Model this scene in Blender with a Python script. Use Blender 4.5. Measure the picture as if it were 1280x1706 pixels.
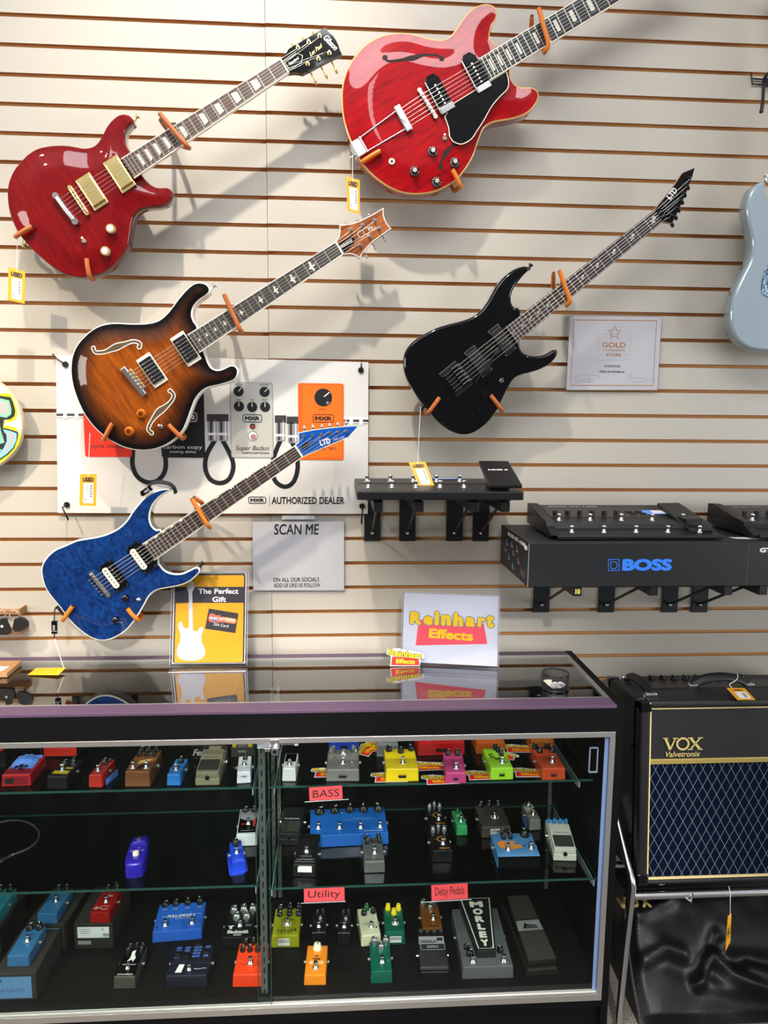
import bpy, bmesh, math, random
import numpy as np
from mathutils import Vector, Matrix, geometry
random.seed(7)
scene = bpy.context.scene
for o in list(bpy.data.objects):
    bpy.data.objects.remove(o)
COL = scene.collection
PI = math.pi

# ------------------------------------------------------------------ camera
FPX, CAM = 1200.0, Vector((0.0, -2.1799, 1.6903))
YAW, PITCH, ROLL = 0.06268, -0.13234, 0.00927
_cy, _sy, _cp, _sp = math.cos(YAW), math.sin(YAW), math.cos(PITCH), math.sin(PITCH)
FW = Vector((_sy*_cp, _cy*_cp, _sp))
_r0 = Vector((_cy, -_sy, 0)); _u0 = _r0.cross(FW)
RT = _r0*math.cos(ROLL) + _u0*math.sin(ROLL)
UP = -_r0*math.sin(ROLL) + _u0*math.cos(ROLL)
cam_d = bpy.data.cameras.new('camera'); cam = bpy.data.objects.new('camera', cam_d); COL.objects.link(cam)
cam_d.sensor_fit = 'AUTO'; cam_d.sensor_width = 36.0
cam_d.lens = FPX/1706.0*36.0; cam_d.clip_start = 0.05
cam.matrix_world = Matrix(((RT.x, UP.x, -FW.x, CAM.x), (RT.y, UP.y, -FW.y, CAM.y), (RT.z, UP.z, -FW.z, CAM.z), (0, 0, 0, 1)))
scene.camera = cam

# ------------------------------------------------------------------ light and exposure
scene.view_settings.view_transform = 'Standard'; scene.view_settings.look = 'None'
scene.view_settings.gamma = 1.0; scene.view_settings.use_curve_mapping = False
scene.view_settings.exposure = 0.17
world = bpy.data.worlds.new('shop_air'); scene.world = world; world.use_nodes = True
_bg = world.node_tree.nodes['Background']
_bg.inputs[1].default_value = 1.0
_tc = world.node_tree.nodes.new('ShaderNodeTexCoord'); _sp = world.node_tree.nodes.new('ShaderNodeSeparateXYZ'); _rp = world.node_tree.nodes.new('ShaderNodeValToRGB')
world.node_tree.links.new(_tc.outputs['Generated'], _sp.inputs[0]); world.node_tree.links.new(_sp.outputs['Z'], _rp.inputs['Fac']); world.node_tree.links.new(_rp.outputs['Color'], _bg.inputs[0])
_rp.color_ramp.elements[0].position = 0.12; _rp.color_ramp.elements[0].color = (0.115, 0.115, 0.12, 1)      # far end of the dim shop
_rp.color_ramp.elements[1].position = 0.60; _rp.color_ramp.elements[1].color = (0.40, 0.41, 0.43, 1)        # pale ceiling

def lamp(name, kind, loc, target, power, color, **kw):
    d = bpy.data.lights.new(name, kind); d.energy = power; d.color = color
    for k, v in kw.items(): setattr(d, k, v)
    o = bpy.data.objects.new(name, d); COL.objects.link(o)
    o.location = loc
    o.rotation_euler = (Vector(target)-Vector(loc)).to_track_quat('-Z', 'Y').to_euler()
    return o
WARM, NEUT, COOL = (1.0, 0.86, 0.65), (1.0, 0.93, 0.82), (0.95, 0.97, 1.0)
lamp('track_spot', 'SPOT', (-0.45, -1.50, 4.50), (-0.35, 0, 1.40), 400, NEUT, spot_size=math.radians(54), spot_blend=1.0, shadow_soft_size=0.05)
lamp('track_spot', 'SPOT', (-1.90, -2.00, 3.80), (-0.95, 0, 0.80), 430, WARM, spot_size=math.radians(45), spot_blend=1.0, shadow_soft_size=0.05)
lamp('track_spot', 'SPOT', (1.95, -1.60, 4.30), (0.95, 0, 1.25), 25, NEUT, spot_size=math.radians(56), spot_blend=1.0, shadow_soft_size=0.05)
for _x, _t in ((-0.75, -0.55), (0.40, 0.35)):       # unseen spots added to brighten the showcase interior
    lamp('case_fill_spot', 'SPOT', (_x, -3.60, 3.00), (_t, -0.30, 0.42), 420, (1.0, 0.97, 0.94), spot_size=math.radians(25), spot_blend=0.7, shadow_soft_size=0.06)
lamp('ceiling_panel', 'AREA', (-0.2, -2.95, 4.65), (0.0, -0.4, 0.3), 100, COOL, shape='RECTANGLE', size=3.4, size_y=1.3)
lamp('right_fill_light', 'AREA', (5.6, -3.6, 1.7), (0.6, 0, 1.3), 155, (0.92, 0.96, 1.0), shape='RECTANGLE', size=3.0, size_y=2.2)      # unseen cool fill added at far right to lift the shadows
lamp('left_fill_light', 'AREA', (-5.4, -3.2, 2.3), (-0.6, 0, 1.3), 130, (1.0, 0.95, 0.88), shape='RECTANGLE', size=3.0, size_y=1.6)   # warm counterpart fill, also added out of view at far left
lamp('ceiling_panel', 'AREA', (0.03, -4.3, 4.1), (0.03, -3.6, 0.3), 9, COOL, shape='RECTANGLE', size=0.40, size_y=1.3)

# ------------------------------------------------------------------ photo pixel -> point on a real plane
def ray(px, py): return FW + RT*((px-640)/FPX) - UP*((py-853)/FPX)
def PY(px, py, Y):
    v = ray(px, py); return CAM + v*((Y-CAM.y)/v.y)
def PZ(px, py, Z):
    v = ray(px, py); return CAM + v*((Z-CAM.z)/v.z)

# ------------------------------------------------------------------ materials
def lin(h):
    h = h.lstrip('#'); c = [int(h[i:i+2], 16)/255 for i in (0, 2, 4)]
    return tuple(x/12.92 if x <= 0.04045 else ((x+0.055)/1.055)**2.4 for x in c) + (1,)
MATS = {}
def mat(name, color='#808080', rough=0.5, metal=0.0, coat=0.0, spec=0.5, bump=0, bscale=200, vary=0, vscale=8, trans=0):
    if name in MATS: return MATS[name]
    m = bpy.data.materials.new(name); m.use_nodes = True; nt = m.node_tree; b = nt.nodes['Principled BSDF']
    c = lin(color) if isinstance(color, str) else color
    if coat >= 0.8: spec = 0.1
    b.inputs['Base Color'].default_value = c; b.inputs['Roughness'].default_value = rough
    b.inputs['Metallic'].default_value = metal; b.inputs['Coat Weight'].default_value = coat
    b.inputs['Coat Roughness'].default_value = 0.04
    b.inputs['Specular IOR Level'].default_value = spec
    if trans: b.inputs['Transmission Weight'].default_value = trans
    N = nt.nodes.new; L = nt.links.new
    if bump or vary:
        tc = N('ShaderNodeTexCoord')
        if vary:
            n = N('ShaderNodeTexNoise'); n.inputs['Scale'].default_value = vscale; n.inputs['Detail'].default_value = 4
            L(tc.outputs['Object'], n.inputs['Vector'])
            mx = N('ShaderNodeMix'); mx.data_type = 'RGBA'
            mx.inputs['A'].default_value = tuple(max(0, x*(1-vary)) for x in c[:3])+(1,)
            mx.inputs['B'].default_value = tuple(min(1, x*(1+vary)) for x in c[:3])+(1,)
            L(n.outputs['Fac'], mx.inputs['Factor']); L(mx.outputs['Result'], b.inputs['Base Color'])
        if bump:
            n = N('ShaderNodeTexNoise'); n.inputs['Scale'].default_value = bscale; n.inputs['Detail'].default_value = 3
            L(tc.outputs['Object'], n.inputs['Vector'])
            bp = N('ShaderNodeBump'); bp.inputs['Strength'].default_value = bump; bp.inputs['Distance'].default_value = 0.001
            L(n.outputs['Fac'], bp.inputs['Height']); L(bp.outputs['Normal'], b.inputs['Normal'])
    MATS[name] = m
    return m
def figured(name, c_dark, c_lite, edge=None, rough=0.22, coat=1.0, scale=(10, 120, 10), quilt=False, contrast=(0.3, 0.7)):
    """lacquered figured wood: stripes or quilt; edge = darker burst colour following the stored distance to the rim"""
    if name in MATS: return MATS[name]
    m = bpy.data.materials.new(name); m.use_nodes = True; nt = m.node_tree; b = nt.nodes['Principled BSDF']
    N = nt.nodes.new; L = nt.links.new
    tc = N('ShaderNodeTexCoord'); mp = N('ShaderNodeMapping'); mp.inputs['Scale'].default_value = scale
    L(tc.outputs['Object'], mp.inputs['Vector'])
    n = N('ShaderNodeTexNoise'); n.inputs['Scale'].default_value = 1.0; n.inputs['Detail'].default_value = 3 if not quilt else 2
    n.inputs['Distortion'].default_value = 1.6 if quilt else 0.5
    L(mp.outputs['Vector'], n.inputs['Vector'])
    r = N('ShaderNodeValToRGB'); r.color_ramp.elements[0].position = contrast[0]; r.color_ramp.elements[1].position = contrast[1]
    r.color_ramp.elements[0].color = lin(c_dark); r.color_ramp.elements[1].color = lin(c_lite)
    L(n.outputs['Fac'], r.inputs['Fac']); out = r.outputs['Color']
    if edge:
        at = N('ShaderNodeAttribute'); at.attribute_name = 'edge'
        r2 = N('ShaderNodeValToRGB'); els = r2.color_ramp.elements
        els[0].position = 0.10; els[0].color = (0, 0, 0, 1); els[1].position = 0.75; els[1].color = (1, 1, 1, 1)
        e = els.new(0.38); e.color = (0.34, 0.34, 0.34, 1)
        L(at.outputs['Fac'], r2.inputs['Fac'])
        mx = N('ShaderNodeMix'); mx.data_type = 'RGBA'; mx.inputs['A'].default_value = lin(edge)
        L(r2.outputs['Color'], mx.inputs['Factor']); L(out, mx.inputs['B']); out = mx.outputs['Result']
    L(out, b.inputs['Base Color']); b.inputs['Roughness'].default_value = rough+0.2; b.inputs['Specular IOR Level'].default_value = 0.05
    b.inputs['Coat Weight'].default_value = coat; b.inputs['Coat Roughness'].default_value = 0.03
    MATS[name] = m; return m
def clear(name, tint='#ffffff', gloss=0.06, refl=0.5):
    """thin clear sheet: straight-through light mixed with a mirror coat by Fresnel"""
    if name in MATS: return MATS[name]
    m = bpy.data.materials.new(name); m.use_nodes = True; nt = m.node_tree
    for n in list(nt.nodes): nt.nodes.remove(n)
    N = nt.nodes.new; L = nt.links.new
    o = N('ShaderNodeOutputMaterial'); t = N('ShaderNodeBsdfTransparent'); t.inputs[0].default_value = lin(tint)
    g = N('ShaderNodeBsdfGlossy'); g.inputs['Roughness'].default_value = gloss; g.inputs[0].default_value = (1, 1, 1, 1)
    f = N('ShaderNodeFresnel'); f.inputs['IOR'].default_value = 1.48
    mu = N('ShaderNodeMath'); mu.operation = 'MULTIPLY'; mu.inputs[1].default_value = refl
    ge = N('ShaderNodeNewGeometry'); fr = N('ShaderNodeMath'); fr.operation = 'SUBTRACT'; fr.inputs[0].default_value = 1.0
    L(ge.outputs['Backfacing'], fr.inputs[1]); mf = N('ShaderNodeMath'); mf.operation = 'MULTIPLY'
    L(f.outputs[0], mf.inputs[0]); L(fr.outputs[0], mf.inputs[1]); L(mf.outputs[0], mu.inputs[0])
    mx = N('ShaderNodeMixShader'); L(mu.outputs[0], mx.inputs[0]); L(t.outputs[0], mx.inputs[1]); L(g.outputs[0], mx.inputs[2])
    L(mx.outputs[0], o.inputs['Surface']); MATS[name] = m; return m

M_BLACK = mat('black_plastic', '#0b0b0d', 0.42)
M_GLOSSBLK = mat('gloss_black', '#050507', 0.12, coat=1.0)
M_CHROME = mat('chrome', '#dcdcde', 0.24, 1.0)
M_STEEL = mat('steel_string', '#cfcac0', 0.3, 0.75)
M_NICKEL = mat('nickel', '#c4bfb4', 0.34, 1.0)
M_GOLD = mat('gold_plate', '#ecd592', 0.3, 1.0)
M_WHITE = mat('white_print', '#e2e0dd', 0.55)
M_PAPER = mat('white_paper', '#d9d7d5', 0.6)
M_CREAM = mat('cream_plastic', '#f0e6cf', 0.4)
M_INK = mat('black_ink', '#161616', 0.6)
M_COPPER = mat('copper_rubber', '#b4622c', 0.42, bump=0.15, bscale=300)
M_ORANGETUBE = mat('orange_rubber', '#d9771c', 0.42, bump=0.15, bscale=300)
M_TAG = mat('tag_yellow', '#dc9a12', 0.55, vary=0.08, vscale=30)
M_STRING = mat('white_cord', '#eee9df', 0.8)
M_PEARL = mat('pearl_inlay', '#dcd8c6', 0.3, vary=0.25, vscale=250)
M_FRET = mat('fret_wire', '#c9c4b8', 0.3, 0.7)
M_ROSE = mat('rosewood', '#4a332b', 0.5, vary=0.3, vscale=60)
M_EBONY = mat('ebony', '#1a191b', 0.45)
M_TAPEBLUE = mat('painters_tape', '#5f8fe8', 0.7)
M_REDCARD = mat('red_card', '#ee4a50', 0.65)

# ------------------------------------------------------------------ mesh builder
class MB:
    def __init__(s): s.v = []; s.f = []; s.m = []; s.sm = []; s.mats = []; s.e = {}
    def mi(s, m):
        if m not in s.mats: s.mats.append(m)
        return s.mats.index(m)
    def add(s, verts, faces, m, smooth=False, M=None, mlist=None):
        b = len(s.v)
        s.v += [(M @ Vector(v)) if M else Vector(v) for v in verts]
        for i, f in enumerate(faces):
            s.f.append([b+k for k in f]); s.m.append(s.mi(mlist[i] if mlist else m)); s.sm.append(smooth)
        return b
    def box(s, c, d, m, bev=0, M=None, seg=2):
        bm = bmesh.new(); bmesh.ops.create_cube(bm, size=1)
        for v in bm.verts: v.co = Vector((v.co.x*d[0]+c[0], v.co.y*d[1]+c[1], v.co.z*d[2]+c[2]))
        if bev: bmesh.ops.bevel(bm, geom=bm.edges[:], offset=bev, segments=seg, affect='EDGES', profile=0.5)
        s.bm(bm, m, M)
    def hexa(s, p, m, bev=0, M=None, seg=2):
        """8 corners: bottom 0-3 ccw, top 4-7"""
        bm = bmesh.new(); vs = [bm.verts.new(x) for x in p]
        for f in ((3, 2, 1, 0), (4, 5, 6, 7), (0, 1, 5, 4), (1, 2, 6, 5), (2, 3, 7, 6), (3, 0, 4, 7)): bm.faces.new([vs[i] for i in f])
        if bev: bmesh.ops.bevel(bm, geom=bm.edges[:], offset=bev, segments=seg, affect='EDGES', profile=0.5)
        s.bm(bm, m, M)
    def bm(s, bm, m, M=None, smooth=False):
        bm.verts.index_update()
        s.add([v.co.copy() for v in bm.verts], [[v.index for v in f.verts] for f in bm.faces], m, smooth, M); bm.free()
    def lathe(s, prof, m, M=None, n=18, caps=True):
        vs, fs = [], []
        for r, z in prof:
            for i in range(n):
                a = 2*PI*i/n; vs.append((r*math.cos(a), r*math.sin(a), z))
        for j in range(len(prof)-1):
            for i in range(n):
                k = (i+1) % n; fs.append((j*n+i, j*n+k, (j+1)*n+k, (j+1)*n+i))
        s.add(vs, fs, m, True, M)
        if caps:
            for (r, z), fl in ((prof[0], True), (prof[-1], False)):
                if r > 1e-6:
                    ring = [(r*math.cos(2*PI*i/n), r*math.sin(2*PI*i/n), z) for i in range(n)]
                    s.add(ring, [tuple(range(n))[::-1] if fl else tuple(range(n))], m, False, M)
    def cyl(s, p0, p1, r0, m, r1=None, n=14, M=None):
        p0, p1 = Vector(p0), Vector(p1); d = p1-p0
        T = Matrix.Translation(p0) @ d.to_track_quat('Z', 'Y').to_matrix().to_4x4()
        s.lathe([(r0, 0), (r0 if r1 is None else r1, d.length)], m, (M @ T) if M else T, n)
    def ball(s, c, r, m, n=12, M=None, sc=(1, 1, 1)):
        prof = [(max(1e-5, math.sin(PI*i/8)), -math.cos(PI*i/8)) for i in range(9)]
        T = Matrix.Translation(c) @ Matrix.Diagonal((r*sc[0], r*sc[1], r*sc[2], 1))
        s.lathe(prof, m, (M @ T) if M else T, n, False)
    def tube(s, pts, r, m, n=8, M=None, closed=False, caps=True, flat=1.0):
        P = [Vector(p) for p in pts]; N = len(P); vs, fs = [], []; ref = None
        for i in range(N):
            a = P[i-1] if (i > 0 or closed) else P[i]; b = P[(i+1) % N] if (i < N-1 or closed) else P[i]
            t = (b-a).normalized()
            if ref is None: ref = t.orthogonal().normalized()
            ref = (ref - t*ref.dot(t)).normalized(); w = t.cross(ref)
            rr = r[i] if isinstance(r, (list, tuple)) else r
            for k in range(n):
                q = 2*PI*k/n; vs.append(P[i] + ref*(rr*math.cos(q)) + w*(rr*flat*math.sin(q)))
        for i in range(N if closed else N-1):
            j = (i+1) % N
            for k in range(n):
                l = (k+1) % n; fs.append((i*n+k, i*n+l, j*n+l, j*n+k))
        s.add(vs, fs, m, True, M)
        if caps and not closed:
            s.add(vs[:n], [tuple(range(n))[::-1]], m, False, M); s.add(vs[-n:], [tuple(range(n))], m, False, M)
    def flat(s, poly, z, m, M=None):
        if area2(poly) < 0: poly = poly[::-1]
        s.add([(p[0], p[1], z) for p in poly], [tuple(range(len(poly)))], m, False, M)
    def prism(s, poly, z0, z1, m, M=None, mtop=None, r=0, smooth=True):
        """extruded outline with a rounded upper rim"""
        if area2(poly) < 0: poly = poly[::-1]
        n = len(poly); rings = [(0, z0), (0, z1-r)]
        if r: rings += [(r*0.3, z1-r*0.3), (r, z1)]
        vs = []
        for ins, z in rings: vs += [(p[0], p[1], z) for p in (inset(poly, ins) if ins else poly)]
        fs = []
        for j in range(len(rings)-1):
            for i in range(n):
                k = (i+1) % n; fs.append((j*n+i, j*n+k, (j+1)*n+k, (j+1)*n+i))
        s.add(vs, fs, m, smooth and n > 12, M)
        top = vs[-n:]; s.add(top, [tuple(range(n))], mtop or m, False, M)
        s.add(vs[:n], [tuple(range(n))[::-1]], m, False, M)
    def text(s, txt, size, m, M=None, z=0, ext=0.0, bold=0.0, shear=0.0, sx=1.0, align='CENTER', sp=1.0, fit=None):
        cu = bpy.data.curves.new('t', 'FONT'); cu.body = txt; cu.size = size; cu.align_x = align; cu.align_y = 'CENTER'
        rem = bold; cu.shear = shear; cu.space_character = sp; cu.extrude = ext; cu.resolution_u = 3
        ob = bpy.data.objects.new('t', cu); COL.objects.link(ob)
        me = bpy.data.meshes.new_from_object(ob.evaluated_get(bpy.context.evaluated_depsgraph_get()))
        V = [(v.co.x, v.co.y, v.co.z) for v in me.vertices]; F = [list(p.vertices) for p in me.polygons]
        if rem > 1e-6 and V:
            n0 = len(V); V0, F0 = V, F; V, F = [], []
            for k in range(9):
                dx, dy = (0, 0) if k == 8 else (rem*math.cos(k*PI/4), rem*math.sin(k*PI/4)); F += [[i+len(V) for i in f] for f in F0]; V += [(x+dx, y+dy, q+k*2e-5) for x, y, q in V0]
        kx, ky, ox, oy = sx, 1.0, 0.0, 0.0
        if fit and V:
            xs = [v[0] for v in V]; ys = [v[1] for v in V]
            kx = fit[0]/(max(xs)-min(xs)); ky = fit[1]/(max(ys)-min(ys)); ox = -(max(xs)+min(xs))/2; oy = -(max(ys)+min(ys))/2
        s.add([((x+ox)*kx, (y+oy)*ky, q+z) for x, y, q in V], F, m, False, M)
        bpy.data.objects.remove(ob); bpy.data.curves.remove(cu); bpy.data.meshes.remove(me)
    def stroke(s, pts, w, m, z=0, M=None, closed=False):
        P = [Vector((p[0], p[1])) for p in pts]; n = len(P); vs = []
        for i in range(n):
            a = P[i-1] if (i > 0 or closed) else P[i]; b = P[(i+1) % n] if (i < n-1 or closed) else P[i]
            t = (b-a); t = t.normalized() if t.length > 1e-9 else Vector((1, 0))
            nn = Vector((-t.y, t.x))*(w/2)
            vs += [(P[i].x-nn.x, P[i].y-nn.y, z), (P[i].x+nn.x, P[i].y+nn.y, z)]
        s.add(vs, [(2*i, 2*((i+1) % n), 2*((i+1) % n)+1, 2*i+1) for i in range(n if closed else n-1)], m, False, M)
    def build(s, name, parent=None, label=None, cat=None, group=None, kind=None, M=None):
        me = bpy.data.meshes.new(name); me.from_pydata([tuple(v) for v in s.v], [], s.f)
        for m in s.mats: me.materials.append(m)
        me.polygons.foreach_set('material_index', s.m); me.polygons.foreach_set('use_smooth', s.sm)
        if s.e:
            at = me.attributes.new('edge', 'FLOAT', 'POINT')
            at.data.foreach_set('value', [s.e.get(i, 0.0) for i in range(len(s.v))])
        me.update()
        o = bpy.data.objects.new(name, me); COL.objects.link(o)
        if parent: o.parent = parent
        if M is not None: o.matrix_local = M
        tag(o, label, cat, group, kind)
        return o
def tag(o, label=None, cat=None, group=None, kind=None):
    for k, v in (('label', label), ('category', cat), ('group', group), ('kind', kind)):
        if v: o[k] = v
def thing(name, label, cat, M=None, group=None):
    o = bpy.data.objects.new(name, None); COL.objects.link(o); o.empty_display_size = 0.03
    if M is not None: o.matrix_world = M
    tag(o, label, cat, group); return o
def T(x, y, z): return Matrix.Translation((x, y, z))
def RZ(a): return Matrix.Rotation(a, 4, 'Z')
def RX(a): return Matrix.Rotation(a, 4, 'X')
def RY(a): return Matrix.Rotation(a, 4, 'Y')
def frame(o, x, y):
    x = Vector(x).normalized(); z = x.cross(Vector(y)).normalized(); y = z.cross(x)
    return Matrix(((x.x, y.x, z.x, o[0]), (x.y, y.y, z.y, o[1]), (x.z, y.z, z.z, o[2]), (0, 0, 0, 1)))
def wallframe(o): return frame(o, (1, 0, 0), (0, 0, 1))          # x right, y up, z out of the wall
def area2(p): return sum(p[i-1][0]*p[i][1]-p[i][0]*p[i-1][1] for i in range(len(p)))
def inset(poly, d):
    n = len(poly); out = []
    for i in range(n):
        a, p, b = Vector(poly[i-1]), Vector(poly[i]), Vector(poly[(i+1) % n])
        e1, e2 = (p-a).normalized(), (b-p).normalized()
        n1, n2 = Vector((-e1.y, e1.x)), Vector((-e2.y, e2.x)); nn = n1+n2
        nn = nn.normalized() if nn.length > 1e-6 else n1
        c = max(0.45, nn.dot(n1)); q = p + nn*(d/c); out.append((q.x, q.y))
    return out
def spline(pts, step, closed=True):
    P = [Vector(p) for p in pts]; n = len(P); out = []
    for i in range(n if closed else n-1):
        p0 = P[i-1] if (closed or i > 0) else P[i]; p1 = P[i]; p2 = P[(i+1) % n]; p3 = P[(i+2) % n] if (closed or i+2 < n) else p2
        k = max(1, int((p2-p1).length/step))
        for j in range(k):
            t = j/k
            out.append(0.5*((2*p1) + (p2-p0)*t + (2*p0-5*p1+4*p2-p3)*t*t + (3*p1-p0-3*p2+p3)*t**3))
    if not closed: out.append(P[-1])
    return [tuple(q) for q in out]
def rrect(w, h, r, n=4, cx=0, cy=0):
    out = []
    for sx, sy, a0 in ((1, 1, 0), (-1, 1, PI/2), (-1, -1, PI), (1, -1, 1.5*PI)):
        for i in range(n+1):
            a = a0+PI/2*i/n; out.append((cx+sx*(w/2-r)+r*math.cos(a), cy+sy*(h/2-r)+r*math.sin(a)))
    return out
def disc(r, n=20, cx=0, cy=0, ry=None): return [(cx+r*math.cos(2*PI*i/n), cy+(ry or r)*math.sin(2*PI*i/n)) for i in range(n)]
scene.cycles.transparent_max_bounces = 24
# ------------------------------------------------------------------ setting: slat wall and carpet
M_LAM = mat('slat_laminate', '#b7b0a4', 0.42, vary=0.03, vscale=3)
M_MDF = mat('bare_board', '#c08a52', 0.8, vary=0.15, vscale=40)
def slat_wall():
    mb = MB(); P = 0.0762; G0 = 2.765; SEAM = -0.207
    for x0, x1, dz in ((-2.2, SEAM-0.0006, -0.0012), (SEAM+0.0006, 2.6, 0.0)):
        prof = []; mk = []
        for i in range(36, -9, -1):
            zc = G0-P*i+dz
            if zc < 0.02: continue
            prof += [(0, zc-0.0054), (0.005, zc-0.0054), (0.005, zc-0.010), (0.013, zc-0.010), (0.013, zc+0.010), (0.005, zc+0.010), (0.005, zc+0.0054), (0, zc+0.0054)]
            mk += [M_MDF]*7+[M_LAM]
        prof = [(0, 0)]+prof; mk = [M_LAM]+mk
        vs = [(x0, y, z) for y, z in prof]+[(x1, y, z) for y, z in prof]; n = len(prof)
        mb.add(vs, [(i, n+i, n+i+1, i+1) for i in range(n-1)], M_LAM, mlist=mk[:n-1])
        for x in (x0, x1):
            mb.add([(x, 0, 0), (x, 0.03, 0), (x, 0.03, 3.4), (x, 0, 3.4)], [(0, 1, 2, 3)], M_MDF)
    mb.add([(-2.2, 0.03, 0), (2.6, 0.03, 0), (2.6, 0.03, 3.4), (-2.2, 0.03, 3.4)], [(0, 1, 2, 3)], M_MDF)
    return mb.build('wall_back', kind='structure')
slat_wall()
def carpet():
    m = bpy.data.materials.new('grey_carpet'); m.use_nodes = True; nt = m.node_tree; b = nt.nodes['Principled BSDF']
    N = nt.nodes.new; L = nt.links.new; tc = N('ShaderNodeTexCoord')
    n = N('ShaderNodeTexNoise'); n.inputs['Scale'].default_value = 320; n.inputs['Detail'].default_value = 3
    L(tc.outputs['Object'], n.inputs['Vector'])
    r = N('ShaderNodeValToRGB'); r.color_ramp.elements[0].position = 0.36; r.color_ramp.elements[1].position = 0.66
    r.color_ramp.elements[0].color = lin('#26241f'); r.color_ramp.elements[1].color = lin('#a39a8c')
    L(n.outputs['Fac'], r.inputs['Fac']); L(r.outputs['Color'], b.inputs['Base Color']); b.inputs['Roughness'].default_value = 0.95
    bp = N('ShaderNodeBump'); bp.inputs['Strength'].default_value = 0.8; bp.inputs['Distance'].default_value = 0.004
    L(n.outputs['Fac'], bp.inputs['Height']); L(bp.outputs['Normal'], b.inputs['Normal'])
    return m
_fl = MB(); _fl.box((0.2, -2.0, -0.02), (4.8, 4.1, 0.04), carpet()); _fl.build('floor', kind='structure')

# ------------------------------------------------------------------ display case
M_MEL = mat('black_melamine', '#050507', 0.6, spec=0.15, bump=0.08, bscale=500)
M_MELIN = mat('black_interior', '#060707', 0.65, spec=0.2)
M_ALU = mat('brushed_aluminium', '#c4c2c0', 0.38, 0.9)
M_PURP = mat('purple_laminate', '#4f3b51', 0.5, vary=0.16, vscale=140)
M_TOPGLASS = clear('counter_glass', '#e6ebea', 0.012, 2.1)
M_DOORGLASS = clear('door_glass', '#f0f4f3', 0.02, 0.45)
M_SHELFGLASS = clear('shelf_glass', '#e2eeea', 0.02, 0.8)
M_GLASSEDGE = mat('glass_edge', '#2c5a52', 0.15, coat=1.0, trans=0.35)
M_ZINC = mat('zinc_standard', '#8f918c', 0.45, 0.7)
M_CLRPL = clear('clear_acrylic', '#f4f4f6', 0.05, 0.35)
M_CLREDGE = mat('acrylic_edge', '#dfe3ea', 0.2, trans=0.5, coat=0.5)
YF, ZT, XR, XL, YB = -0.452, 0.96, 0.733, -1.095, -0.022
ZDECK, ZMIDL, ZMIDR, ZTOP = 0.155, 0.465, 0.455, 0.73
case = thing('display_case', 'long black glass-fronted showcase full of effects pedals with purple-edged glass counter top', 'display case', T(-0.18, -0.24, 0))
CM = case.matrix_world.inverted()
def cpart(mb, name, label=None, parent=None):
    o = mb.build(name, parent or case, label)
    if parent is None: o.matrix_local = CM
    return o
def bx(x0, x1, y0, y1, z0, z1, m, bev=0.0, mb=None):
    mb = mb or MB(); mb.box(((x0+x1)/2, (y0+y1)/2, (z0+z1)/2), (x1-x0, y1-y0, z1-z0), m, bev); return mb
for x0, x1 in ((XR-0.02, XR), (XL, XL+0.02)):
    cpart(bx(x0, x1, YF, YB, 0, ZT+0.001, M_MEL, 0.0008), 'side_panel')
cpart(bx(XL+0.02, XR-0.02, -0.032, YB, 0.1, ZT-0.012, M_MELIN), 'back_panel')
b = bx(XL+0.02, XR-0.02, YF+0.02, YB-0.01, ZDECK-0.02, ZDECK, M_MELIN); cpart(b, 'deck')
b = bx(XL+0.02, XR-0.02, YF+0.002, YF+0.02, 0.098, 0.1205, M_MEL); bx(XL+0.02, XR-0.02, YF+0.014, YF+0.03, 0, 0.1, M_MEL, mb=b); cpart(b, 'kick_panel')
cpart(bx(XL+0.02, XR-0.02, YF, YF+0.018, 0.8885, ZT-0.008, M_MEL, 0.0006), 'fascia')
b = bx(XL+0.02, XR-0.02, YF, YF+0.052, ZT-0.008, ZT, M_PURP, 0.0008); cpart(b, 'counter_trim', 'purple laminate strip along the front edge')
b = bx(XL+0.02, XR-0.02, -0.058, YB, ZT-0.008, ZT, M_PURP, 0.0008); cpart(b, 'counter_trim', 'purple laminate strip along the wall edge')
gx0, gx1, gy0, gy1 = XL+0.02, XR-0.02, YF+0.052, -0.058
b = MB()
for x0, x1, y0, y1 in ((gx0, gx1, gy0, gy0+0.006), (gx0, gx1, gy1-0.008, gy1), (gx1-0.014, gx1, gy0+0.006, gy1-0.008)):
    bx(x0, x1, y0, y1, ZT-0.010, ZT+0.0002, M_ALU, mb=b)
cpart(b, 'counter_frame', 'aluminium frame around the counter glass')
cpart(bx(gx0, gx1-0.014, gy0+0.006, gy1-0.008, ZT-0.007, ZT-0.001, M_TOPGLASS), 'counter_glass')
# aluminium door frame and tracks
b = bx(XL+0.02, XR-0.02, YF-0.002, YF+0.022, 0.874, 0.8885, M_ALU, 0.001)
bx(XL+0.02, XR-0.02, YF-0.002, YF+0.002, 0.1205, 0.139, M_ALU, 0.0008, mb=b)
M_SILL = mat('pale_aluminium', '#d6d4cf', 0.42, 0.35); bx(XL+0.02, XR-0.02, YF+0.002, YF+0.046, 0.1205, 0.1375, M_SILL, mb=b)
for y in (YF+0.004, YF+0.0125, YF+0.0235): bx(XL+0.02, XR-0.02, y-0.0008, y+0.0008, 0.1375, 0.1395, M_ALU, mb=b)
bx(XR-0.0335, XR-0.02, YF-0.002, YF+0.002, 0.139, 0.874, M_ALU, mb=b)
M_CHAN = mat('channel_blue_reflection', '#8fa9d8', 0.3, 0.4)  # bluish reflection on the aluminium channel, put into its base colour
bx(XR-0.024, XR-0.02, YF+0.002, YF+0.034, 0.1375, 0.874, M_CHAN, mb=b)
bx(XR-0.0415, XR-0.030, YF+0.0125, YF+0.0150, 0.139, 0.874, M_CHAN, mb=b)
cpart(b, 'door_frame', 'aluminium door frame and sliding tracks')
XS = PY(449, 1400, YF+0.008).x
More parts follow.
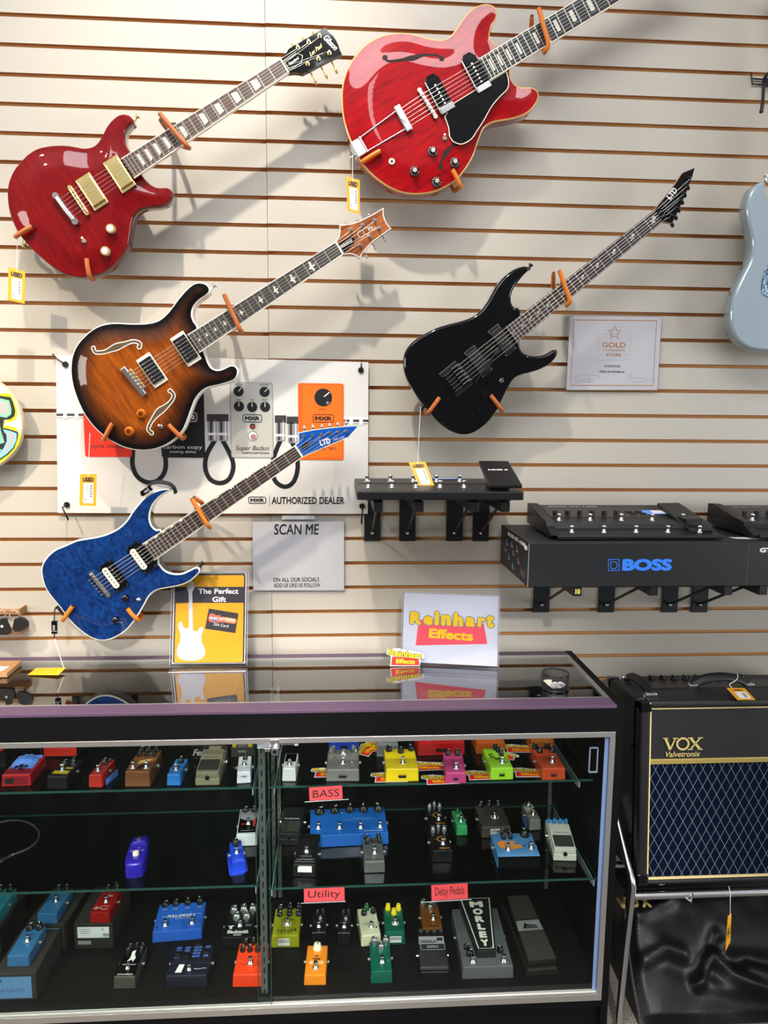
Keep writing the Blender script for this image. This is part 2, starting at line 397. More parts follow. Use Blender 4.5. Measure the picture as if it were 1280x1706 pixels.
def door(x0, x1, y):
    mb = MB(); mb.box(((x0+x1)/2, y, 0.502), (x1-x0, 0.005, 0.735), M_DOORGLASS)
    mb.box((x1+0.0006 if x0 < -0.5 else x0-0.0006, y, 0.502), (0.0012, 0.0052, 0.735), M_GLASSEDGE)
    return cpart(mb, 'glass_door')
dl = door(XL+0.024, XS, YF+0.0075); dr = door(XS-0.035, XR-0.026, YF+0.0185)
h0 = PY(981, 1244, YF+0.014); h1 = PY(996, 1287, YF+0.014)
mb = MB(); cx, cz = (h0.x+h1.x)/2, (h0.z+h1.z)/2
for (x, z, w, h) in ((cx-0.0105, cz, 0.003, 0.07), (cx+0.0105, cz, 0.003, 0.07), (cx, cz+0.0335, 0.024, 0.003), (cx, cz-0.0335, 0.024, 0.003)):
    mb.box((x, YF+0.0125, z), (w, 0.006, h), mat('pull_plastic', '#6f7a8c', 0.25, coat=0.5), 0.0008)
mb.box((cx, YF+0.0148, cz), (0.022, 0.0012, 0.068), M_CLRPL)
cpart(mb, 'finger_pull', 'clear plastic finger pull', dr)
# slotted uprights
M_SLOT = mat('dark_slot', '#050505', 0.8)
def standard(x, y, z0, z1, w=0.014, name='shelf_standard'):
    mb = MB(); mb.box((x, y, (z0+z1)/2), (w, 0.009, z1-z0), M_ZINC, 0.0008); z = z0+0.02
    while z < z1-0.02:
        mb.box((x, y-0.0043, z), (w*0.2, 0.0012, 0.016), M_SLOT); z += 0.031
    cpart(mb, name)
p_ = PY(432, 1300, -0.425); standard(p_.x+0.006, -0.418, 0.14, 0.874, 0.017, 'slotted_mullion')
for px in (455.5, 465): standard(PY(px, 1300, -0.038).x, -0.038, 0.16, 0.86, 0.0105)
standard(PY(916, 1330, -0.038).x, -0.038, 0.16, 0.86, 0.0105)
# ratchet lock
lb = MB(); q = PY(459, 1240, YF+0.002); lx, lz = q.x, q.z
lb.box((lx-0.001, YF+0.004, lz+0.002), (0.024, 0.014, 0.026), M_CHROME, 0.002)
lb.box((lx-0.028, YF+0.008, lz-0.002), (0.036, 0.006, 0.022), M_CLREDGE, 0.001)
lb.cyl((lx, YF-0.016, lz-0.012), (lx, YF+0.004, lz-0.012), 0.0095, M_CHROME, n=20)
lb.cyl((lx, YF-0.0165, lz-0.012), (lx, YF-0.015, lz-0.012), 0.0055, M_BLACK, n=16)
lb.box((lx-0.019, YF-0.008, lz-0.009), (0.014, 0.008, 0.009), M_CHROME, 0.001)
lb.box((lx+0.032, YF+0.012, lz+0.003), (0.045, 0.004, 0.019), M_ZINC, 0.001)
for k in range(6): lb.box((lx+0.018+k*0.006, YF+0.0098, lz+0.006), (0.002, 0.001, 0.008), M_SLOT)
lb.box((lx+0.052, YF+0.010, lz+0.003), (0.010, 0.006, 0.022), M_CLREDGE, 0.001)
cpart(lb, 'ratchet_lock', 'chrome ratchet lock on the sliding doors')
# glass shelves and knife brackets
def shelf(x0, x1, yf, z, parent_label=None):
    mb = MB(); mb.box(((x0+x1)/2, (yf-0.045)/2, z-0.003), (x1-x0, -0.045-yf, 0.006), M_SHELFGLASS)
    e = 0.0008
    mb.box(((x0+x1)/2, yf-e/2, z-0.003), (x1-x0, e, 0.0058), M_GLASSEDGE)
    mb.box(((x0+x1)/2, -0.045+e/2, z-0.003), (x1-x0, e, 0.0058), M_GLASSEDGE)
    for x in (x0-e/2, x1+e/2): mb.box((x, (yf-0.045)/2, z-0.003), (e, -0.045-yf, 0.0058), M_GLASSEDGE)
    return cpart(mb, 'glass_shelf')
def bracket(x, yf, z):
    mb = MB(); y0, y1 = -0.042, yf-0.004
    pts = [(y0, z-0.0065), (y1, z-0.0065), (y1, z-0.022), (y1+0.02, z-0.026), (y0, z-0.045)]
    vs = [(x-0.0012, y, q) for y, q in pts]+[(x+0.0012, y, q) for y, q in pts]; n = len(pts)
    mb.add(vs, [tuple(range(n)), tuple(range(n, 2*n))[::-1]]+[(i, (i+1) % n, n+(i+1) % n, n+i) for i in range(n)], M_CLREDGE)
    cpart(mb, 'shelf_bracket')
YST, YSM = -0.396, -0.414
xa = PZ(434, 1311, ZTOP).x; xb = PZ(449, 1312, ZTOP).x; xc = PZ(990, 1300, ZTOP).x
shelf(XL+0.03, xa, YST, ZTOP); shelf(xb, xc, YST, ZTOP)
shelf(XL+0.03, PZ(434, 1467, ZMIDL).x, YSM, ZMIDL); shelf(PZ(450, 1466, ZMIDR).x, PZ(988, 1450, ZMIDR).x, YSM, ZMIDR)
for x, yf, z in ((xa-0.02, YST, ZTOP), (xb+0.012, YST, ZTOP), (PZ(968, 1302, ZTOP).x, YST, ZTOP), (PZ(428, 1467, ZMIDL).x, YSM, ZMIDL), (PZ(455, 1466, ZMIDR).x, YSM, ZMIDR), (PZ(984, 1452, ZMIDR).x, YSM, ZMIDR)):
    bracket(x, yf, z)
# ------------------------------------------------------------------ guitars
YG = -0.12
def smooth01(t): t = min(1, max(0, t)); return t*t*(3-2*t)
def dist_to(poly, pts):
    A = np.array(poly); B = np.roll(A, -1, 0); P = np.array(pts)[:, None, :]; d = B-A; L2 = (d*d).sum(1)+1e-12
    t = np.clip(((P-A)*d).sum(2)/L2, 0, 1); q = A+t[..., None]*d
    return np.sqrt(((P-q)**2).sum(2)).min(1)
def inside(poly, pts):
    P = np.array(pts); c = np.zeros(len(P), bool); n = len(poly)
    for i in range(n):
        (x1, y1), (x2, y2) = poly[i-1], poly[i]
        m = ((y1 > P[:, 1]) != (y2 > P[:, 1])) & (P[:, 0] < (x2-x1)*(P[:, 1]-y1)/((y2-y1)+1e-15)+x1)
        c ^= m
    return c
def fill(poly, step, margin):
    xs = [p[0] for p in poly]; ys = [p[1] for p in poly]
    g = [(x, y) for x in np.arange(min(xs), max(xs), step) for y in np.arange(min(ys), max(ys), step)]
    if g:
        g = np.array(g); k = inside(poly, g); g = g[k]
        if len(g): g = g[dist_to(poly, g) > margin]
    vs = [Vector(p) for p in poly]+[Vector((float(p[0]), float(p[1]))) for p in g]
    r = geometry.delaunay_2d_cdt(vs, [], [list(range(len(poly)))], 1, 1e-6)
    return [tuple(v) for v in r[0]], [list(f) for f in r[2]]
class Guitar:
    def __init__(s, name, label, nut, end, hf, dome=0.0, span=0.07, Yg=YG, group=None, cat='guitar', xdir=None):
        s.hf, s.dome, s.span, s.Yg = hf, dome, span, Yg
        mid = lambda q: ((q[0][0]+q[1][0])/2, (q[0][1]+q[1][1])/2)
        n = PY(*mid(nut), Yg-hf); e = PY(*mid(end), Yg-hf); d = n-e
        s.F = frame((e.x, Yg, e.z), d, Vector((0, -1, 0)).cross(d)); s.I = s.F.inverted()
        s.root = thing(name, label, cat, s.F, group)
        s.xn = d.length; s.wn = (PY(*nut[0], Yg-hf)-PY(*nut[1], Yg-hf)).length; s.we = (PY(*end[0], Yg-hf)-PY(*end[1], Yg-hf)).length
    def L(s, px, py, h=0.0):
        q = s.I @ PY(px, py, s.Yg-h); return (q.x, q.y)
    def Ls(s, pts, sc, ox, oy, h=0.0): return [s.L(ox+x*sc, oy+y*sc, h) for x, y in pts]
    def top(s, x, y):
        if not s.dome: return 0.0
        return s.dome*smooth01((dist_to(s.rim, [(x, y)])[0])/s.span)
    def body(s, pts, depth, mtop, mside, bind=None, r=0.003, name='body'):
        poly = spline(pts, 0.006)
        if area2(poly) < 0: poly = poly[::-1]
        s.out = poly; mb = MB(); n = len(poly)
        rings = [(0.004, -depth, mside), (0.0, -depth+0.004, mside)]
        if bind: rings += [(0.0, -bind[1], mside), (0.0, -r, bind[2])]
        else: rings += [(0.0, -r, mside)]
        rings += [(r*0.3, -r*0.3, bind[2] if bind else mtop), (r, 0.0, bind[2] if bind else mtop)]
        if bind and bind[0] > r: rings += [(bind[0], 0.0003, bind[2])]
        vs = []; ml = []; fs = []
        polys = [inset(poly, a) if a else poly for a, z, m in rings]
        for (a, z, m), pl in zip(rings, polys): vs += [(p[0], p[1], z) for p in pl]
        for j in range(len(rings)-1):
            for i in range(n): fs.append((j*n+i, j*n+(i+1) % n, (j+1)*n+(i+1) % n, (j+1)*n+i)); ml.append(rings[j+1][2])
        mb.add(vs, fs, mside, True, None, ml)
        mb.add(vs[:n], [tuple(range(n))[::-1]], mside)
        rim = polys[-1]; s.rim = rim
        v2, f2 = fill(rim, 0.0085, 0.005); d = dist_to(rim, v2); z0 = rings[-1][1]
        b = mb.add([(p[0], p[1], z0+s.dome*smooth01(k/s.span)) for p, k in zip(v2, d)], f2, mtop, True)
        for i, k in enumerate(d): mb.e[b+i] = min(1.0, float(k)/0.10)
        return mb.build(name, s.root)
    def drape(s, mb, poly, off, m, step=0.006):
        if area2(poly) < 0: poly = poly[::-1]
        v, f = fill(poly, step, step*0.4); d = dist_to(s.rim, v)
        mb.add([(p[0], p[1], off+(s.dome*smooth01(k/s.span) if s.dome else 0)) for p, k in zip(v, d)], f, m, True)
    def neck(s, scale, nfret, mfb, mneck, inlay, bind=None, x0=0.0, side=None):
        s.scale = scale; mb = MB(); hf = s.hf; W = lambda x: s.we+(s.wn-s.we)*(x-x0)/(s.xn-x0)
        bw = 0.0022 if bind else 0
        a, b = W(x0)/2, W(s.xn)/2
        mb.hexa([(x0, -a+bw, hf-0.006), (s.xn, -b+bw, hf-0.006), (s.xn, b-bw, hf-0.006), (x0, a-bw, hf-0.006), (x0, -a+bw, hf), (s.xn, -b+bw, hf), (s.xn, b-bw, hf), (x0, a-bw, hf)], mfb)
        if bind:
            for sg in (1, -1):
                q = [(x0, sg*(a-bw)), (s.xn, sg*(b-bw)), (s.xn, sg*b), (x0, sg*a)]
                if sg < 0: q = q[::-1]
                q = q[::-1] if area2(q) < 0 else q
                mb.hexa([(x, y, hf-0.006) for x, y in q]+[(x, y, hf+0.0001) for x, y in q], bind)
        fo = mb.build('fretboard', s.root)
        fb = MB()
        for k in range(1, nfret+1):
            x = s.xn-scale*(1-2**(-k/12)); w = W(x)/2-bw*0.5
            if x < x0+0.002: break
            fb = MB(); fb.box((x, 0, hf+0.0003), (0.0019, 2*w, 0.0012), M_FRET); fb.build('fret', fo)
        for k, kind in inlay.items():
            xa = s.xn-scale*(1-2**(-(k-1)/12)) if k > 1 else s.xn; xb = s.xn-scale*(1-2**(-k/12)); xm, ln = (xa+xb)/2, xa-xb
            w = W(xm); z = hf+0.00025; ib = MB()
            if kind == 'trap': p = [(xm-ln*0.33, w*0.27), (xm-ln*0.25, -w*0.27), (xm+ln*0.25, -w*0.27), (xm+ln*0.33, w*0.27)]; p = [(xm-ln*0.30, -w*0.30), (xm+ln*0.30, -w*0.24), (xm+ln*0.30, w*0.24), (xm-ln*0.30, w*0.30)]; ib.flat(p, z, M_PEARL)
            elif kind == 'block': ib.flat(rrect(ln*0.42, w*0.50, 0.001, 1, xm, 0), z, M_PEARL)
            elif kind == 'skull':
                q = min(ln, w)*0.20
                ib.flat(disc(q*0.62, 12, xm+q*0.55, q*0.5), z, M_WHITE); ib.flat(rrect(q*0.6, q*0.5, 0.0005, 1, xm-q*0.1, q*0.05), z, M_WHITE)
                for sg in (1, -1): ib.stroke([(xm-q*1.2, -q*0.1+sg*q*0.8), (xm+q*0.1, -q*0.5-sg*q*0.55)], q*0.28, M_WHITE, z)
                ib.flat(disc(q*0.14, 8, xm+q*0.55, q*0.72), z+0.0001, M_EBONY); ib.flat(disc(q*0.14, 8, xm+q*0.55, q*0.28), z+0.0001, M_EBONY)
            elif kind == 'bird':
                q = min(ln*0.50, w*0.44)
                bd = [(-.1, 1.0), (.25, .55), (.05, .18), (.55, .05), (.9, .2), (.6, -.08), (.1, -.2), (.25, -.6), (-.05, -1.0), (-.2, -.45), (-.7, -.1), (-.25, .1), (-.2, .5)]
                ib.flat([(xm+q*(u if k % 4 else -u), q*v) for u, v in bd], z, M_PEARL)
            elif kind == 'flag':
                ib.flat([(xm-ln*0.3, w*0.46), (xm+ln*0.3, w*0.46), (xm+ln*0.18, w*0.34), (xm+ln*0.02, w*0.40), (xm-ln*0.2, w*0.33)], z, M_PEARL)
            ib.build('fret_inlay', fo)
        nb = MB(); xs = np.linspace(x0-0.03, s.xn+0.004, 8); n = 10; vs, fs = [], []
        for x in xs:
            w = W(max(x0, x))/2; t = 0.020
            for i in range(n+1):
                a_ = PI*i/n; vs.append((x, -w*math.cos(a_), hf-0.006-t*math.sin(a_)**0.8))
        for j in range(len(xs)-1):
            for i in range(n): fs.append((j*(n+1)+i, j*(n+1)+i+1, (j+1)*(n+1)+i+1, (j+1)*(n+1)+i))
        nb.add(vs, fs, mneck, True)
        m = len(vs); nb.add(vs[-(n+1):], [tuple(range(n+1))], mneck); nb.add(vs[:n+1], [tuple(range(n+1))[::-1]], mneck)
        nb.build('neck', s.root)
        ub = MB(); ub.box((s.xn+0.0025, 0, hf-0.002), (0.005, 2*b, 0.0105), side or M_CREAM, 0.0006); ub.build('nut', s.root)
    def head(s, pts, mtop, mside, bind=None, drop=0.008, thick=0.015):
        s.hz = s.hf-drop; poly = [tuple(p) for p in pts]
        mb = MB()
        if bind:
            mb.prism(poly, s.hz-thick, s.hz-0.0004, mside, mtop=bind, smooth=False)
            pin = inset(poly if area2(poly) > 0 else poly[::-1], 0.0022); mb.prism(pin, s.hz-0.001, s.hz, mtop, smooth=False)
        else: mb.prism(poly, s.hz-thick, s.hz, mside, mtop=mtop, smooth=False)
        s.headobj = mb.build('headstock', s.root); return s.headobj
    def tuner(s, post, button, mpost, mbut, rb=0.0085, flatk=0.45):
        mb = MB(); z = s.hz
        mb.cyl((post[0], post[1], z), (post[0], post[1], z+0.0025), 0.0052, mpost); mb.cyl((post[0], post[1], z+0.0025), (post[0], post[1], z+0.013), 0.0031, mpost, 0.0027)
        mb.cyl((post[0], post[1], z-0.028), (post[0], post[1], z-0.015), 0.0055, mpost)
        mb.cyl((post[0], post[1], z-0.021), (button[0], button[1], z-0.021), 0.0019, mpost, n=8)
        d = Vector((button[0]-post[0], button[1]-post[1], 0)).normalized()
        M = Matrix.Translation((button[0], button[1], z-0.021)) @ frame((0, 0, 0), d, (0, 0, 1))
        bm = MB(); bm.ball((0, 0, 0), rb, mbut, 14, M, (1.0, 0.95, flatk)); o = mb.build('tuning_peg', s.root)
        bm.build('peg_button', o)
    def strings(s, xb, hb, xt, posts, spb=0.0105, spn=0.0071, r=0.00045, ht=None, m=M_STEEL, tail_sp=None):
        for i in range(6):
            y0, y1 = (2.5-i)*spb, (2.5-i)*spn; p = posts[i]; mb = MB()
            mb.tube([(xt, y0 if tail_sp is None else (2.5-i)*tail_sp, hb-0.004 if ht is None else ht), (xb, y0, hb), (s.xn+0.002, y1, s.hf+0.0038), (p[0], p[1]+(0.003 if p[1] < 0 else -0.003), s.hz+0.006)], r*(1.25-0.09*i), m, 5, caps=False)
            mb.build('string', s.root)
    def humbucker(s, c, mring, mcover, ang=0.0, L=0.089, W=0.043, cover=(0.070, 0.038), poles=(M_GOLD, 6), style='cover'):
        M = T(c[0], c[1], s.top(*c)-0.001) @ RZ(ang); mb = MB()
        mb.box((0, 0, 0.003), (W, L, 0.007), mring, 0.0012, M)
        for sx in (1, -1):
            for sy in (1, -1): mb.cyl((sx*(W/2-0.004), sy*(L/2-0.0045), 0.006), (sx*(W/2-0.004), sy*(L/2-0.0045), 0.0071), 0.0016, M_NICKEL, n=8, M=M)
        o = mb.build('pickup_ring' if style != 'active' else 'pickup_mount', s.root); cb = MB()
        if style == 'zebra':
            cb.prism(rrect(0.018, 0.068, 0.0088, 6, 0.0088, 0), 0.004, 0.0105, M_GLOSSBLK, M, r=0.0008)
            cb.prism(rrect(0.018, 0.068, 0.0088, 6, -0.0088, 0), 0.004, 0.0105, M_CREAM, M, r=0.0008)
            for k in range(6):
                for xx in (0.0088, -0.0088): cb.cyl((xx, (k-2.5)*0.0099, 0.0103), (xx, (k-2.5)*0.0099, 0.0109), 0.0021, M_NICKEL if xx > 0 else M_BLACK, n=10, M=M)
        else:
            cb.box((0, 0, 0.0075), (cover[1], cover[0], 0.009), mcover, 0.0015, M)
            for k in range(poles[1]): cb.cyl((-0.0095, (k-2.5)*0.0099, 0.0115), (-0.0095, (k-2.5)*0.0099, 0.0126), 0.002, poles[0], n=10, M=M)
        cb.build('pickup', o)
    def knob(s, c, r, h, m, mtop=None, name='control_knob', skirt=False, pointer=False):
        M = T(c[0], c[1], s.top(*c)); mb = MB()
        if skirt: mb.lathe([(r*1.25, 0), (r*1.25, 0.003), (r, 0.0055), (r*0.9, h-0.001), (r*0.8, h)], m, M, 20)
        else: mb.lathe([(r, 0), (r, h*0.8), (r*0.9, h)], m, M, 20)
        if mtop: mb.lathe([(r*0.62, h), (r*0.62, h+0.0006)], mtop, M, 16)
        mb.build(name, s.root)
    def toggle(s, c, mbase, mtip, ang=0.6):
        M = T(c[0], c[1], s.top(*c)); mb = MB(); mb.lathe([(0.0065, 0), (0.0065, 0.003), (0.004, 0.005)], mbase, M, 14)
        mb.tube([(0, 0, 0.004), (0.006*math.sin(ang), 0.009*math.cos(ang)*0.6, 0.017)], [0.0016, 0.003], mtip, 8, M); mb.build('toggle_switch', s.root)
    def strapbutton(s, p, d, m=M_CHROME, z=-0.02):
        mb = MB(); d = Vector((d[0], d[1], 0)).normalized(); a = Vector((p[0], p[1], z)); M = Matrix.Translation(a) @ d.to_track_quat('Z', 'Y').to_matrix().to_4x4()
        mb.lathe([(0.0065, -0.002), (0.004, 0.004), (0.004, 0.009), (0.0075, 0.012), (0.006, 0.0145)], m, M, 14); mb.build('strap_button', s.root)
    def tunomatic(s, c, ang, L=0.076, m=M_GOLD, hb=0.012, w=0.011):
        z = s.top(*c); M = T(c[0], c[1], z) @ RZ(ang); mb = MB(); mb.box((0, 0, hb*0.62), (w, L, hb*0.6), m, 0.002, M)
        for sg in (1, -1): mb.cyl((0, sg*(L/2), 0), (0, sg*(L/2), hb*0.85), 0.0058, m, M=M)
        for k in range(6): mb.box(((k % 3-1)*0.0014, (k-2.5)*0.0104, hb*0.98), (0.0055, 0.006, 0.003), m, 0.0005, M)
        mb.build('bridge', s.root)
    def stopbar(s, c, ang, L=0.092, m=M_GOLD):
        z = s.top(*c); M = T(c[0], c[1], z) @ RZ(ang); mb = MB(); mb.tube([(0, -L/2+0.012, 0.010), (-0.001, 0, 0.011), (0, L/2-0.012, 0.010)], 0.0066, m, 12, M)
        for sg in (1, -1): mb.cyl((0, sg*(L/2-0.006), 0), (0, sg*(L/2-0.006), 0.014), 0.0082, m, M=M)
        mb.build('tailpiece', s.root)

# ---- red double-cutaway with gold hardware (upper left)
M_CHERRYF = figured('cherry_flame', '#5e0207', '#770608', scale=(120, 14, 10), rough=0.2)
M_CHERRYS = mat('cherry_side', '#5d0a10', 0.2, coat=1.0)
g = Guitar('electric_guitar', 'dark red double cutaway electric guitar with gold pickups and trapezoid inlays, at top left', ((465.3, 98.9), (480, 122.4)), ((202, 263.7), (223.2, 297)), 0.020, 0.009, 0.06)
lp = [(862,325),(840,290),(826,240),(828,200),(850,160),(885,125),(880,105),(860,88),(830,80),(795,85),(760,108),(725,145),(700,185),(675,235),(645,278),(610,300),(560,308),(510,300),(450,290),(390,288),(320,294),(250,310),(190,345),(140,395),(95,450),(62,520),(50,580),(50,650),(62,730),(85,800),(120,870),(165,925),(220,985),(290,1050),(360,1105),(430,1145),(500,1163),(570,1165),(640,1152),(700,1125),(760,1080),(810,1020),(850,950),(865,880),(872,820),(885,765),(910,728),(950,705),(1000,698),(1060,692),(1105,675),(1135,645),(1150,610),(1135,580),(1110,570),(1070,572),(1030,565),(990,540),(960,510),(945,488)]
g.body(g.Ls(lp, .25, 0, 170), 0.045, M_CHERRYF, M_CHERRYS)
xb, yb = g.L(131.3, 334.3, 0.02); sc = g.xn-xb
g.neck(sc, 24, M_ROSE, M_CHERRYS, {k: 'trap' for k in (3, 5, 7, 9, 12, 15, 17, 19, 21)}, M_CREAM)
hp = [(140,630),(235,555),(285,470),(560,310),(850,140),(880,200),(960,270),(1005,340),(1040,410),(1065,490),(1097,550),(900,640),(700,745),(500,850),(440,838),(350,830),(275,845)]
H = lambda pts: g.Ls(pts, 1/9.143, 450, 30, 0.012)
ho = g.head(H(hp), M_GLOSSBLK, M_GLOSSBLK)
posts = H([(425,455),(590,370),(755,280),(905,540),(740,625),(575,705)]); buts = H([(350,365),(515,275),(670,185),(1005,745),(850,825),(685,915)])
for p, q in zip(posts, buts): g.tuner(p, q, M_GOLD, M_GOLD, 0.0085)
lg = MB(); a, b = H([(840,290),(1000,460)]); ang = math.atan2(b[1]-a[1], b[0]-a[0])
lg.text('Gibson', 0.021, M_WHITE, T((a[0]+b[0])/2, (a[1]+b[1])/2, g.hz+0.0003) @ RZ(ang), bold=0.0006, shear=0.25, sx=0.72)
c = H([(690,495)])[0]; lg.text('Les Paul', 0.014, M_GOLD, T(c[0], c[1], g.hz+0.0003) @ RZ(0.1), shear=0.5, sx=0.85)
lg.build('head_logo', ho)
tb = MB(); c = H([(380,640)])[0]
tb.prism([(c[0]-0.026, -0.013), (c[0]+0.012, -0.013), (c[0]+0.024, 0), (c[0]+0.012, 0.013), (c[0]-0.026, 0.013)], g.hz, g.hz+0.0012, M_CREAM, smooth=False)
tb.prism([(c[0]-0.025, -0.0118), (c[0]+0.0115, -0.0118), (c[0]+0.0222, 0), (c[0]+0.0115, 0.0118), (c[0]-0.025, 0.0118)], g.hz, g.hz+0.0016, M_GLOSSBLK, smooth=False)
tb.text('Standard', 0.0095, M_WHITE, T(c[0]-0.005, 0, g.hz+0.0019), bold=0.0003, shear=0.2, sx=0.9); tb.build('truss_cover', ho)
g.humbucker(g.L(199.5, 290, 0.012), M_GOLD, M_GOLD); g.humbucker(g.L(153.8, 319.5, 0.012), M_GOLD, M_GOLD)
g.tunomatic(g.L(131, 334, 0.016), 0.0); g.stopbar(g.L(110, 348.5, 0.016), 0.06, m=M_CHROME)
g.strings(xb, 0.026, g.L(110, 348.5, .016)[0], posts, tail_sp=0.0105)
M_KNOBG = mat('gold_knob', '#d9c08a', 0.25, 0.6, coat=1.0)
for q in ((184.5, 381), (175, 418)): g.knob(g.L(*q, 0.016), 0.0125, 0.014, M_KNOBG, M_PEARL)
g.toggle(g.L(140, 402, 0.01), M_NICKEL, M_CREAM)
g.strapbutton(g.L(224, 199, -0.02), (1, 0.15), M_GOLD); g.strapbutton(g.L(43, 404, -0.02), (-1, -0.6), M_GOLD)
GA = g

# ---- red thinline semi-hollow with black pickguard (top)
M_RED335 = figured('cherry_red', '#80040c', '#a60810', scale=(14, 90, 10), rough=0.16)
M_REDSIDE = mat('cherry_red_side', '#a31118', 0.2, coat=1.0)
M_AGEBIND = mat('aged_binding', '#e3b868', 0.35, coat=0.6)
g = Guitar('semi_hollow_guitar', 'bright red semi-hollow guitar with black pickguard, f-holes and trapeze tailpiece, hung highest', ((1056.5, -58), (1074, -23)), ((797.3, 97.9), (816.4, 134)), 0.020, 0.010, 0.07)
s3 = 350/1280
es = [(1000,285),(965,262),(940,225),(942,185),(965,140),(982,95),(982,65),(965,38),(930,22),(890,25),(840,45),(795,85),(760,130),(725,185),(690,222),(650,240),(600,238),(540,225),(470,205),(400,197),(330,203),(260,222),(190,262),(130,320),(85,385),(52,460),(35,540),(33,620),(40,700),(58,780),(90,870),(130,955),(180,1025),(240,1085),(310,1135),(380,1168),(450,1183),(520,1183),(590,1172),(650,1150),(710,1115),(760,1070),(805,1010),(840,945),(862,880),(880,830),(900,785),(935,755),(985,740),(1050,730),(1110,715),(1165,690),(1205,655),(1232,610),(1237,570),(1220,545),(1190,530),(1150,530),(1110,525),(1080,500),(1062,465),(1062,425),(1070,405)]
g.body(g.Ls(es, s3, 560, 0), 0.045, M_RED335, M_REDSIDE, (0.0035, 0.006, M_AGEBIND))
Z = lambda pts, h=0.010: g.Ls(pts, s3, 560, 0, h)
xb = g.L(712.3, 172.8, 0.02)[0]; sc = g.xn-xb
g.neck(sc, 22, M_EBONY, M_REDSIDE, {k: 'block' for k in (1, 3, 5, 7, 9, 12, 15, 17, 19, 21)}, M_CREAM)
hd = [(g.xn+x, y) for x, y in [(0.005, -0.021), (0.035, -0.026), (0.05, -0.038), (0.12, -0.042), (0.185, -0.044), (0.175, -0.02), (0.165, 0), (0.175, 0.02), (0.185, 0.044), (0.12, 0.042), (0.05, 0.038), (0.035, 0.026), (0.005, 0.021)]]
g.head(hd, M_GLOSSBLK, M_REDSIDE)
posts = [(g.xn+x, y) for x, y in ((0.06, 0.026), (0.10, 0.028), (0.14, 0.030), (0.14, -0.030), (0.10, -0.028), (0.06, -0.026))]
for p in posts: g.tuner(p, (p[0], p[1]*2.1), M_NICKEL, M_NICKEL)
def fhole(g, pts, w, name='f_hole', mrim=None, mhole=M_SLOT, head=0.007):
    line = spline(pts, 0.004, False); n = len(line); ws = [w*(0.55+0.75*math.exp(-((i/(n-1)-0.5)/0.14)**2)) for i in range(n)]
    Lp, Rp = [], []
    for i, p in enumerate(line):
        a, b = Vector(line[max(0, i-1)]), Vector(line[min(n-1, i+1)]); t = (b-a).normalized(); nn = Vector((-t.y, t.x))*ws[i]/2
        Lp.append((p[0]+nn.x, p[1]+nn.y)); Rp.append((p[0]-nn.x, p[1]-nn.y))
    mb = MB()
    def lay(grow, off, m):
        q = [(Vector(l)+(Vector(l)-Vector(c)).normalized()*grow) for l, c in zip(Lp, line)]; r = [(Vector(l)+(Vector(l)-Vector(c)).normalized()*grow) for l, c in zip(Rp, line)]
        g.drape(mb, [tuple(x) for x in q]+[tuple(x) for x in r[::-1]], off, m)
        for e in (line[0], line[-1]): g.drape(mb, disc(head+grow, 16, *e), off+0.00012, m)
    if mrim: lay(0.0022, 0.0005, mrim)
    lay(0.0, 0.0008, mhole); mb.build(name, g.root)
M_HOLLOW = mat('hollow_inside', '#1d0606', 0.8)
fhole(g, Z([(298,350),(315,372),(380,368),(470,352),(540,332),(610,330),(645,355)]), 0.011, mhole=M_HOLLOW)
fhole(g, Z([(735,872),(700,895),(665,940),(640,985),(640,1018)]), 0.011, mhole=M_HOLLOW)
mb = MB(); pg = Z([(720,625),(845,548),(945,490),(1040,430),(1055,500),(1045,545),(1000,590),(950,650),(905,730),(860,800),(830,845),(790,872),(755,880),(710,862),(690,830),(685,780),(660,710)], 0.016)
zt = g.dome+0.004
mb.prism(spline(pg[:4], 1)+[], zt, zt+0.001, M_WHITE) if 0 else None
pgs = pg[:4]+spline(pg[3:], 0.008, False)[1:]
mb.prism(pgs, zt, zt+0.0022, M_CREAM, smooth=False)
q = inset(pgs if area2(pgs) > 0 else pgs[::-1], 0.0022); mb.prism(q, zt+0.001, zt+0.0026, M_GLOSSBLK, smooth=False); mb.build('pickguard', g.root)
M_P90 = mat('chrome_dogear', '#c9c8c6', 0.2, 1.0)
for c in ((855, 450), (632, 580)):
    c = Z([c], 0.016)[0]; M = T(c[0], c[1], g.dome-0.001); mb = MB()
    mb.prism([(-0.019, -0.043), (0.019, -0.043), (0.019, 0.043), (0.010, 0.056), (-0.010, 0.056), (-0.019, 0.043)], 0, 0.009, M_GLOSSBLK, M, smooth=False)
    mb.box((-0.0205, 0, 0.0065), (0.004, 0.090, 0.013), M_P90, 0.0008, M); mb.box((0, -0.0395, 0.0075), (0.041, 0.017, 0.013), M_P90, 0.0015, M)
    mb.box((0.001, 0.006, 0.011), (0.036, 0.072, 0.005), M_GLOSSBLK, 0.001, M)
    for k in range(6): mb.cyl((0, (k-2.5)*0.0102, 0.013), (0, (k-2.5)*0.0102, 0.0146), 0.0026, M_CHROME, n=10, M=M)
    mb.build('pickup', g.root)
g.tunomatic(Z([(557, 632)], .016)[0], 0.06, 0.078, M_NICKEL)
mb = MB(); a = Z([(375, 645)], .02)[0]; b = Z([(445, 795)], .02)[0]; e = Z([(145, 893)], .01)[0]; cc = ((a[0]+b[0])/2, (a[1]+b[1])/2); zz = g.dome+0.008
mb.box((0, 0, zz), (0.020, 0.072, 0.008), M_CHROME, 0.003, T(cc[0], cc[1], 0)); mb.prism([(-0.006, 0), (0, 0.014), (0.006, 0), (0, -0.014)], zz+0.004, zz+0.006, M_NICKEL, T(cc[0], cc[1], 0), smooth=False)
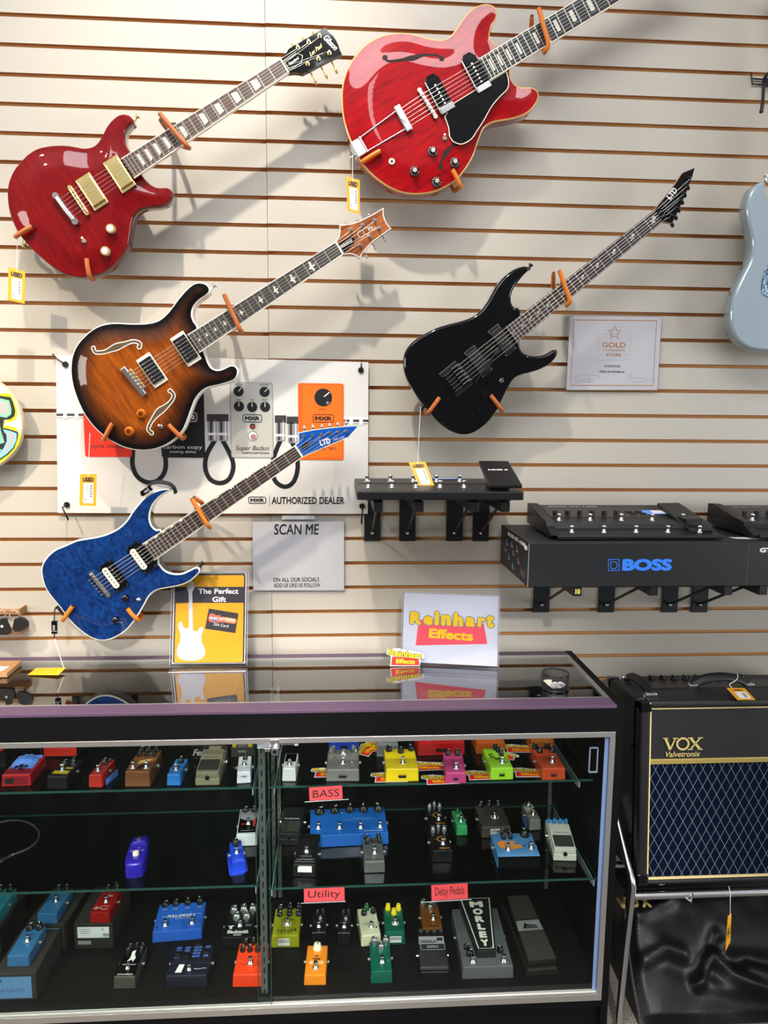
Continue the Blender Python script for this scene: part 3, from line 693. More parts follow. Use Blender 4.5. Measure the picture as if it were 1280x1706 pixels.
for sg in (1, -1): mb.tube([(e[0]+0.004, sg*0.019+e[1], 0.006), (cc[0], cc[1]+sg*0.026, zz)], 0.0021, M_CHROME, 8)
mb.box((e[0]-0.002, e[1], 0.004), (0.030, 0.044, 0.006), M_CHROME, 0.002); mb.box((e[0]+0.012, e[1], 0.007), (0.006, 0.046, 0.006), M_CHROME, 0.002); mb.box((e[0]-0.0175, e[1], -0.014), (0.003, 0.036, 0.036), M_CHROME, 0.001); mb.build('tailpiece', g.root)
g.strapbutton((e[0]-0.019, e[1]-0.004), (-1, -0.1))
g.strings(xb, 0.027, cc[0], posts, spb=0.0104, ht=zz+0.002, tail_sp=0.0098)
M_HAT = mat('black_knob', '#0d0d0e', 0.3, coat=0.5)
for c in ((588, 925), (725, 988), (478, 1045), (615, 1105)):
    c = Z([c], 0.01)[0]; M = T(c[0], c[1], g.top(*c)); mb = MB(); mb.lathe([(0.0135, 0.001), (0.0130, 0.003), (0.0085, 0.006), (0.0078, 0.014), (0.0068, 0.015)], M_HAT, M, 22); mb.lathe([(0.0058, 0.0150), (0.0058, 0.0156)], M_NICKEL, M, 14)
    for k in range(11):
        q = 0.6+k*0.5; mb.stroke([(0.0092*math.cos(q), 0.0092*math.sin(q)), (0.0128*math.cos(q), 0.0128*math.sin(q))], 0.0009, M_WHITE, 0.0054, M)
    mb.build('control_knob', g.root)
g.toggle(Z([(662, 845)])[0], M_NICKEL, M_CREAM, 0.1)
c = Z([(340, 985)])[0]; mb = MB(); M = T(c[0], c[1], g.top(*c)); mb.lathe([(0.0085, 0), (0.0085, 0.003), (0.005, 0.0042), (0.0035, 0.0042)], M_CREAM, M, 18, False); mb.lathe([(0.0036, 0.004), (0.0036, 0.0043)], M_SLOT, M, 12); mb.build('output_jack', g.root)
GB = g

# ---- sunburst semi-hollow with bird inlays (middle left)
M_BURST = figured('sunburst_flame', '#69300b', '#93490c', edge='#0a0504', scale=(90, 14, 10), rough=0.16)
M_BIND = mat('ivory_binding', '#eeeade', 0.35, coat=0.6)
M_BLKSIDE = mat('black_lacquer', '#0a0808', 0.15, coat=1.0)
g = Guitar('semi_hollow_guitar', 'brown sunburst semi-hollow guitar with white-edged f-holes, bird inlays and amber knobs', ((557.5, 403.8), (571.2, 424.6)), ((312, 557.5), (332.5, 587.5)), 0.020, 0.010, 0.06)
pr = [(915,375),(895,345),(880,300),(890,250),(925,205),(975,170),(1000,140),(990,105),(960,85),(925,80),(885,92),(840,130),(795,180),(750,240),(705,295),(650,335),(580,352),(480,355),(380,350),(300,358),(230,385),(165,435),(110,500),(80,570),(70,640),(72,710),(88,790),(120,880),(160,960),(210,1030),(270,1090),(340,1140),(420,1180),(500,1200),(580,1203),(650,1190),(720,1160),(780,1115),(825,1060),(855,990),(880,920),(905,860),(940,815),(985,785),(1050,770),(1120,750),(1165,730),(1185,695),(1186,660),(1170,640),(1140,632),(1090,655),(1050,665),(1010,650),(985,610),(970,570),(960,545)]
g.body(g.Ls(pr, .25, 100, 450), 0.045, M_BURST, M_BIND, (0.0016, 0.0030, M_BIND))
Z = lambda pts, h=0.010: g.Ls(pts, .25, 100, 450, h)
xb = g.L(229, 630, 0.02)[0]; sc = g.xn-xb
M_EBGREY = mat('ebony_grey', '#3a3634', 0.45, vary=0.3, vscale=80)
g.neck(sc, 22, M_EBGREY, mat('maple_neck', '#8a4a20', 0.3), {k: 'bird' for k in (3, 5, 7, 9, 12, 15, 17, 19, 21)}, M_BIND)
H = lambda pts: g.Ls(pts, 1/9.143, 540, 330, 0.012)
M_HEADW = figured('rosewood_veneer', '#5b2c15', '#b3693a', scale=(9, 120, 10), rough=0.3)
ho = g.head(H([(160,675),(225,590),(240,500),(235,410),(420,390),(560,340),(740,250),(910,145),(905,240),(930,330),(970,400),(1025,465),(900,550),(760,650),(660,750),(600,820),(545,915),(470,865),(390,845),(285,865)]), M_HEADW, mat('maple_neck'), M_BIND)
posts = H([(408,480),(585,410),(770,340),(840,460),(695,585),(553,715)]); buts = H([(338,368),(515,315),(695,232),(928,615),(782,735),(650,865)])
for i, (p, q) in enumerate(zip(posts, buts)): g.tuner(p, q, M_CHROME, M_CHROME, 0.0078)
tb = MB(); cs = H([(215,700),(410,590),(470,620),(450,700),(300,850)]); tb.prism(cs, g.hz, g.hz+0.0015, M_GLOSSBLK, smooth=False)
c = H([(335,695)])[0]; tb.text('Hollowbody', 0.0085, M_WHITE, T(c[0], c[1], g.hz+0.0018), shear=0.3, sx=0.9, bold=0.0002); tb.build('truss_cover', ho)
lg = MB()
for q, rr in (((565, 545), 0.009), ((645, 500), 0.009)): c = H([q])[0]; lg.stroke(disc(rr, 18, *c), 0.0013, M_PEARL, g.hz+0.0004, closed=True)
c = H([(725, 465)])[0]; lg.text('PRS', 0.014, M_PEARL, T(c[0], c[1], g.hz+0.0004) @ RZ(-0.45), shear=0.3); lg.build('head_logo', ho)
M_PRSRING = mat('cream_ring', '#ece5cf', 0.35)
M_SMOKE = mat('smoked_cover', '#2b2a2e', 0.15, 0.5, coat=1.0)
g.humbucker(Z([(838, 525)], .012)[0], M_PRSRING, M_SMOKE, poles=(M_NICKEL, 6)); g.humbucker(Z([(615, 668)], .012)[0], M_PRSRING, M_SMOKE, poles=(M_NICKEL, 6))
c = Z([(505, 735)], .016)[0]; mb = MB(); M = T(c[0], c[1], g.dome) @ RZ(0.08); mb.box((-0.006, 0, 0.007), (0.016, 0.094, 0.012), M_CHROME, 0.003, M)
for k in range(6): mb.box((0.004, (k-2.5)*0.0106, 0.011), (0.014, 0.0085, 0.006), M_GOLD if k % 2 else M_NICKEL, 0.0012, M)
mb.build('bridge', g.root)
g.strings(xb, 0.027, xb-0.006, posts, ht=0.022)
M_AMBER = mat('amber_knob', '#d4700a', 0.12, coat=1.0, trans=0.35); M_AMBTOP = mat('amber_dark', '#5a2403', 0.2)
for q in ((236, 689.5), (215.5, 718.8)): g.knob(g.L(*q, .012), 0.0110, 0.012, M_AMBER, M_AMBTOP, skirt=True)
g.toggle(g.L(268.5, 711, .012), M_NICKEL, M_NICKEL, 0.0)
M_HOLE2 = mat('pale_inside', '#4a3b22', 0.8)
fhole(g, Z([(222,520),(240,548),(300,545),(360,520),(420,497),(490,475),(535,490),(530,512)], .008), 0.012, mrim=M_BIND, mhole=M_HOLE2, head=0.0045)
fhole(g, Z([(735,805),(758,830),(745,870),(700,915),(655,950),(610,1010),(590,1060),(610,1085)], .008), 0.012, mrim=M_BIND, mhole=M_HOLE2, head=0.0045)
g.strapbutton(g.L(353, 480, -0.02), (1, 0.15))
GD = g

# ---- black superstrat (right)
M_BLKGTR = mat('black_gloss_lacquer', '#040406', 0.08, coat=1.0)
g = Guitar('electric_guitar', 'glossy black double cutaway electric guitar with skull inlays and black tremolo, hung at right', ((1091, 350), (1106, 368.8)), ((842, 545.5), (862.5, 570)), 0.012, 0.0, Yg=YG-0.004)
kh = [(870,345),(835,330),(812,300),(808,260),(820,215),(850,165),(890,115),(930,75),(930,60),(900,52),(860,60),(810,85),(760,125),(715,180),(680,240),(645,300),(600,355),(540,395),(470,420),(390,440),(310,465),(240,500),(180,535),(130,580),(100,630),(90,690),(95,750),(115,810),(150,870),(200,950),(260,1020),(310,1080),(370,1130),(430,1163),(490,1175),(550,1165),(610,1130),(665,1080),(715,1010),(755,930),(790,860),(830,800),(880,775),(940,760),(1000,740),(1060,710),(1100,670),(1120,635),(1110,608),(1085,612),(1050,635),(1000,650),(940,650),(890,630),(865,590),(865,555)]
g.body(g.Ls(kh, .25, 650, 430), 0.042, M_BLKGTR, M_BLKGTR, r=0.006)
Z = lambda pts, h=0.006: g.Ls(pts, .25, 650, 430, h)
xb = g.L(767.5, 615, 0.014)[0]; sc = g.xn-xb
g.neck(sc, 24, mat('dark_rosewood', '#37292a', 0.45, vary=0.25, vscale=60), M_BLKGTR, {k: 'skull' for k in (1, 3, 5, 7, 9, 12, 15, 17, 19, 21, 24)}, None, side=M_BLACK)
H = lambda pts: g.Ls(pts, 1/10.667, 1060, 260, 0.006)
M_MAPLE = mat('maple_edge', '#c98f62', 0.4)
ho = g.head(H([(330,960),(420,850),(560,680),(700,500),(830,300),(1050,205),(1000,380),(960,470),(900,640),(820,830),(740,1010),(650,1185),(490,1160)]), M_BLKGTR, M_MAPLE)
posts = H([(940,395),(880,530),(825,665),(770,800),(715,930),(655,1075)]); buts = H([(990,515),(932,650),(885,780),(825,920),(772,1055),(708,1185)])
for p, q in zip(posts, buts): g.tuner(p, q, M_BLACK, M_GLOSSBLK, 0.0082, 0.6)
lg = MB(); c = H([(648, 665)])[0]; lg.text('LTD', 0.021, M_PAPER, T(c[0], c[1], g.hz+0.0003) @ RZ(0.22), bold=0.0012, sx=0.85); lg.build('head_logo', ho)
mb = MB()
for i in range(3): mb.box((g.xn+0.006, (i-1)*0.0125, g.hf+0.001), (0.014, 0.0115, 0.009), M_GLOSSBLK, 0.001)
mb.box((g.xn+0.028, 0.0, g.hz+0.006), (0.008, 0.046, 0.006), M_BLACK, 0.001); mb.build('locking_nut', g.root)
M_EMG = mat('satin_black', '#141416', 0.45)
for c in ((748, 548), (590, 690)):
    c = Z([c])[0]; g.humbucker(c, M_BLACK, M_EMG, style='active', W=0.040, L=0.089, cover=(0.070, 0.036), poles=(M_EMG, 0))
c = Z([(455, 780)])[0]; c2 = (xb, 0.0); mb = MB(); M = T(xb-0.004, 0, 0)
mb.box((-0.022, 0, 0.004), (0.062, 0.084, 0.006), M_BLACK, 0.002, M)
for k in range(6):
    mb.box((-0.004, (k-2.5)*0.0106, 0.011), (0.030, 0.0092, 0.009), M_GLOSSBLK, 0.002, M); mb.cyl((-0.045, (k-2.5)*0.0106, 0.013), (-0.018, (k-2.5)*0.0106, 0.011), 0.0022, M_GLOSSBLK, n=8, M=M); mb.cyl((-0.050, (k-2.5)*0.0106, 0.012), (-0.045, (k-2.5)*0.0106, 0.013), 0.0042, M_GLOSSBLK, n=10, M=M)
o = mb.build('tremolo_bridge', g.root)
ab = MB(); a0 = Z([(690, 690)], .02)[0]; a1 = Z([(765, 540)], .024)[0]; ab.tube([(xb+0.01, -0.042, 0.008), (a0[0]-0.03, a0[1], 0.02), (a1[0], a1[1], 0.024)], 0.0024, M_BLACK, 8); ab.build('tremolo_arm', o)
g.strings(xb, 0.0165, xb-0.01, posts[::-1][::-1], r=0.0005)
for q in ((816, 637.5), (807.5, 660.5), (800, 684.5)): g.knob(g.L(*q, .006), 0.0088, 0.013, M_GLOSSBLK)
g.toggle(g.L(836, 634.5, .004), M_NICKEL, M_BLACK)
g.strapbutton(g.L(881, 448, -.02), (1, 0.4), M_BLACK); g.strapbutton(g.L(706, 677, -.02), (-1, -0.3), M_BLACK)
GC = g

# ---- blue quilted superstrat (lower left)
M_QUILT = figured('blue_quilt', '#051c48', '#0b3470', scale=(55, 38, 10), rough=0.18, quilt=True, contrast=(0.32, 0.66))
M_ABAL = mat('abalone_binding', '#d5dcc8', 0.3, coat=0.8, vary=0.2, vscale=220)
M_BLUESIDE = mat('dark_blue_side', '#10141f', 0.2, coat=1.0)
g = Guitar('electric_guitar', 'blue quilted-top electric guitar with pale binding, cream and black pickups, hung lowest above the counter', ((489.4, 743), (503.75, 762.5)), ((237, 906), (257.5, 933.75)), 0.016, 0.005, 0.05, Yg=YG-0.004)
bl = [(880,460),(845,450),(815,425),(800,380),(805,330),(825,280),(865,235),(910,205),(935,190),(930,175),(900,175),(850,185),(805,205),(760,235),(720,280),(680,330),(645,385),(600,430),(540,465),(470,490),(390,505),(310,520),(240,550),(170,580),(120,620),(85,670),(72,720),(80,780),(100,840),(140,900),(190,960),(235,1020),(280,1075),(340,1130),(400,1170),(460,1190),(520,1188),(580,1165),(640,1125),(690,1070),(730,1010),(765,950),(800,890),(850,855),(920,840),(1000,825),(1060,800),(1105,765),(1135,730),(1130,705),(1100,700),(1060,720),(1010,740),(950,740),(900,720),(870,685),(858,650)]
g.body(g.Ls(bl, .25, 50, 770), 0.042, M_QUILT, M_BLUESIDE, (0.0042, 0.0040, M_ABAL))
Z = lambda pts, h=0.008: g.Ls(pts, .25, 50, 770, h)
xb = g.L(168, 972, 0.016)[0]; sc = g.xn-xb
g.neck(sc, 24, mat('dark_rosewood'), mat('maple_neck'), {k: 'flag' for k in (3, 5, 7, 9, 12, 15, 17, 19, 21, 24)}, M_ABAL)
H = lambda pts: g.Ls(pts, .125, 460, 690, 0.008)
ho = g.head(H([(235,425),(290,380),(300,330),(295,245),(500,205),(700,180),(900,160),(1110,150),(970,310),(800,380),(600,465),(450,530),(350,580)]), mat('blue_lacquer', '#0f4fa6', 0.15, coat=1.0), M_BLUESIDE, M_ABAL)
posts = H([(370,295),(487,283),(600,270),(712,245),(827,235),(940,225)]); buts = H([(373,185),(487,172),(610,165),(712,148),(822,138),(935,115)])
for p, q in zip(posts, buts): g.tuner(p, q, M_CHROME, M_CHROME, 0.0078, 0.6)
lg = MB(); c = H([(655, 372)])[0]; c2 = H([(835, 325)])[0]; c3 = H([(740, 350)])[0]; ang = math.atan2(c2[1]-c[1], c2[0]-c[0])
lg.text('LTD', 0.021, M_PAPER, T(c[0], c[1], g.hz+0.0005) @ RZ(ang), bold=0.0011, sx=0.8); lg.text('DELUXE', 0.0085, M_PAPER, T(c2[0], c2[1], g.hz+0.0005) @ RZ(ang), shear=0.3, sx=1.05); lg.build('head_logo', ho)
tb = MB(); tb.prism(H([(320,455),(400,370),(485,370),(400,470)]), g.hz, g.hz+0.0015, M_BLACK, smooth=False); tb.build('truss_cover', ho)
for c in ((742, 635), (558, 760)): g.humbucker(Z([c], .010)[0], M_GLOSSBLK, M_CREAM, style='zebra')
g.tunomatic(Z([(465, 815)], .012)[0], 0.03, 0.078, M_NICKEL, 0.011, 0.012)
g.strings(xb, 0.0195, xb-0.024, posts, ht=0.006, r=0.0005)
mb = MB()
for k in range(6): mb.lathe([(0.0028, 0.004), (0.0028, 0.0062)], M_NICKEL, T(xb-0.024+(k-2.5)*0.0006, (2.5-k)*0.0105, 0), 10)
mb.build('string_ferrules', g.root)
for q in ((208.7, 996), (192.5, 1032.5)):
    c = g.L(*q, .010); M = T(c[0], c[1], g.top(*c)); mb = MB(); mb.lathe([(0.0095, 0), (0.0095, 0.010), (0.0080, 0.0135), (0.0025, 0.0138)], mat('black_chrome', '#4a4a4e', 0.2, 1.0), M, 20); mb.build('control_knob', g.root)
g.toggle(g.L(231, 1000, .008), M_NICKEL, M_WHITE)
g.strapbutton(g.L(332, 944, -0.01), (1, 0.2), M_BLACK)
GE = g

# ---- pale blue guitar at the right edge
M_SONIC = mat('pale_blue_metallic', '#9fadb5', 0.15, 0.15, coat=1.0)
M_TANSIDE = mat('aged_side', '#c09a6a', 0.25, coat=0.8)
g = Guitar('electric_guitar', 'pale metallic blue electric guitar hung upright and cut off by the right edge', ((1317, 15), (1352, 15)), ((1311, 345), (1362, 345)), 0.010, 0.0, Yg=YG)
u = 0.1934
st = [(1297,352),(1287,342),(1279,325),(1277,305),(1279,298),(1270,302),(1259,309),(1251,319),(1247,334),(1245,349),(1248,369),(1252.5,388),(1255,403),(1254,421),(1250,436),(1240,456),(1230,477),(1222.5,498),(1218.7,517.5),(1218.7,535),(1221.6,550),(1230,566),(1244,577.5),(1261,583),(1280,585),(1312,588),(1350,588),(1395,582),(1425,566),(1437,540),(1434,510),(1420,478),(1405,450),(1400,425),(1408,395),(1415,370),(1411,350),(1398,344),(1387,352),(1379,366),(1370,372)]
g.body([g.L(x, y) for x, y in st], 0.044, M_SONIC, mat('pale_blue_side', '#7f8d94', 0.2, coat=1.0), r=0.007)
M_MAPFB = mat('maple_board', '#d9b27a', 0.3, coat=0.8)
g.neck(0.62, 21, M_MAPFB, M_MAPFB, {}, None)
g.head([(g.xn+x, y) for x, y in [(0, -0.021), (0.02, -0.03), (0.06, -0.045), (0.12, -0.06), (0.17, -0.055), (0.185, -0.03), (0.18, 0.0), (0.15, 0.022), (0.05, 0.025), (0.0, 0.021)]], M_MAPFB, M_MAPFB)
posts = [(g.xn+0.03+0.024*i, 0.004-0.002*i) for i in range(6)]
for p in posts: g.tuner(p, (p[0], 0.040), M_CHROME, M_CHROME)
def engraved():
    m = bpy.data.materials.new('engraved_plate'); m.use_nodes = True; nt = m.node_tree; b = nt.nodes['Principled BSDF']; N = nt.nodes.new; L = nt.links.new
    tc = N('ShaderNodeTexCoord'); n = N('ShaderNodeTexNoise'); n.inputs['Scale'].default_value = 60; n.inputs['Distortion'].default_value = 4; L(tc.outputs['Object'], n.inputs['Vector'])
    r = N('ShaderNodeValToRGB'); r.color_ramp.interpolation = 'CONSTANT'; r.color_ramp.elements[0].color = lin('#3c5478'); r.color_ramp.elements[1].position = 0.5; r.color_ramp.elements[1].color = lin('#b9cfe6')
    L(n.outputs['Fac'], r.inputs['Fac']); L(r.outputs['Color'], b.inputs['Base Color']); b.inputs['Roughness'].default_value = 0.25; b.inputs['Metallic'].default_value = 0.5; return m
mb = MB(); mb.prism(spline([g.L(x, y, .002) for x, y in [(1296,420),(1284,434),(1275,452),(1270,472),(1270,487),(1276,493),(1290,497),(1330,500),(1375,498),(1390,480),(1385,440),(1375,420),(1366,385),(1310,385)]], 0.006), 0.0002, 0.0025, engraved()); mb.build('engraved_pickguard', g.root)
mb = MB(); q = g.L(1336, 505, .003); mb.box((q[0], q[1], 0.006), (0.02, 0.08, 0.01), M_CHROME, 0.002); mb.build('bridge', g.root)
g.strings(q[0], 0.013, q[0]-0.01, posts)
g.strapbutton(g.L(1277, 300, -0.02), (1, 0.1))
# ------------------------------------------------------------------ guitar hangers
M_TIP = mat('black_cap', '#1a1a1a', 0.6)
def arm(t, pts, m, name='padded_arm', r=0.0062):
    mb = MB(); mb.tube(spline(pts, 0.008, False) if len(pts) > 2 else pts, r, m, 10)
    d = (Vector(pts[-1])-Vector(pts[-2])).normalized(); mb.cyl(Vector(pts[-1])-d*0.001, Vector(pts[-1])+d*0.0015, r*0.72, M_TIP, n=10)
    o = mb.build(name, t); o.matrix_local = t.matrix_world.inverted()
def spline3(pts, k=6):
    P = [Vector(p) for p in pts]; out = []
    for i in range(len(P)-1):
        p0 = P[max(0, i-1)]; p1 = P[i]; p2 = P[i+1]; p3 = P[min(len(P)-1, i+2)]
        for j in range(k):
            t = j/k; out.append(0.5*((2*p1)+(p2-p0)*t+(2*p0-5*p1+4*p2-p3)*t*t+(3*p1-p0-3*p2+p3)*t**3))
    return out+[P[-1]]
def arm3(t, pts, m, name='padded_arm', r=0.0062):
    mb = MB(); P = spline3(pts); mb.tube(P, r, m, 10); d = (P[-1]-P[-2]).normalized(); mb.cyl(P[-1]-d*0.001, P[-1]+d*0.0015, r*0.72, M_TIP, n=10)
    o = mb.build(name, t); o.matrix_local = t.matrix_world.inverted()
def neck_hanger(label, m, up, low, bend, back, zf, group=None, g=None):
    """plate on the slat wall, one arm under and across the front of the neck, one behind its upper side"""
    F = lambda q, d: PY(q[0], q[1], YG-d)
    c = PY((up[0]+low[0])/2, (up[1]+low[1])/2+4, -0.004); t = thing('guitar_hanger', label, 'hanger', T(c.x, -0.002, c.z), 'padded guitar hangers')
    mb = MB(); mb.box((c.x, -0.008, c.z), (0.026, 0.012, 0.040), M_BLACK, 0.002); mb.box((c.x, -0.022, c.z), (0.018, 0.03, 0.018), M_BLACK, 0.002); o = mb.build('bracket_plate', t); o.matrix_local = t.matrix_world.inverted()
    b0 = F(bend, zf-0.045); b0y = Vector((c.x, -0.036, c.z))
    low3, up3 = F(low, zf), F(up, zf+0.006)
    # keep the arm outside the neck: pass below it, then rise across the strings
    arm3(t, [b0y, Vector(((b0.x+c.x)/2, -0.055, (b0.z*2+c.z)/3)), b0, F(bend, zf-0.014), low3, (low3+up3)/2, up3], m)
    k0, k1 = F(back[1], zf-0.06), F(back[0], zf-0.012)
    arm3(t, [b0y, Vector(((k0.x+c.x)/2, -0.05, (k0.z+c.z)/2)), k0, (k0+k1)/2, k1], m)
def body_hook(label, m, end, bend, start, depth_front):
    q = (start[0]+(end[0]-start[0])*0.8, start[1]+(end[1]-start[1])*0.8-6)
    a = PY(q[0], q[1], -0.006); t = thing('guitar_hook', label, 'hook', T(a.x, -0.002, a.z), 'padded lower guitar hooks')
    mb = MB(); mb.box((a.x, -0.006, a.z), (0.02, 0.01, 0.05), M_BLACK, 0.002); o = mb.build('bracket_plate', t); o.matrix_local = t.matrix_world.inverted()
    d = Vector((bend[0]-end[0], bend[1]-end[1])).normalized(); bo = (bend[0]+d.x*3.0, bend[1]+d.y*3.0)
    b = PY(bo[0], bo[1], YG-depth_front+0.006); b1 = PY(bo[0], bo[1], YG+0.03); s_ = PY((start[0]+bend[0])/2+d.x*2, (start[1]+bend[1])/2+d.y*2, YG+0.062); e = PY(end[0], end[1], YG-depth_front-0.005)
    arm3(t, [a, PY(q[0], q[1], -0.03), s_, b1, b, (b+e)/2+Vector((0, -0.004, 0)), e], m)
neck_hanger('copper padded hanger across the neck of the dark red guitar at top left', M_COPPER, (266, 189), (309, 240), (314, 246), ((268, 200), (276, 212)), 0.034)
body_hook('copper padded hook under the left side of the dark red guitar', M_COPPER, (53.7, 377.5), (31, 391), (27, 393), 0.012)
body_hook('copper padded hook under the bottom of the dark red guitar', M_COPPER, (144.5, 431), (149, 458), (165, 465), 0.012)
neck_hanger('orange padded hanger across the black fretboard of the bright red guitar', M_ORANGETUBE, (897.6, 13.4), (913.7, 72), (908, 86), ((886.3, 27), (886, 49)), 0.034)
body_hook('orange padded hook beside the bright red guitar\'s tailpiece end', M_ORANGETUBE, (633.8, 251.5), (607, 268), (601, 287), 0.012)
body_hook('orange padded hook under the bright red guitar\'s black knobs', M_ORANGETUBE, (754, 283), (766, 308), (744, 322), 0.012)
neck_hanger('copper padded hanger across the neck of the sunburst guitar', M_COPPER, (373.7, 491), (399, 547), (402, 551), ((376, 496), (382, 510)), 0.034)
body_hook('copper padded hook under the left side of the sunburst guitar', M_COPPER, (187.5, 705), (175, 729), (172, 727), 0.012)
body_hook('copper padded hook under the right side of the sunburst guitar', M_COPPER, (281, 707.5), (301, 727.5), (310, 722), 0.012)
neck_hanger('copper padded hanger across the neck of the black guitar', M_ORANGETUBE, (932.5, 451), (949.4, 500), (945, 508), ((922.6, 455), (922, 478)), 0.032)
body_hook('copper padded hook under the left side of the black guitar', M_COPPER, (732.5, 662.5), (716, 685), (708, 683.7), 0.008)
body_hook('copper padded hook under the right side of the black guitar', M_COPPER, (817.5, 658.7), (833.7, 680), (836, 681), 0.008)
neck_hanger('orange padded hanger across the neck of the blue guitar', M_ORANGETUBE, (319.5, 831), (345, 873), (349, 878), ((323.7, 828.7), (337.5, 838.7)), 0.034)
body_hook('orange padded hook under the left side of the blue guitar', M_ORANGETUBE, (121, 1010), (108, 1029), (106, 1030), 0.009)
body_hook('orange padded hook under the right side of the blue guitar', M_ORANGETUBE, (212.5, 1013.7), (227, 1030), (243, 1020), 0.009)
# black forked hook with its arms out to the right, top right corner
t = thing('guitar_hook', 'black metal slat wall hook with a down-turned arm in the top right corner', 'hook', T(PY(1265, 150, 0).x, 0, PY(1265, 150, 0).z))
mb = MB(); W_ = lambda x, y, Y: PY(x, y, Y)
mb.tube([W_(1252, 121, 0.002), W_(1252.5, 127, -0.006), W_(1254, 140, -0.006), W_(1285, 142, -0.006)], 0.0022, M_BLACK, 8); mb.tube([W_(1254, 131, -0.006), W_(1285, 133, -0.006)], 0.0022, M_BLACK, 8)
o = mb.build('wire_frame', t); o.matrix_local = t.matrix_world.inverted()
mb = MB(); a = W_(1276, 137, -0.012); mb.box((a.x+0.008, -0.012, a.z), (0.032, 0.012, 0.022), M_BLACK, 0.002); o = mb.build('bracket_plate', t); o.matrix_local = t.matrix_world.inverted()
mb = MB(); mb.tube([W_(1273, 138, -0.016), W_(1271.5, 165, -0.10), W_(1270, 180, -0.11), W_(1268.5, 187, -0.112)], [0.0045, 0.0045, 0.005, 0.0055], M_BLACK, 10); mb.tube([W_(1274, 130, -0.016), W_(1284, 118, -0.08)], 0.0045, M_BLACK, 10); o = mb.build('padded_arm', t); o.matrix_local = t.matrix_world.inverted()

# ------------------------------------------------------------------ flat printed sheets
class Sheet:
    def __init__(s, M): s.M = M; s.I = M.inverted()
    def L(s, px, py):
        o = s.I @ CAM; d = s.I.to_3x3() @ ray(px, py); k = -o.z/d.z; return (o.x+d.x*k, o.y+d.y*k)
    def Ls(s, pts, sc=1, ox=0, oy=0): return [s.L(ox+x*sc, oy+y*sc) for x, y in pts]
    def mpp(s, px, py): a, b = s.L(px, py), s.L(px, py+1); return math.hypot(a[0]-b[0], a[1]-b[1])
    def text(s, mb, txt, x0, x1, yc, h, m, z, rot=0.0, **kw):
        """fit the string between pixel columns x0..x1, h pixels tall, centred on row yc"""
        k = s.mpp((x0+x1)/2, yc); c = s.L((x0+x1)/2, yc); mb.text(txt, 0.05, m, T(c[0], c[1], z) @ RZ(rot), fit=((x1-x0)*k, h*k), **kw)
    def rect(s, x0, y0, x1, y1): return s.Ls([(x0, y0), (x1, y0), (x1, y1), (x0, y1)])
    def rr(s, x0, y0, x1, y1, r=2, n=4):
        a, b = s.L(x0, y1), s.L(x1, y0); k = s.mpp(x0, y0); return rrect(abs(b[0]-a[0]), abs(b[1]-a[1]), r*k, n, (a[0]+b[0])/2, (a[1]+b[1])/2)
    def disc(s, x, y, r, n=18): c = s.L(x, y); return disc(r*s.mpp(x, y), n, *c)
def px_tag(label, quad, Y, cord=None, Ybot=None, hole=True, text='USED', ink=M_INK, back=False, cat='price tag'):
    """yellow hang tag from its four corners TL TR BR BL"""
    Yb = Y if Ybot is None else Ybot
    p = [PY(*quad[0], Y), PY(*quad[1], Y), PY(*quad[2], Yb), PY(*quad[3], Yb)]; c = (p[2]+p[3])/2
    x = ((p[1]-p[0])+(p[2]-p[3])).normalized(); y = ((p[0]-p[3])+(p[1]-p[2])).normalized(); M = frame(c, x, y); I = M.inverted()
    t = thing('price_tag', label, cat, M, 'yellow used price tags'); q = [I @ v for v in p]; q = [(v.x, v.y) for v in q]
    bil = lambda u, v: tuple((1-v)*((1-u)*q[3][k]+u*q[2][k])+v*((1-u)*q[0][k]+u*q[1][k]) for k in (0, 1))
    mb = MB(); mb.prism([q[3], q[2], q[1], q[0]], -0.0004, 0.0004, M_TAG, smooth=False)
    z = 0.0006; qd = lambda u0, v0, u1, v1: [bil(u0, v0), bil(u1, v0), bil(u1, v1), bil(u0, v1)]
    if text:
        a, b = bil(0.16, 0.84), bil(0.84, 0.84); w = math.hypot(b[0]-a[0], b[1]-a[1]); h = math.hypot(*(Vector(bil(.5, .76))-Vector(bil(.5, .90))))
        cc = bil(0.5, 0.83); mb.text(text, 0.03, ink, T(cc[0], cc[1], z) @ RZ(math.atan2(b[1]-a[1], b[0]-a[0])), fit=(w, h), bold=0.002)
        mb.flat(qd(0.22, 0.08, 0.82, 0.72), z, M_WHITE)
        for k in range(14): mb.flat(qd(0.62, 0.28+k*0.028, 0.76, 0.28+k*0.028+(0.010 if k % 3 else 0.019)), z+0.0002, M_INK)
        for k in range(4): mb.flat(qd(0.28+k*0.07, 0.45-0.05*(k % 2), 0.305+k*0.07, 0.68), z+0.0002, mat('grey_print', '#77736f', 0.7))
        mb.flat(qd(0.30, 0.13, 0.335, 0.24), z+0.0002, M_INK)
    else:
        random.seed(3)
        for k in range(9):
            u = 0.15+0.08*k; v = 0.35+0.3*random.random(); mb.stroke([bil(u, v), bil(u+0.05, v+0.1), bil(u+0.03, v-0.12)], 0.001, mat('faded_print', '#7a5a1c', 0.7), z)
    if hole: c0 = bil(0.5, 0.95); mb.flat(disc(0.0022, 12, *c0), z+0.0001, M_WHITE)
    mb.build('tag_card', t)
    if cord:
        cb = MB(); P = [I @ v for v in cord]; cb.tube(P, 0.0007, M_STRING, 6); cb.build('tag_cord', t)
    return t
V3 = lambda x, y, Y: PY(x, y, Y)
px_tag('yellow USED tag hanging from the dark red guitar at the left edge', [(14, 445), (42, 452), (41, 506), (13, 500)], -0.115, [V3(28, 449, -.1165), V3(28.5, 420, -.116), V3(29, 397, -.112)])
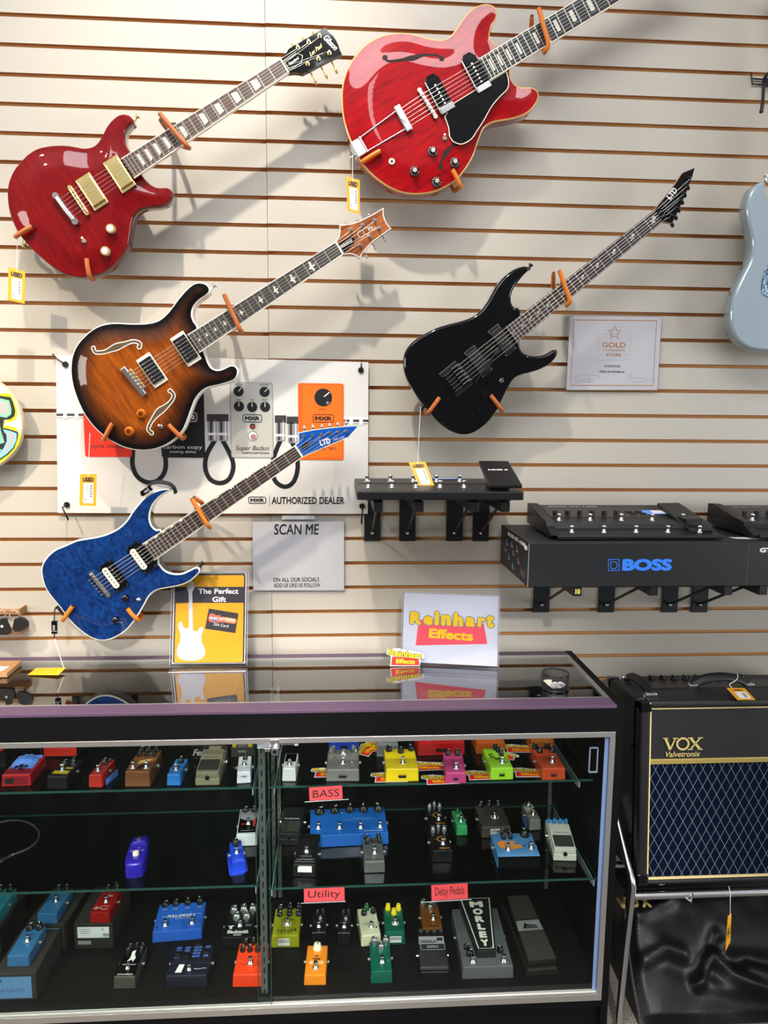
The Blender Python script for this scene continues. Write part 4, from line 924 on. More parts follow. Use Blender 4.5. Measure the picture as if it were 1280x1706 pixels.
px_tag('yellow USED tag hanging below the bright red guitar', [(577, 294), (599.5, 300), (600, 357), (579, 351)], -0.125, [V3(588, 302, -.1265), V3(587.5, 280, -.124), V3(588, 258, -.118)])
px_tag('yellow USED tag hanging over the white banner below the sunburst guitar', [(133.5, 790), (161, 790), (160, 843), (132.5, 842)], -0.10, [V3(147, 793, -.1015), V3(148.5, 752, -.108), V3(150, 722, -.112)])
px_tag('yellow USED tag hanging on a long cord above the black floor controller', [(681, 770), (709, 769.5), (724, 808.5), (698.5, 811.5)], -0.150, [V3(696.5, 771, -.1515), V3(698, 730, -.15), V3(701, 677, -.143)], Ybot=-0.20)

# ------------------------------------------------------------------ vinyl banner with printed pedals
YBAN = -0.012
M_VINYL = mat('white_vinyl', '#d2cfca', 0.45, vary=0.04, vscale=6)
M_PRRED = mat('print_red', '#e8341c', 0.45); M_PRORG = mat('print_orange', '#f2600e', 0.45); M_PRBLK = mat('print_black', '#15171b', 0.45)
M_PRSIL = mat('print_silver', '#b9b8b0', 0.45, vary=0.1, vscale=300); M_PRGREY = mat('print_grey', '#8f8f92', 0.45); M_PRDK = mat('print_dark', '#3a3438', 0.45)
def banner():
    o = PY(353, 725, YBAN); S = Sheet(wallframe(o)); mb = MB()
    mb.prism(S.Ls([(93, 592), (350, 596), (614, 603.5), (613, 856), (350, 855.5), (96.4, 854.5)]), -0.001, 0.0, M_VINYL, smooth=False)
    z = 0.0005
    def cable(pts, w=8.5):
        mb.stroke(spline(S.Ls(pts), 0.008, False), w*0.0016, M_PRBLK, z)
    cable([(222, 745), (221, 775), (230, 795), (248, 804), (265, 799), (276, 780), (274, 745)])
    cable([(359, 732), (345, 757), (342, 779), (350, 798), (366, 805), (382, 798), (389, 777), (383, 756), (370, 732)])
    cable([(468, 732), (457, 760), (454, 785), (460, 803), (475, 811), (489, 803), (496, 781), (494, 755), (486, 735)])
    z = 0.0009
    for x0, x1, y0, y1 in ((347, 361, 690, 735), (364, 379, 690, 735), (460, 475, 692, 735), (480, 496, 694, 738)):
        mb.flat(S.rr(x0, y0, x1, y1, 2), z, M_PRGREY)
        mb.flat(S.rect(x0+3, y0+9, x0+7, y1-2), z+.0003, M_PRDK); mb.flat(S.rect(x1-4, y0+9, x1-2, y1-2), z+.0003, M_WHITE); mb.flat(S.rect(x0-2, y0, x1+2, y0+12), z+.0003, M_PRDK); mb.flat(S.rect(x0, y0+31, x1, y0+35), z+.0005, M_WHITE)
    for x0, x1, y in ((573, 614, 701), (94.5, 142, 691)):
        mb.flat(S.rect(x0, y-6, x1, y+6), z, M_WHITE); mb.flat(S.rect(x0, y-2, x1, y+2), z+.0003, M_PRDK); mb.flat(S.rect(x0, y+3.5, x1, y+5), z+.0003, M_PRGREY)
        for k in (0.3, 0.7): xx = x0+(x1-x0)*k; mb.flat(S.rect(xx-3, y-7, xx+3, y+7), z+.0005, M_WHITE)
    def pedal(x0, y0, x1, y1, m): mb.flat(S.rr(x0, y0, x1, y1, 4), z+.0006, m)
    pedal(142.3, 640, 216, 761, M_PRRED); pedal(270, 640, 339.5, 762.3, M_PRBLK)
    mb.flat(S.rr(385.5, 637.5, 454.5, 762.5, 4), z+.0005, M_PRGREY); pedal(386.5, 638.5, 453.3, 761.3, M_PRSIL); pedal(497.5, 639, 573, 766, M_PRORG); mb.flat(S.rr(505, 642, 570, 763, 3), z+.0009, mat('print_orange_face', '#fb6c14', 0.45))
    z2 = z+.0012; D = lambda x, y, r, m, k=0: mb.flat(S.disc(x, y, r), z2+.0003*k, m)
    for x, y, a in ((397.8, 652, .9), (441, 653, .8), (398.5, 677, 1.6), (420.4, 678, 1.6), (442, 678, 1.6)):
        D(x, y, 8.6, M_PRBLK); c = S.L(x, y); mb.stroke([c, (c[0]+0.013*math.cos(a), c[1]+0.013*math.sin(a))], 0.0022, M_WHITE, z2+.0004)
    for x0, x1, y in ((391, 404, 641), (433, 448, 641), (394, 402, 666), (417, 424, 666), (437, 446, 666)): S.text(mb, 'VOLUME' if x1-x0 > 12 else 'BASS', x0, x1, y, 2.6, M_INK, z2)
    def mxr(x0, y0, x1, y1, m, zz):
        mb.stroke(S.rr(x0, y0, x1, y1, 3), 0.0022, m, zz, closed=True); S.text(mb, 'MXR', x0+3, x1-3, (y0+y1)/2, (y1-y0)*0.55, m, zz, bold=0.003)
    mxr(405.3, 691, 436, 703, M_INK, z2); D(421, 710.4, 4.6, M_PRBLK); D(421, 710.4, 2.4, M_PRRED, 1); D(421.6, 726.5, 8.6, M_PRGREY); D(421.6, 726.5, 6.8, M_WHITE, 1); D(422.5, 728, 5, mat('print_rose', '#a87c78', 0.45), 2)
    S.text(mb, 'Super Badass', 393, 449, 747.5, 10, M_INK, z2, shear=0.35); S.text(mb, 'DISTORTION', 404, 448, 754.8, 3, M_INK, z2, bold=0.001)
    D(538.8, 662.3, 15, M_PRBLK); c = S.L(540, 661); mb.stroke([c, (c[0]+0.016, c[1]+0.013)], 0.003, M_WHITE, z2+.0004); c2 = S.L(546, 671); mb.flat(disc(0.004, 10, *c2), z2+.0005, M_PRGREY)
    S.text(mb, 'SPEED', 531, 545, 682, 3, M_INK, z2); mxr(522, 691, 556, 703.5, M_INK, z2); S.text(mb, 'phase 90', 511, 560.5, 748, 7, M_PRDK, z2)
    S.text(mb, 'OUTPUT', 504, 522, 697, 2.6, M_INK, z2, rot=PI/2) if 0 else None
    S.text(mb, 'dyna comp', 152, 205, 744, 8, M_PRDK, z2); S.text(mb, 'carbon copy', 273, 337, 745.5, 8, M_WHITE, z2); S.text(mb, 'analog delay', 283.5, 327, 753, 5, M_WHITE, z2)
    mxr(310, 688, 328, 702, M_WHITE, z2)
    z3 = 0.0008; mxr(414.5, 828, 443, 838.5, M_INK, z3); mb.flat(S.rect(448.5, 824.5, 449.6, 842.5), z3, M_PRGREY); S.text(mb, 'AUTHORIZED DEALER', 453.5, 573.5, 833.8, 12, M_INK, z3, bold=0.0012)
    mb.build('dealer_banner', None, 'white vinyl dealer banner printed with effects pedals behind the sunburst and blue guitars', 'banner', M=S.M)
banner()
def bhook(label, eye, tip, up):
    p = PY(eye[0], eye[1], -0.016); q = PY(tip[0], tip[1], -0.005 if up else -0.045); mb = MB(); I = T(-p.x, 0, -p.z)
    mb.cyl((p.x, -0.011, p.z), (p.x, -0.016, p.z), 0.0085, M_BLACK, n=18, M=I)
    if up: mb.tube([p, (p+q)/2+Vector((0, -0.01, 0)), q, q+Vector((0, 0.012, 0.004))], 0.0022, M_BLACK, 8, I)
    else: mb.tube([p, Vector((p.x, -0.05, p.z-0.004)), q, q+Vector((0.001, 0.004, -0.008))], 0.0026, M_BLACK, 8, I)
    mb.build('banner_hook', None, label, 'hook', 'black hooks pinning the banner', M=T(p.x, 0, p.z))
bhook('black hook pinning the upper left corner of the white banner', (108.5, 607), (88, 591), True)
bhook('black hook pinning the upper right corner of the white banner', (601.5, 616.5), (602.5, 603), True)
bhook('black hook pinning the lower left corner of the white banner', (111, 841), (112, 862), False)
bhook('black hook under the floor controller pinning the banner\'s lower right corner', (603.5, 843.5), (602.5, 868), False)

# ------------------------------------------------------------------ paper signs on the wall
def scan_sign():
    S = Sheet(wallframe(PY(497, 926, -0.006))); mb = MB(); mb.prism(S.Ls([(421, 869), (573.5, 869), (573.5, 983.5), (422, 983.5)]), -0.0008, 0, M_PAPER, smooth=False)
    S.text(mb, 'SCAN ME', 457.5, 531, 882, 18, M_INK, 0.0004, bold=0.0007, shear=0.08); S.text(mb, 'ON ALL OUR SOCIALS', 456.5, 531, 965.5, 7, M_INK, 0.0004, bold=0.0006); S.text(mb, 'ADD US LIKE US FOLLOW', 457.5, 533, 975, 6.5, M_INK, 0.0004, bold=0.0006)
    t = thing('paper_sign', 'white SCAN ME paper sign on the slat wall below the banner', 'sign', S.M); mb.build('sheet', t)
    cb = MB(); cb.prism(S.Ls([(420, 861), (575, 861), (575, 986), (421, 986)]), 0.0008, 0.0022, M_CLRPL, smooth=False); cb.prism(S.Ls([(470, 859), (525, 859), (525, 865), (470, 865)]), 0.0022, 0.004, M_CLREDGE, smooth=False); cb.build('clear_sleeve', t)
scan_sign()
def certificate():
    S = Sheet(wallframe(PY(1022, 588, -0.010))); k = 190/1280; C = lambda pts: S.Ls(pts, k, 930, 510); mb = MB()
    t = thing('certificate', 'white store certificate with gold border in a clear sleeve beside the black guitar', 'certificate', S.M)
    mb.prism(C([(135, 112), (1165, 125), (1115, 942), (92, 942)]), -0.001, 0, M_PAPER, smooth=False)
    M_GP = mat('gold_print', '#c98a4a', 0.45); z = 0.0004; mb.stroke(C([(180, 155), (1108, 163), (1065, 890), (142, 890)]), 0.0026, M_GP, z, closed=True)
    mb.stroke(C([(455, 312), (820, 312), (798, 608), (440, 608)]), 0.0005, M_GP, z, closed=True)
    X = lambda v: 930+v*k; Yp = lambda v: 510+v*k
    c = S.L(X(635), Yp(300)); st = []
    for i in range(10): a = PI/2+i*PI/5; r = 0.021 if i % 2 == 0 else 0.0085; st.append((c[0]+r*math.cos(a)*1.0, c[1]+r*math.sin(a)*1.05))
    mb.flat(disc(0.012, 5, *c), z+.0001, M_PAPER); mb.stroke(st, 0.0024, M_GP, z+.0002, closed=True)
    S.text(mb, 'GOLD', X(490), X(765), Yp(435), 8.5, M_GP, z, bold=0.001); S.text(mb, 'STANDARD', X(490), X(760), Yp(495), 3.8, M_GP, z); S.text(mb, 'STORE', X(538), X(708), Yp(548), 4.6, M_GP, z, bold=0.001)
    for a, b in ((450, 520), (722, 795)): mb.stroke(C([(a, 548), (b, 548)]), 0.0006, M_GP, z)
    S.text(mb, 'WINMARK', X(515), X(710), Yp(675), 4.2, M_PRDK, z); S.text(mb, 'MUSIC GO ROUND Inc.', X(458), X(760), Yp(737), 3.4, M_INK, z, bold=0.001)
    mb.stroke(spline(C([(200, 800), (165, 810), (190, 830), (300, 830), (440, 815), (470, 795), (420, 780), (250, 775), (190, 790), (230, 800), (260, 830), (280, 800), (300, 830), (330, 795), (360, 830), (340, 865)]), .004, False), 0.0006, M_PRGREY, z)
    mb.stroke(spline(C([(780, 830), (800, 790), (830, 765), (810, 820), (850, 800), (880, 815), (920, 805), (960, 815), (1060, 832)]), .004, False), 0.0006, M_PRGREY, z)
    mb.stroke(C([(190, 850), (415, 850)]), 0.0008, M_PRGREY, z); mb.stroke(C([(835, 852), (970, 852)]), 0.0008, M_PRGREY, z); mb.build('sheet', t)
    cb = MB(); cb.prism(C([(130, 95), (1170, 90), (1122, 955), (88, 955)]), 0.0008, 0.0024, M_CLRPL, smooth=False); cb.build('clear_sleeve', t)
certificate()
# painted round board at the left edge
def painted():
    S = Sheet(wallframe(PY(-40, 704, -0.055))); k = 80/682; C = lambda pts: S.Ls(pts, k, 0, 600); mb = MB()
    c = S.L(-47, 704); R = S.L(37.5, 704)[0]-c[0]; Ry = R*1.0
    mb.prism(disc(R, 64, *c), -0.018, 0, mat('pale_rim', '#cbb896', 0.4), r=0.003); z = 0.0006
    mb.flat(disc(R-0.004, 64, *c), z, mat('paint_white', '#dcd8d2', 0.4)); W_ = mat('paint_yellow', '#f6dd10', 0.4); B = M_INK; G = mat('paint_green', '#7fd3a0', 0.4); U = mat('paint_blue', '#7fbdf0', 0.4); Y2 = mat('paint_grey', '#a9a6a4', 0.4)
    L_ = -360
    mb.flat(C([(L_, 470), (0, 478), (90, 462), (165, 500), (205, 600), (245, 690), (250, 800), (215, 850), (130, 895), (75, 880), (60, 930), (150, 940), (235, 965), (270, 1040), (300, 1080), (265, 1200), (215, 1275), (120, 1370), (40, 1440), (0, 1465), (L_, 1465)]), z+.0003, W_)
    mb.flat(C([(60, 850), (140, 885), (215, 850), (238, 900), (215, 945), (150, 945), (80, 925), (95, 890)]), z+.0005, mat('paint_white'))
    mb.flat(C([(L_, 500), (0, 505), (155, 525), (190, 600), (222, 720), (210, 795), (150, 840), (60, 848), (45, 960), (150, 985), (250, 1015), (265, 1050), (245, 1140), (205, 1250), (120, 1340), (0, 1422), (L_, 1422)]), z+.0007, B)
    mb.flat(C([(L_, 540), (0, 540), (135, 575), (165, 700), (160, 770), (95, 818), (0, 800), (L_, 800)]), z+.0009, G); mb.flat(C([(L_, 575), (0, 578), (112, 600), (125, 720), (100, 768), (0, 765), (L_, 765)]), z+.0011, Y2)
    mb.flat(C([(L_, 905), (0, 905), (15, 1000), (68, 1170), (0, 1190), (L_, 1190)]), z+.0009, G)
    mb.flat(C([(42, 980), (150, 1005), (240, 1040), (235, 1140), (190, 1240), (100, 1330), (0, 1400), (L_, 1400), (L_, 1340), (0, 1320), (60, 1240), (100, 1150), (95, 1060)]), z+.0009, U); mb.flat(C([(55, 1015), (135, 1030), (205, 1055), (200, 1130), (170, 1200), (100, 1290), (30, 1350), (20, 1330), (80, 1260), (125, 1160), (115, 1070)]), z+.0011, Y2)
    mb.flat(C([(L_, 1260), (0, 1255), (28, 1275), (0, 1312), (L_, 1312)]), z+.0012, G)
    mb.build('painted_disc', None, 'round white board painted with black, yellow, green and blue lettering at the left edge', 'painted board', M=S.M)
    h = MB(); cw = S.M @ Vector((c[0], c[1], -0.02)); h.cyl((cw.x, -0.038, cw.z), (cw.x, 0.0, cw.z), 0.012, M_BLACK); h.build('wall_peg', None, 'black wall peg behind the round painted board', 'peg')
painted()
# hanger holding the pale blue guitar by its headstock, just above the frame
_n = PY(1334, -6, YG); t = thing('guitar_hanger', 'black forked hanger holding the pale blue guitar upright', 'hanger', T(_n.x, 0, _n.z), 'padded guitar hangers')
mb = MB(); mb.box((0, -0.008, 0.03), (0.018, 0.014, 0.05), M_BLACK, 0.002); mb.box((0, -0.045, 0.012), (0.020, 0.07, 0.020), M_BLACK, 0.002); mb.build('bracket_plate', t)
for sx in (1, -1): mb = MB(); mb.tube(spline3([(0, -0.078, 0.012), (sx*0.022, -0.082, 0.012), (sx*0.031, -0.10, 0.012), (sx*0.031, -0.150, 0.012)], 5), 0.006, M_BLACK, 10); mb.build('padded_arm', t)
# ------------------------------------------------------------------ shelf brackets and floor controllers
ZARM1 = PY(631, 836, -0.325).z; ZARM2 = PY(1000, 977.5, -0.345).z-0.001
M_BRK = mat('black_steel', '#17181b', 0.5, 0.2)
def shelf_bracket_arm(label, pxl, pxr, ytop, ybot, d, note=None, M0=None):
    a = PY(pxl, ybot, -0.003); b = PY(pxr, ybot, -0.003); top = ytop; cx = (a.x+b.x)/2
    t = thing('shelf_bracket', label, 'bracket', T(cx, 0, a.z), 'black shelf brackets'); I = t.matrix_world.inverted()
    mb = MB(); w = b.x-a.x; mb.box((cx, -0.0035, (a.z+top)/2), (w, 0.006, top-a.z), M_BRK, 0.001)
    for z in (a.z+0.012, top-0.03): mb.cyl((cx, -0.0062, z), (cx, -0.0075, z), 0.003, M_BLACK, n=10)
    o = mb.build('wall_plate', t); o.matrix_local = I
    mb = MB(); za = top-0.0135; mb.box((cx, -0.006-d/2, za), (0.0245, d, 0.027), M_BRK, 0.0015); mb.box((cx, -0.0062-d, za), (0.0225, 0.002, 0.025), M_BLACK, 0.0008); o = mb.build('support_arm', t); o.matrix_local = I
    mb = MB(); mb.cyl((cx, -0.008, a.z+0.028), (cx, -0.006-d*0.72, za-0.012), 0.0042, M_BRK, n=10); mb.ball((cx, -0.010, a.z+0.026), 0.006, M_CHROME, 10); o = mb.build('strut_rod', t); o.matrix_local = I
    if note:
        mb = MB(); p = wallframe((cx, -0.0075-d, za)); mb.flat(rrect(0.019, 0.019, 0.001), 0, M_INK, p); mb.text('10', 0.02, mat('label_yellow', '#e8d24a', 0.5), p, z=0.0002, fit=(0.013, 0.014), bold=0.001); o = mb.build('number_label', t); o.matrix_local = I
    return za+0.0135
for lab, l, r in (('black shelf bracket under the left end of the floor controller, first from the left', 607, 634), ('black shelf bracket under the floor controller, second from its left end', 665, 692), ('black shelf bracket under the floor controller with a grey sticker on its plate', 743, 770.5), ('black shelf bracket under the floor controller\'s expression pedal', 787, 814)):
    zarm = shelf_bracket_arm(lab, l, r, ZARM1, 901.3, 0.318)
for lab, l, r, n in (('black shelf bracket with a yellow number 10 on its tip under the lettered black box', 888, 915, 1), ('black shelf bracket under the middle of the lettered black box', 996, 1023, 0), ('black shelf bracket under the right part of the lettered black box', 1102, 1128, 0), ('black shelf bracket under the right end of the lettered black box', 1151.5, 1178, 0)):
    zarm2 = shelf_bracket_arm(lab, l, r, ZARM2, 1020, 0.33, n)
mb = MB(); p = PY(763, 896, -0.0075); mb.flat(rrect(0.016, 0.011, 0.001), 0, mat('grey_sticker', '#b6b3ad', 0.6), wallframe((0, 0, 0)))
_b = [o for o in bpy.data.objects if o.get('label', '').endswith('grey sticker on its plate')][0]
mb.build('sticker', _b, M=_b.matrix_world.inverted() @ wallframe((p.x, -0.0072, p.z)))
M_BODYBLK = mat('matte_black_metal', '#18181a', 0.42, 0.3)
M_PANEL = mat('satin_panel', '#3a3836', 0.4, 0.4)
def footswitch(parent, x, y, z, M=None, s=1.0, name='footswitch'):
    mb = MB(); mb.lathe([(0.0085*s, 0), (0.0085*s, 0.0016*s), (0.0062*s, 0.0022*s), (0.0060*s, 0.006*s), (0.0048*s, 0.0065*s), (0.0046*s, 0.013*s), (0.0064*s, 0.0135*s), (0.0064*s, 0.019*s), (0.0055*s, 0.0202*s)], M_CHROME, (M or Matrix()) @ T(x, y, z), 14); return mb.build(name, parent)
# -- flat floor controller on the left brackets
zb = zarm+0.006; yf = -0.338
fl = PY(595, 820, yf); fr = PY(873.5, 817.5, yf); zt = (fl.z+fr.z)/2; yb_ = PZ(592.5, 791.5, zt+0.006).y
w, d, h = fr.x-fl.x, yb_-yf, zt-zb
t = thing('floor_controller', 'flat black guitar floor controller with chrome footswitches on the left wall brackets', 'pedalboard', T((fl.x+fr.x)/2, yf+d/2, zb))
mb = MB(); mb.hexa([(-w/2, -d/2, 0), (w/2, -d/2, 0), (w/2, d/2, 0), (-w/2, d/2, 0), (-w/2, -d/2, h), (w/2, -d/2, h), (w/2, d/2, h+0.006), (-w/2, d/2, h+0.006)], M_BODYBLK, 0.003)
mb.box((0, -d*0.08, h+0.0036), (w*0.97, 0.002, 0.0016), M_PANEL); mb.build('housing', t)
for sx in (1, -1):
    for sy in (1, -1): mb = MB(); mb.cyl((sx*(w/2-0.035), sy*(d/2-0.03), -0.006), (sx*(w/2-0.035), sy*(d/2-0.03), 0.001), 0.008, M_BLACK); mb.build('rubber_foot', t)
top_at = lambda y: h+0.006*(y+d/2)/d
for r_, (yy, pxs) in enumerate(((811, (613.5, 653, 693, 733.5, 773.5)), (802.5, (611.5, 650.5, 688.5, 727.5, 766)), (794.5, (610.5, 648, 686)))):
    for px in pxs:
        q = PZ(px, yy, zb+h+0.003); footswitch(t, q.x-t.location.x, min(d/2-0.012, q.y-t.location.y), top_at(q.y-t.location.y)-0.0005)
q0, q1 = PZ(723, 800, zb+h+.003), PZ(765, 800, zb+h+.003); mb = MB(); mb.box(((q0.x+q1.x)/2-t.location.x, q0.y-t.location.y+0.02, h+0.0065), (q1.x-q0.x, 0.03, 0.001), M_TAPEBLUE); mb.box(((q0.x+q1.x)/2-t.location.x+0.003, q0.y-t.location.y+0.02, h+0.0072), ((q1.x-q0.x)*0.72, 0.024, 0.0006), M_PAPER); mb.build('tape_label', t, 'white paper strip held by blue tape')
pl, pr_ = PZ(814, 815, zb+h+.006), PZ(864, 812.5, zb+h+.006); pw = pr_.x-pl.x; cx = (pl.x+pr_.x)/2-t.location.x; y0 = pl.y-t.location.y+0.004; L_ = 0.165; an = math.radians(19)
rk = MB(); Mx = T(cx, y0, h+0.004) @ RX(an); rk.hexa([(-pw/2, 0, 0.004), (pw/2, 0, 0.004), (pw/2-0.003, L_, 0.004), (-pw/2+0.003, L_, 0.004), (-pw/2, 0, 0.014), (pw/2, 0, 0.014), (pw/2-0.003, L_, 0.014), (-pw/2+0.003, L_, 0.014)], mat('pedal_rubber', '#151517', 0.35), 0.0025, Mx)
rk.box((pw*0.12, L_/2, 0.0142), (0.0012, L_*0.94, 0.0006), M_PANEL, 0, Mx); rk.text('LINE 6', 0.02, M_WHITE, Mx @ T(0, L_*0.60, 0), z=0.0146, fit=(pw*0.62, 0.0075), bold=0.002); o = rk.build('expression_pedal', t)
rk = MB(); rk.box((cx, y0+L_*0.55, h+0.014), (pw*0.6, 0.06, 0.026), M_BLACK, 0.002); rk.build('pedal_support', t)
# -- lettered black box and its neighbour
M_BOX = mat('black_carton', '#0e1013', 0.5, bump=0.12, bscale=90, vary=0.25, vscale=60)
M_CARD = mat('cardboard_edge', '#b08a58', 0.8); M_BBLUE = mat('print_blue', '#2f7df0', 0.45)
YBX = -0.345
tl = PY(881.5, 905, YBX); br = PY(1244, 976.6, YBX); br.z = ZARM2+0.001; bh = tl.z-br.z; bw = br.x-tl.x; bd = 0.325
def carton(label, x0, w):
    t = thing('cardboard_box', label, 'box', T(x0+w/2, YBX+bd/2, br.z)); mb = MB(); mb.box((0, 0, bh/2), (w, bd, bh), M_BOX, 0.0015)
    for sx in (1, -1): mb.box((sx*(w/2-0.0008), -bd/2+0.0006, bh/2), (0.0014, 0.002, bh-0.002), M_CARD if sx > 0 else M_PRGREY)
    mb.build('carton', t); return t
t = carton('long black box with a blue brand logo resting on the right wall brackets', tl.x, bw)
S = Sheet(wallframe((t.location.x, YBX-0.0006, br.z))); mb = MB(); k = 240/1280; X = lambda v: 820+v*k; Yp = lambda v: 820+v*k
S.text(mb, 'BOSS', 1037, 1120.5, 941, 20, M_BBLUE, 0, bold=0.0030)
mb.stroke(S.rect(1014, 932, 1032, 950.5), 0.0022, M_BBLUE, 0, closed=True); mb.stroke(spline(S.Ls([(1018, 935), (1018, 945), (1022, 948), (1027, 946), (1029, 941), (1026, 936.5), (1020, 936)]), 0.003, False), 0.002, M_BBLUE, 0)
mb.build('logo_print', t, 'blue brand lettering', M=T(-t.location.x+t.location.x, -bd/2-0.0006, 0) @ wallframe((0, 0, 0)))
Ms = frame((tl.x-0.0006, YBX+bd/2, br.z), (0, -1, 0), (0, 0, 1)); S = Sheet(Ms); mb = MB()
MsI = t.matrix_world.inverted() @ Ms
mb.text('BOSS GT-1000', 0.02, M_WHITE, T(0.03, bh*0.90, 0), fit=(0.20, 0.011), bold=0.001); mb.build('title_print', t, 'white title lettering', M=MsI)
mb = MB(); mb.flat(rrect(0.03, 0.012, 0.001, 1, 0.135, bh*0.86), 0, M_WHITE); mb.build('white_label', t, M=MsI)
for i, (x, y, c) in enumerate(((-0.08, .68, '#4a6fb0'), (-0.02, .72, '#6c7f9a'), (-0.1, .5, '#35566e'), (0, .55, '#a05a4e'), (0.04, .7, '#55606e'), (-0.05, .36, '#3f7fb4'), (0.06, .45, '#b04b5a'), (0.0, .22, '#3fa0d0'))):
    mb = MB(); mb.flat(disc(0.007, 9, x, bh*y), 0.0001, mat('photo_print_%d' % i, c, 0.5)); mb.flat(rrect(0.02, 0.006, 0.001, 1, x+0.004, bh*y-0.008), 0, M_PRGREY); mb.build('picture_print', t, M=MsI)
mb = MB(); mb.flat(rrect(0.05, 0.022, 0.001, 1, 0.115, bh*0.22), 0, mat('fine_print', '#3c3d40', 0.6, vary=0.6, vscale=400)); mb.build('fine_print', t, M=MsI)
n = PY(1248, 903, YBX); t2 = carton('black box cut off by the right edge, beside the long lettered box', n.x+0.001, bw)
S = Sheet(wallframe((t2.location.x, YBX-0.0006, br.z))); mb = MB(); a = S.L(1266, 916.5); k = S.mpp(1270, 916); mb.text('GT', 0.05, M_WHITE, T(a[0]+0.017, a[1], 0), fit=(0.034, 8*k), bold=0.003); mb.text('-1000', 0.05, M_WHITE, T(a[0]+0.075, a[1], 0), fit=(0.07, 8*k), bold=0.003); mb.build('logo_print', t2, 'white lettering', M=T(0, -bd/2-0.0006, 0) @ wallframe((0, 0, 0)))
# -- multi-effects boards standing on the boxes
ztop = br.z+bh
def fx_board():
    z0 = ztop+0.001; f0 = PZ(931, 893, ztop+0.012); f1 = PZ(1199, 891, ztop+0.012); w = f1.x-f0.x; yF = f0.y; d = min(0.262, -0.02-yF)
    t = thing('effects_processor', 'black multi-effects pedalboard with two rows of switches on top of the long lettered box', 'pedalboard', T((f0.x+f1.x)/2, yF+d/2, z0))
    fz = f0.z-z0+0.002
    prof = [(-d/2, fz-0.010), (-d/2+0.006, fz-0.002), (-d/2+0.055, fz+0.010), (-d/2+0.062, fz+0.022), (-d/2+0.12, fz+0.030), (d/2-0.03, fz+0.052), (d/2, fz+0.050), (d/2, 0.010), (-d/2+0.02, 0.004)]
    mb = MB(); n = len(prof); vs = [(-w/2, y, z) for y, z in prof]+[(w/2, y, z) for y, z in prof]
    mb.add(vs, [tuple(range(n))[::-1], tuple(range(n, 2*n))]+[(i, (i+1) % n, n+(i+1) % n, n+i) for i in range(n)], M_BODYBLK)
    mb.cyl((-w/2-0.003, -d/2+0.005, fz-0.0055), (w/2+0.003, -d/2+0.005, fz-0.0055), 0.0055, M_BLACK)
    for sx in (-1, 1):
        e = [(y, z+0.006) if z > 0.02 else (y, z) for y, z in prof[1:]]; m = len(e); x0, x1 = sx*w/2-0.006, sx*w/2+0.006
        if sx > 0: continue
        vs = [(x0-0.012, y, z) for y, z in e]+[(x1, y, z) for y, z in e]; mb.add(vs, [tuple(range(m))[::-1], tuple(range(m, 2*m))]+[(i, (i+1) % m, m+(i+1) % m, m+i) for i in range(m)], M_BODYBLK)
    mb.build('housing', t)
    for sx in (-0.4, 0.0, 0.4): mb = MB(); mb.box((sx*w, -d/2+0.05, 0.0055), (0.05, 0.025, 0.011), M_BLACK, 0.002); mb.build('rubber_foot', t)
    slope = (0.022)/(d/2-0.03-(-d/2+0.12)); pz = lambda y: fz+0.030+slope*(y-(-d/2+0.12))
    Mp = frame((-0.045, 0, 0), (1, 0, 0), (0, 1, slope)); mb = MB()
    mb.box((-0.055, (d/2-0.03+(-d/2+0.12))/2, pz((d/2-0.03+(-d/2+0.12))/2)+0.0004), (w*0.70, 0.10, 0.0012), M_PANEL, 0, None)
    mb.v = [Vector((v.x, v.y, v.z+slope*(v.y-(d/2-0.03+(-d/2+0.12))/2))) for v in mb.v]
    tt = frame((-0.12, d/2-0.045, pz(d/2-0.045)+0.0014), (1, 0, 0), (0, 1, slope)); mb.text('BOSS GT-1000', 0.02, M_PRGREY, tt, fit=(0.15, 0.009), bold=0.001); mb.build('control_panel', t)
    for i in range(5): footswitch(t, -w/2+0.045+i*0.083*w/0.42, -d/2+0.030, fz+0.003, s=0.95)
    for i in range(5): footswitch(t, -w/2+0.030+i*0.083*w/0.42, -d/2+0.100, fz+0.026, s=0.95)
    for i in range(6): mb = MB(); x = -w/2+0.032+i*0.036; y = -d/2+0.142; mb.cyl((x, y, pz(y)), (x, y, pz(y)+0.014), 0.0075, M_BLACK); mb.build('control_knob', t)
    for i, (x, y) in enumerate(((0.03, .168), (0.058, .168), (0.04, .152), (0.068, .152))): mb = MB(); y = -d/2+y; mb.box((x, y, pz(y)+0.002), (0.018, 0.007, 0.005), M_BLACK, 0.001); mb.build('panel_button', t)
    mb = MB(); y = -d/2+0.165; mb.box((0.115, y, pz(y)+0.0022), (0.085, 0.032, 0.001), M_TAPEBLUE); mb.box((0.125, y, pz(y)+0.003), (0.052, 0.026, 0.0008), M_PAPER); mb.v = [Vector((v.x, v.y, v.z+slope*(v.y-y))) for v in mb.v]; mb.build('tape_label', t, 'white paper label held by blue tape')
    I = t.matrix_world.inverted(); a, b = I @ PY(1149, 881, yF+0.030), I @ PY(1190, 879, yF+0.030); c, e = I @ PY(1094.5, 837.5, yF+0.20), I @ PY(1132, 837, yF+0.20); th = Vector((0, 0, 0.011))
    rk = MB(); rk.hexa([a-th, b-th, e-th, c-th, a, b, e, c], mat('pedal_rubber'), 0.003); rk.build('expression_pedal', t)
    rk = MB(); m_ = (a+b+c+e)/4; rk.box((m_.x, m_.y-0.01, (m_.z+0.03)/2-0.01), (0.05, 0.11, m_.z*0.75), M_BLACK, 0.003); rk.build('pedal_support', t)
    return t
fx = fx_board()
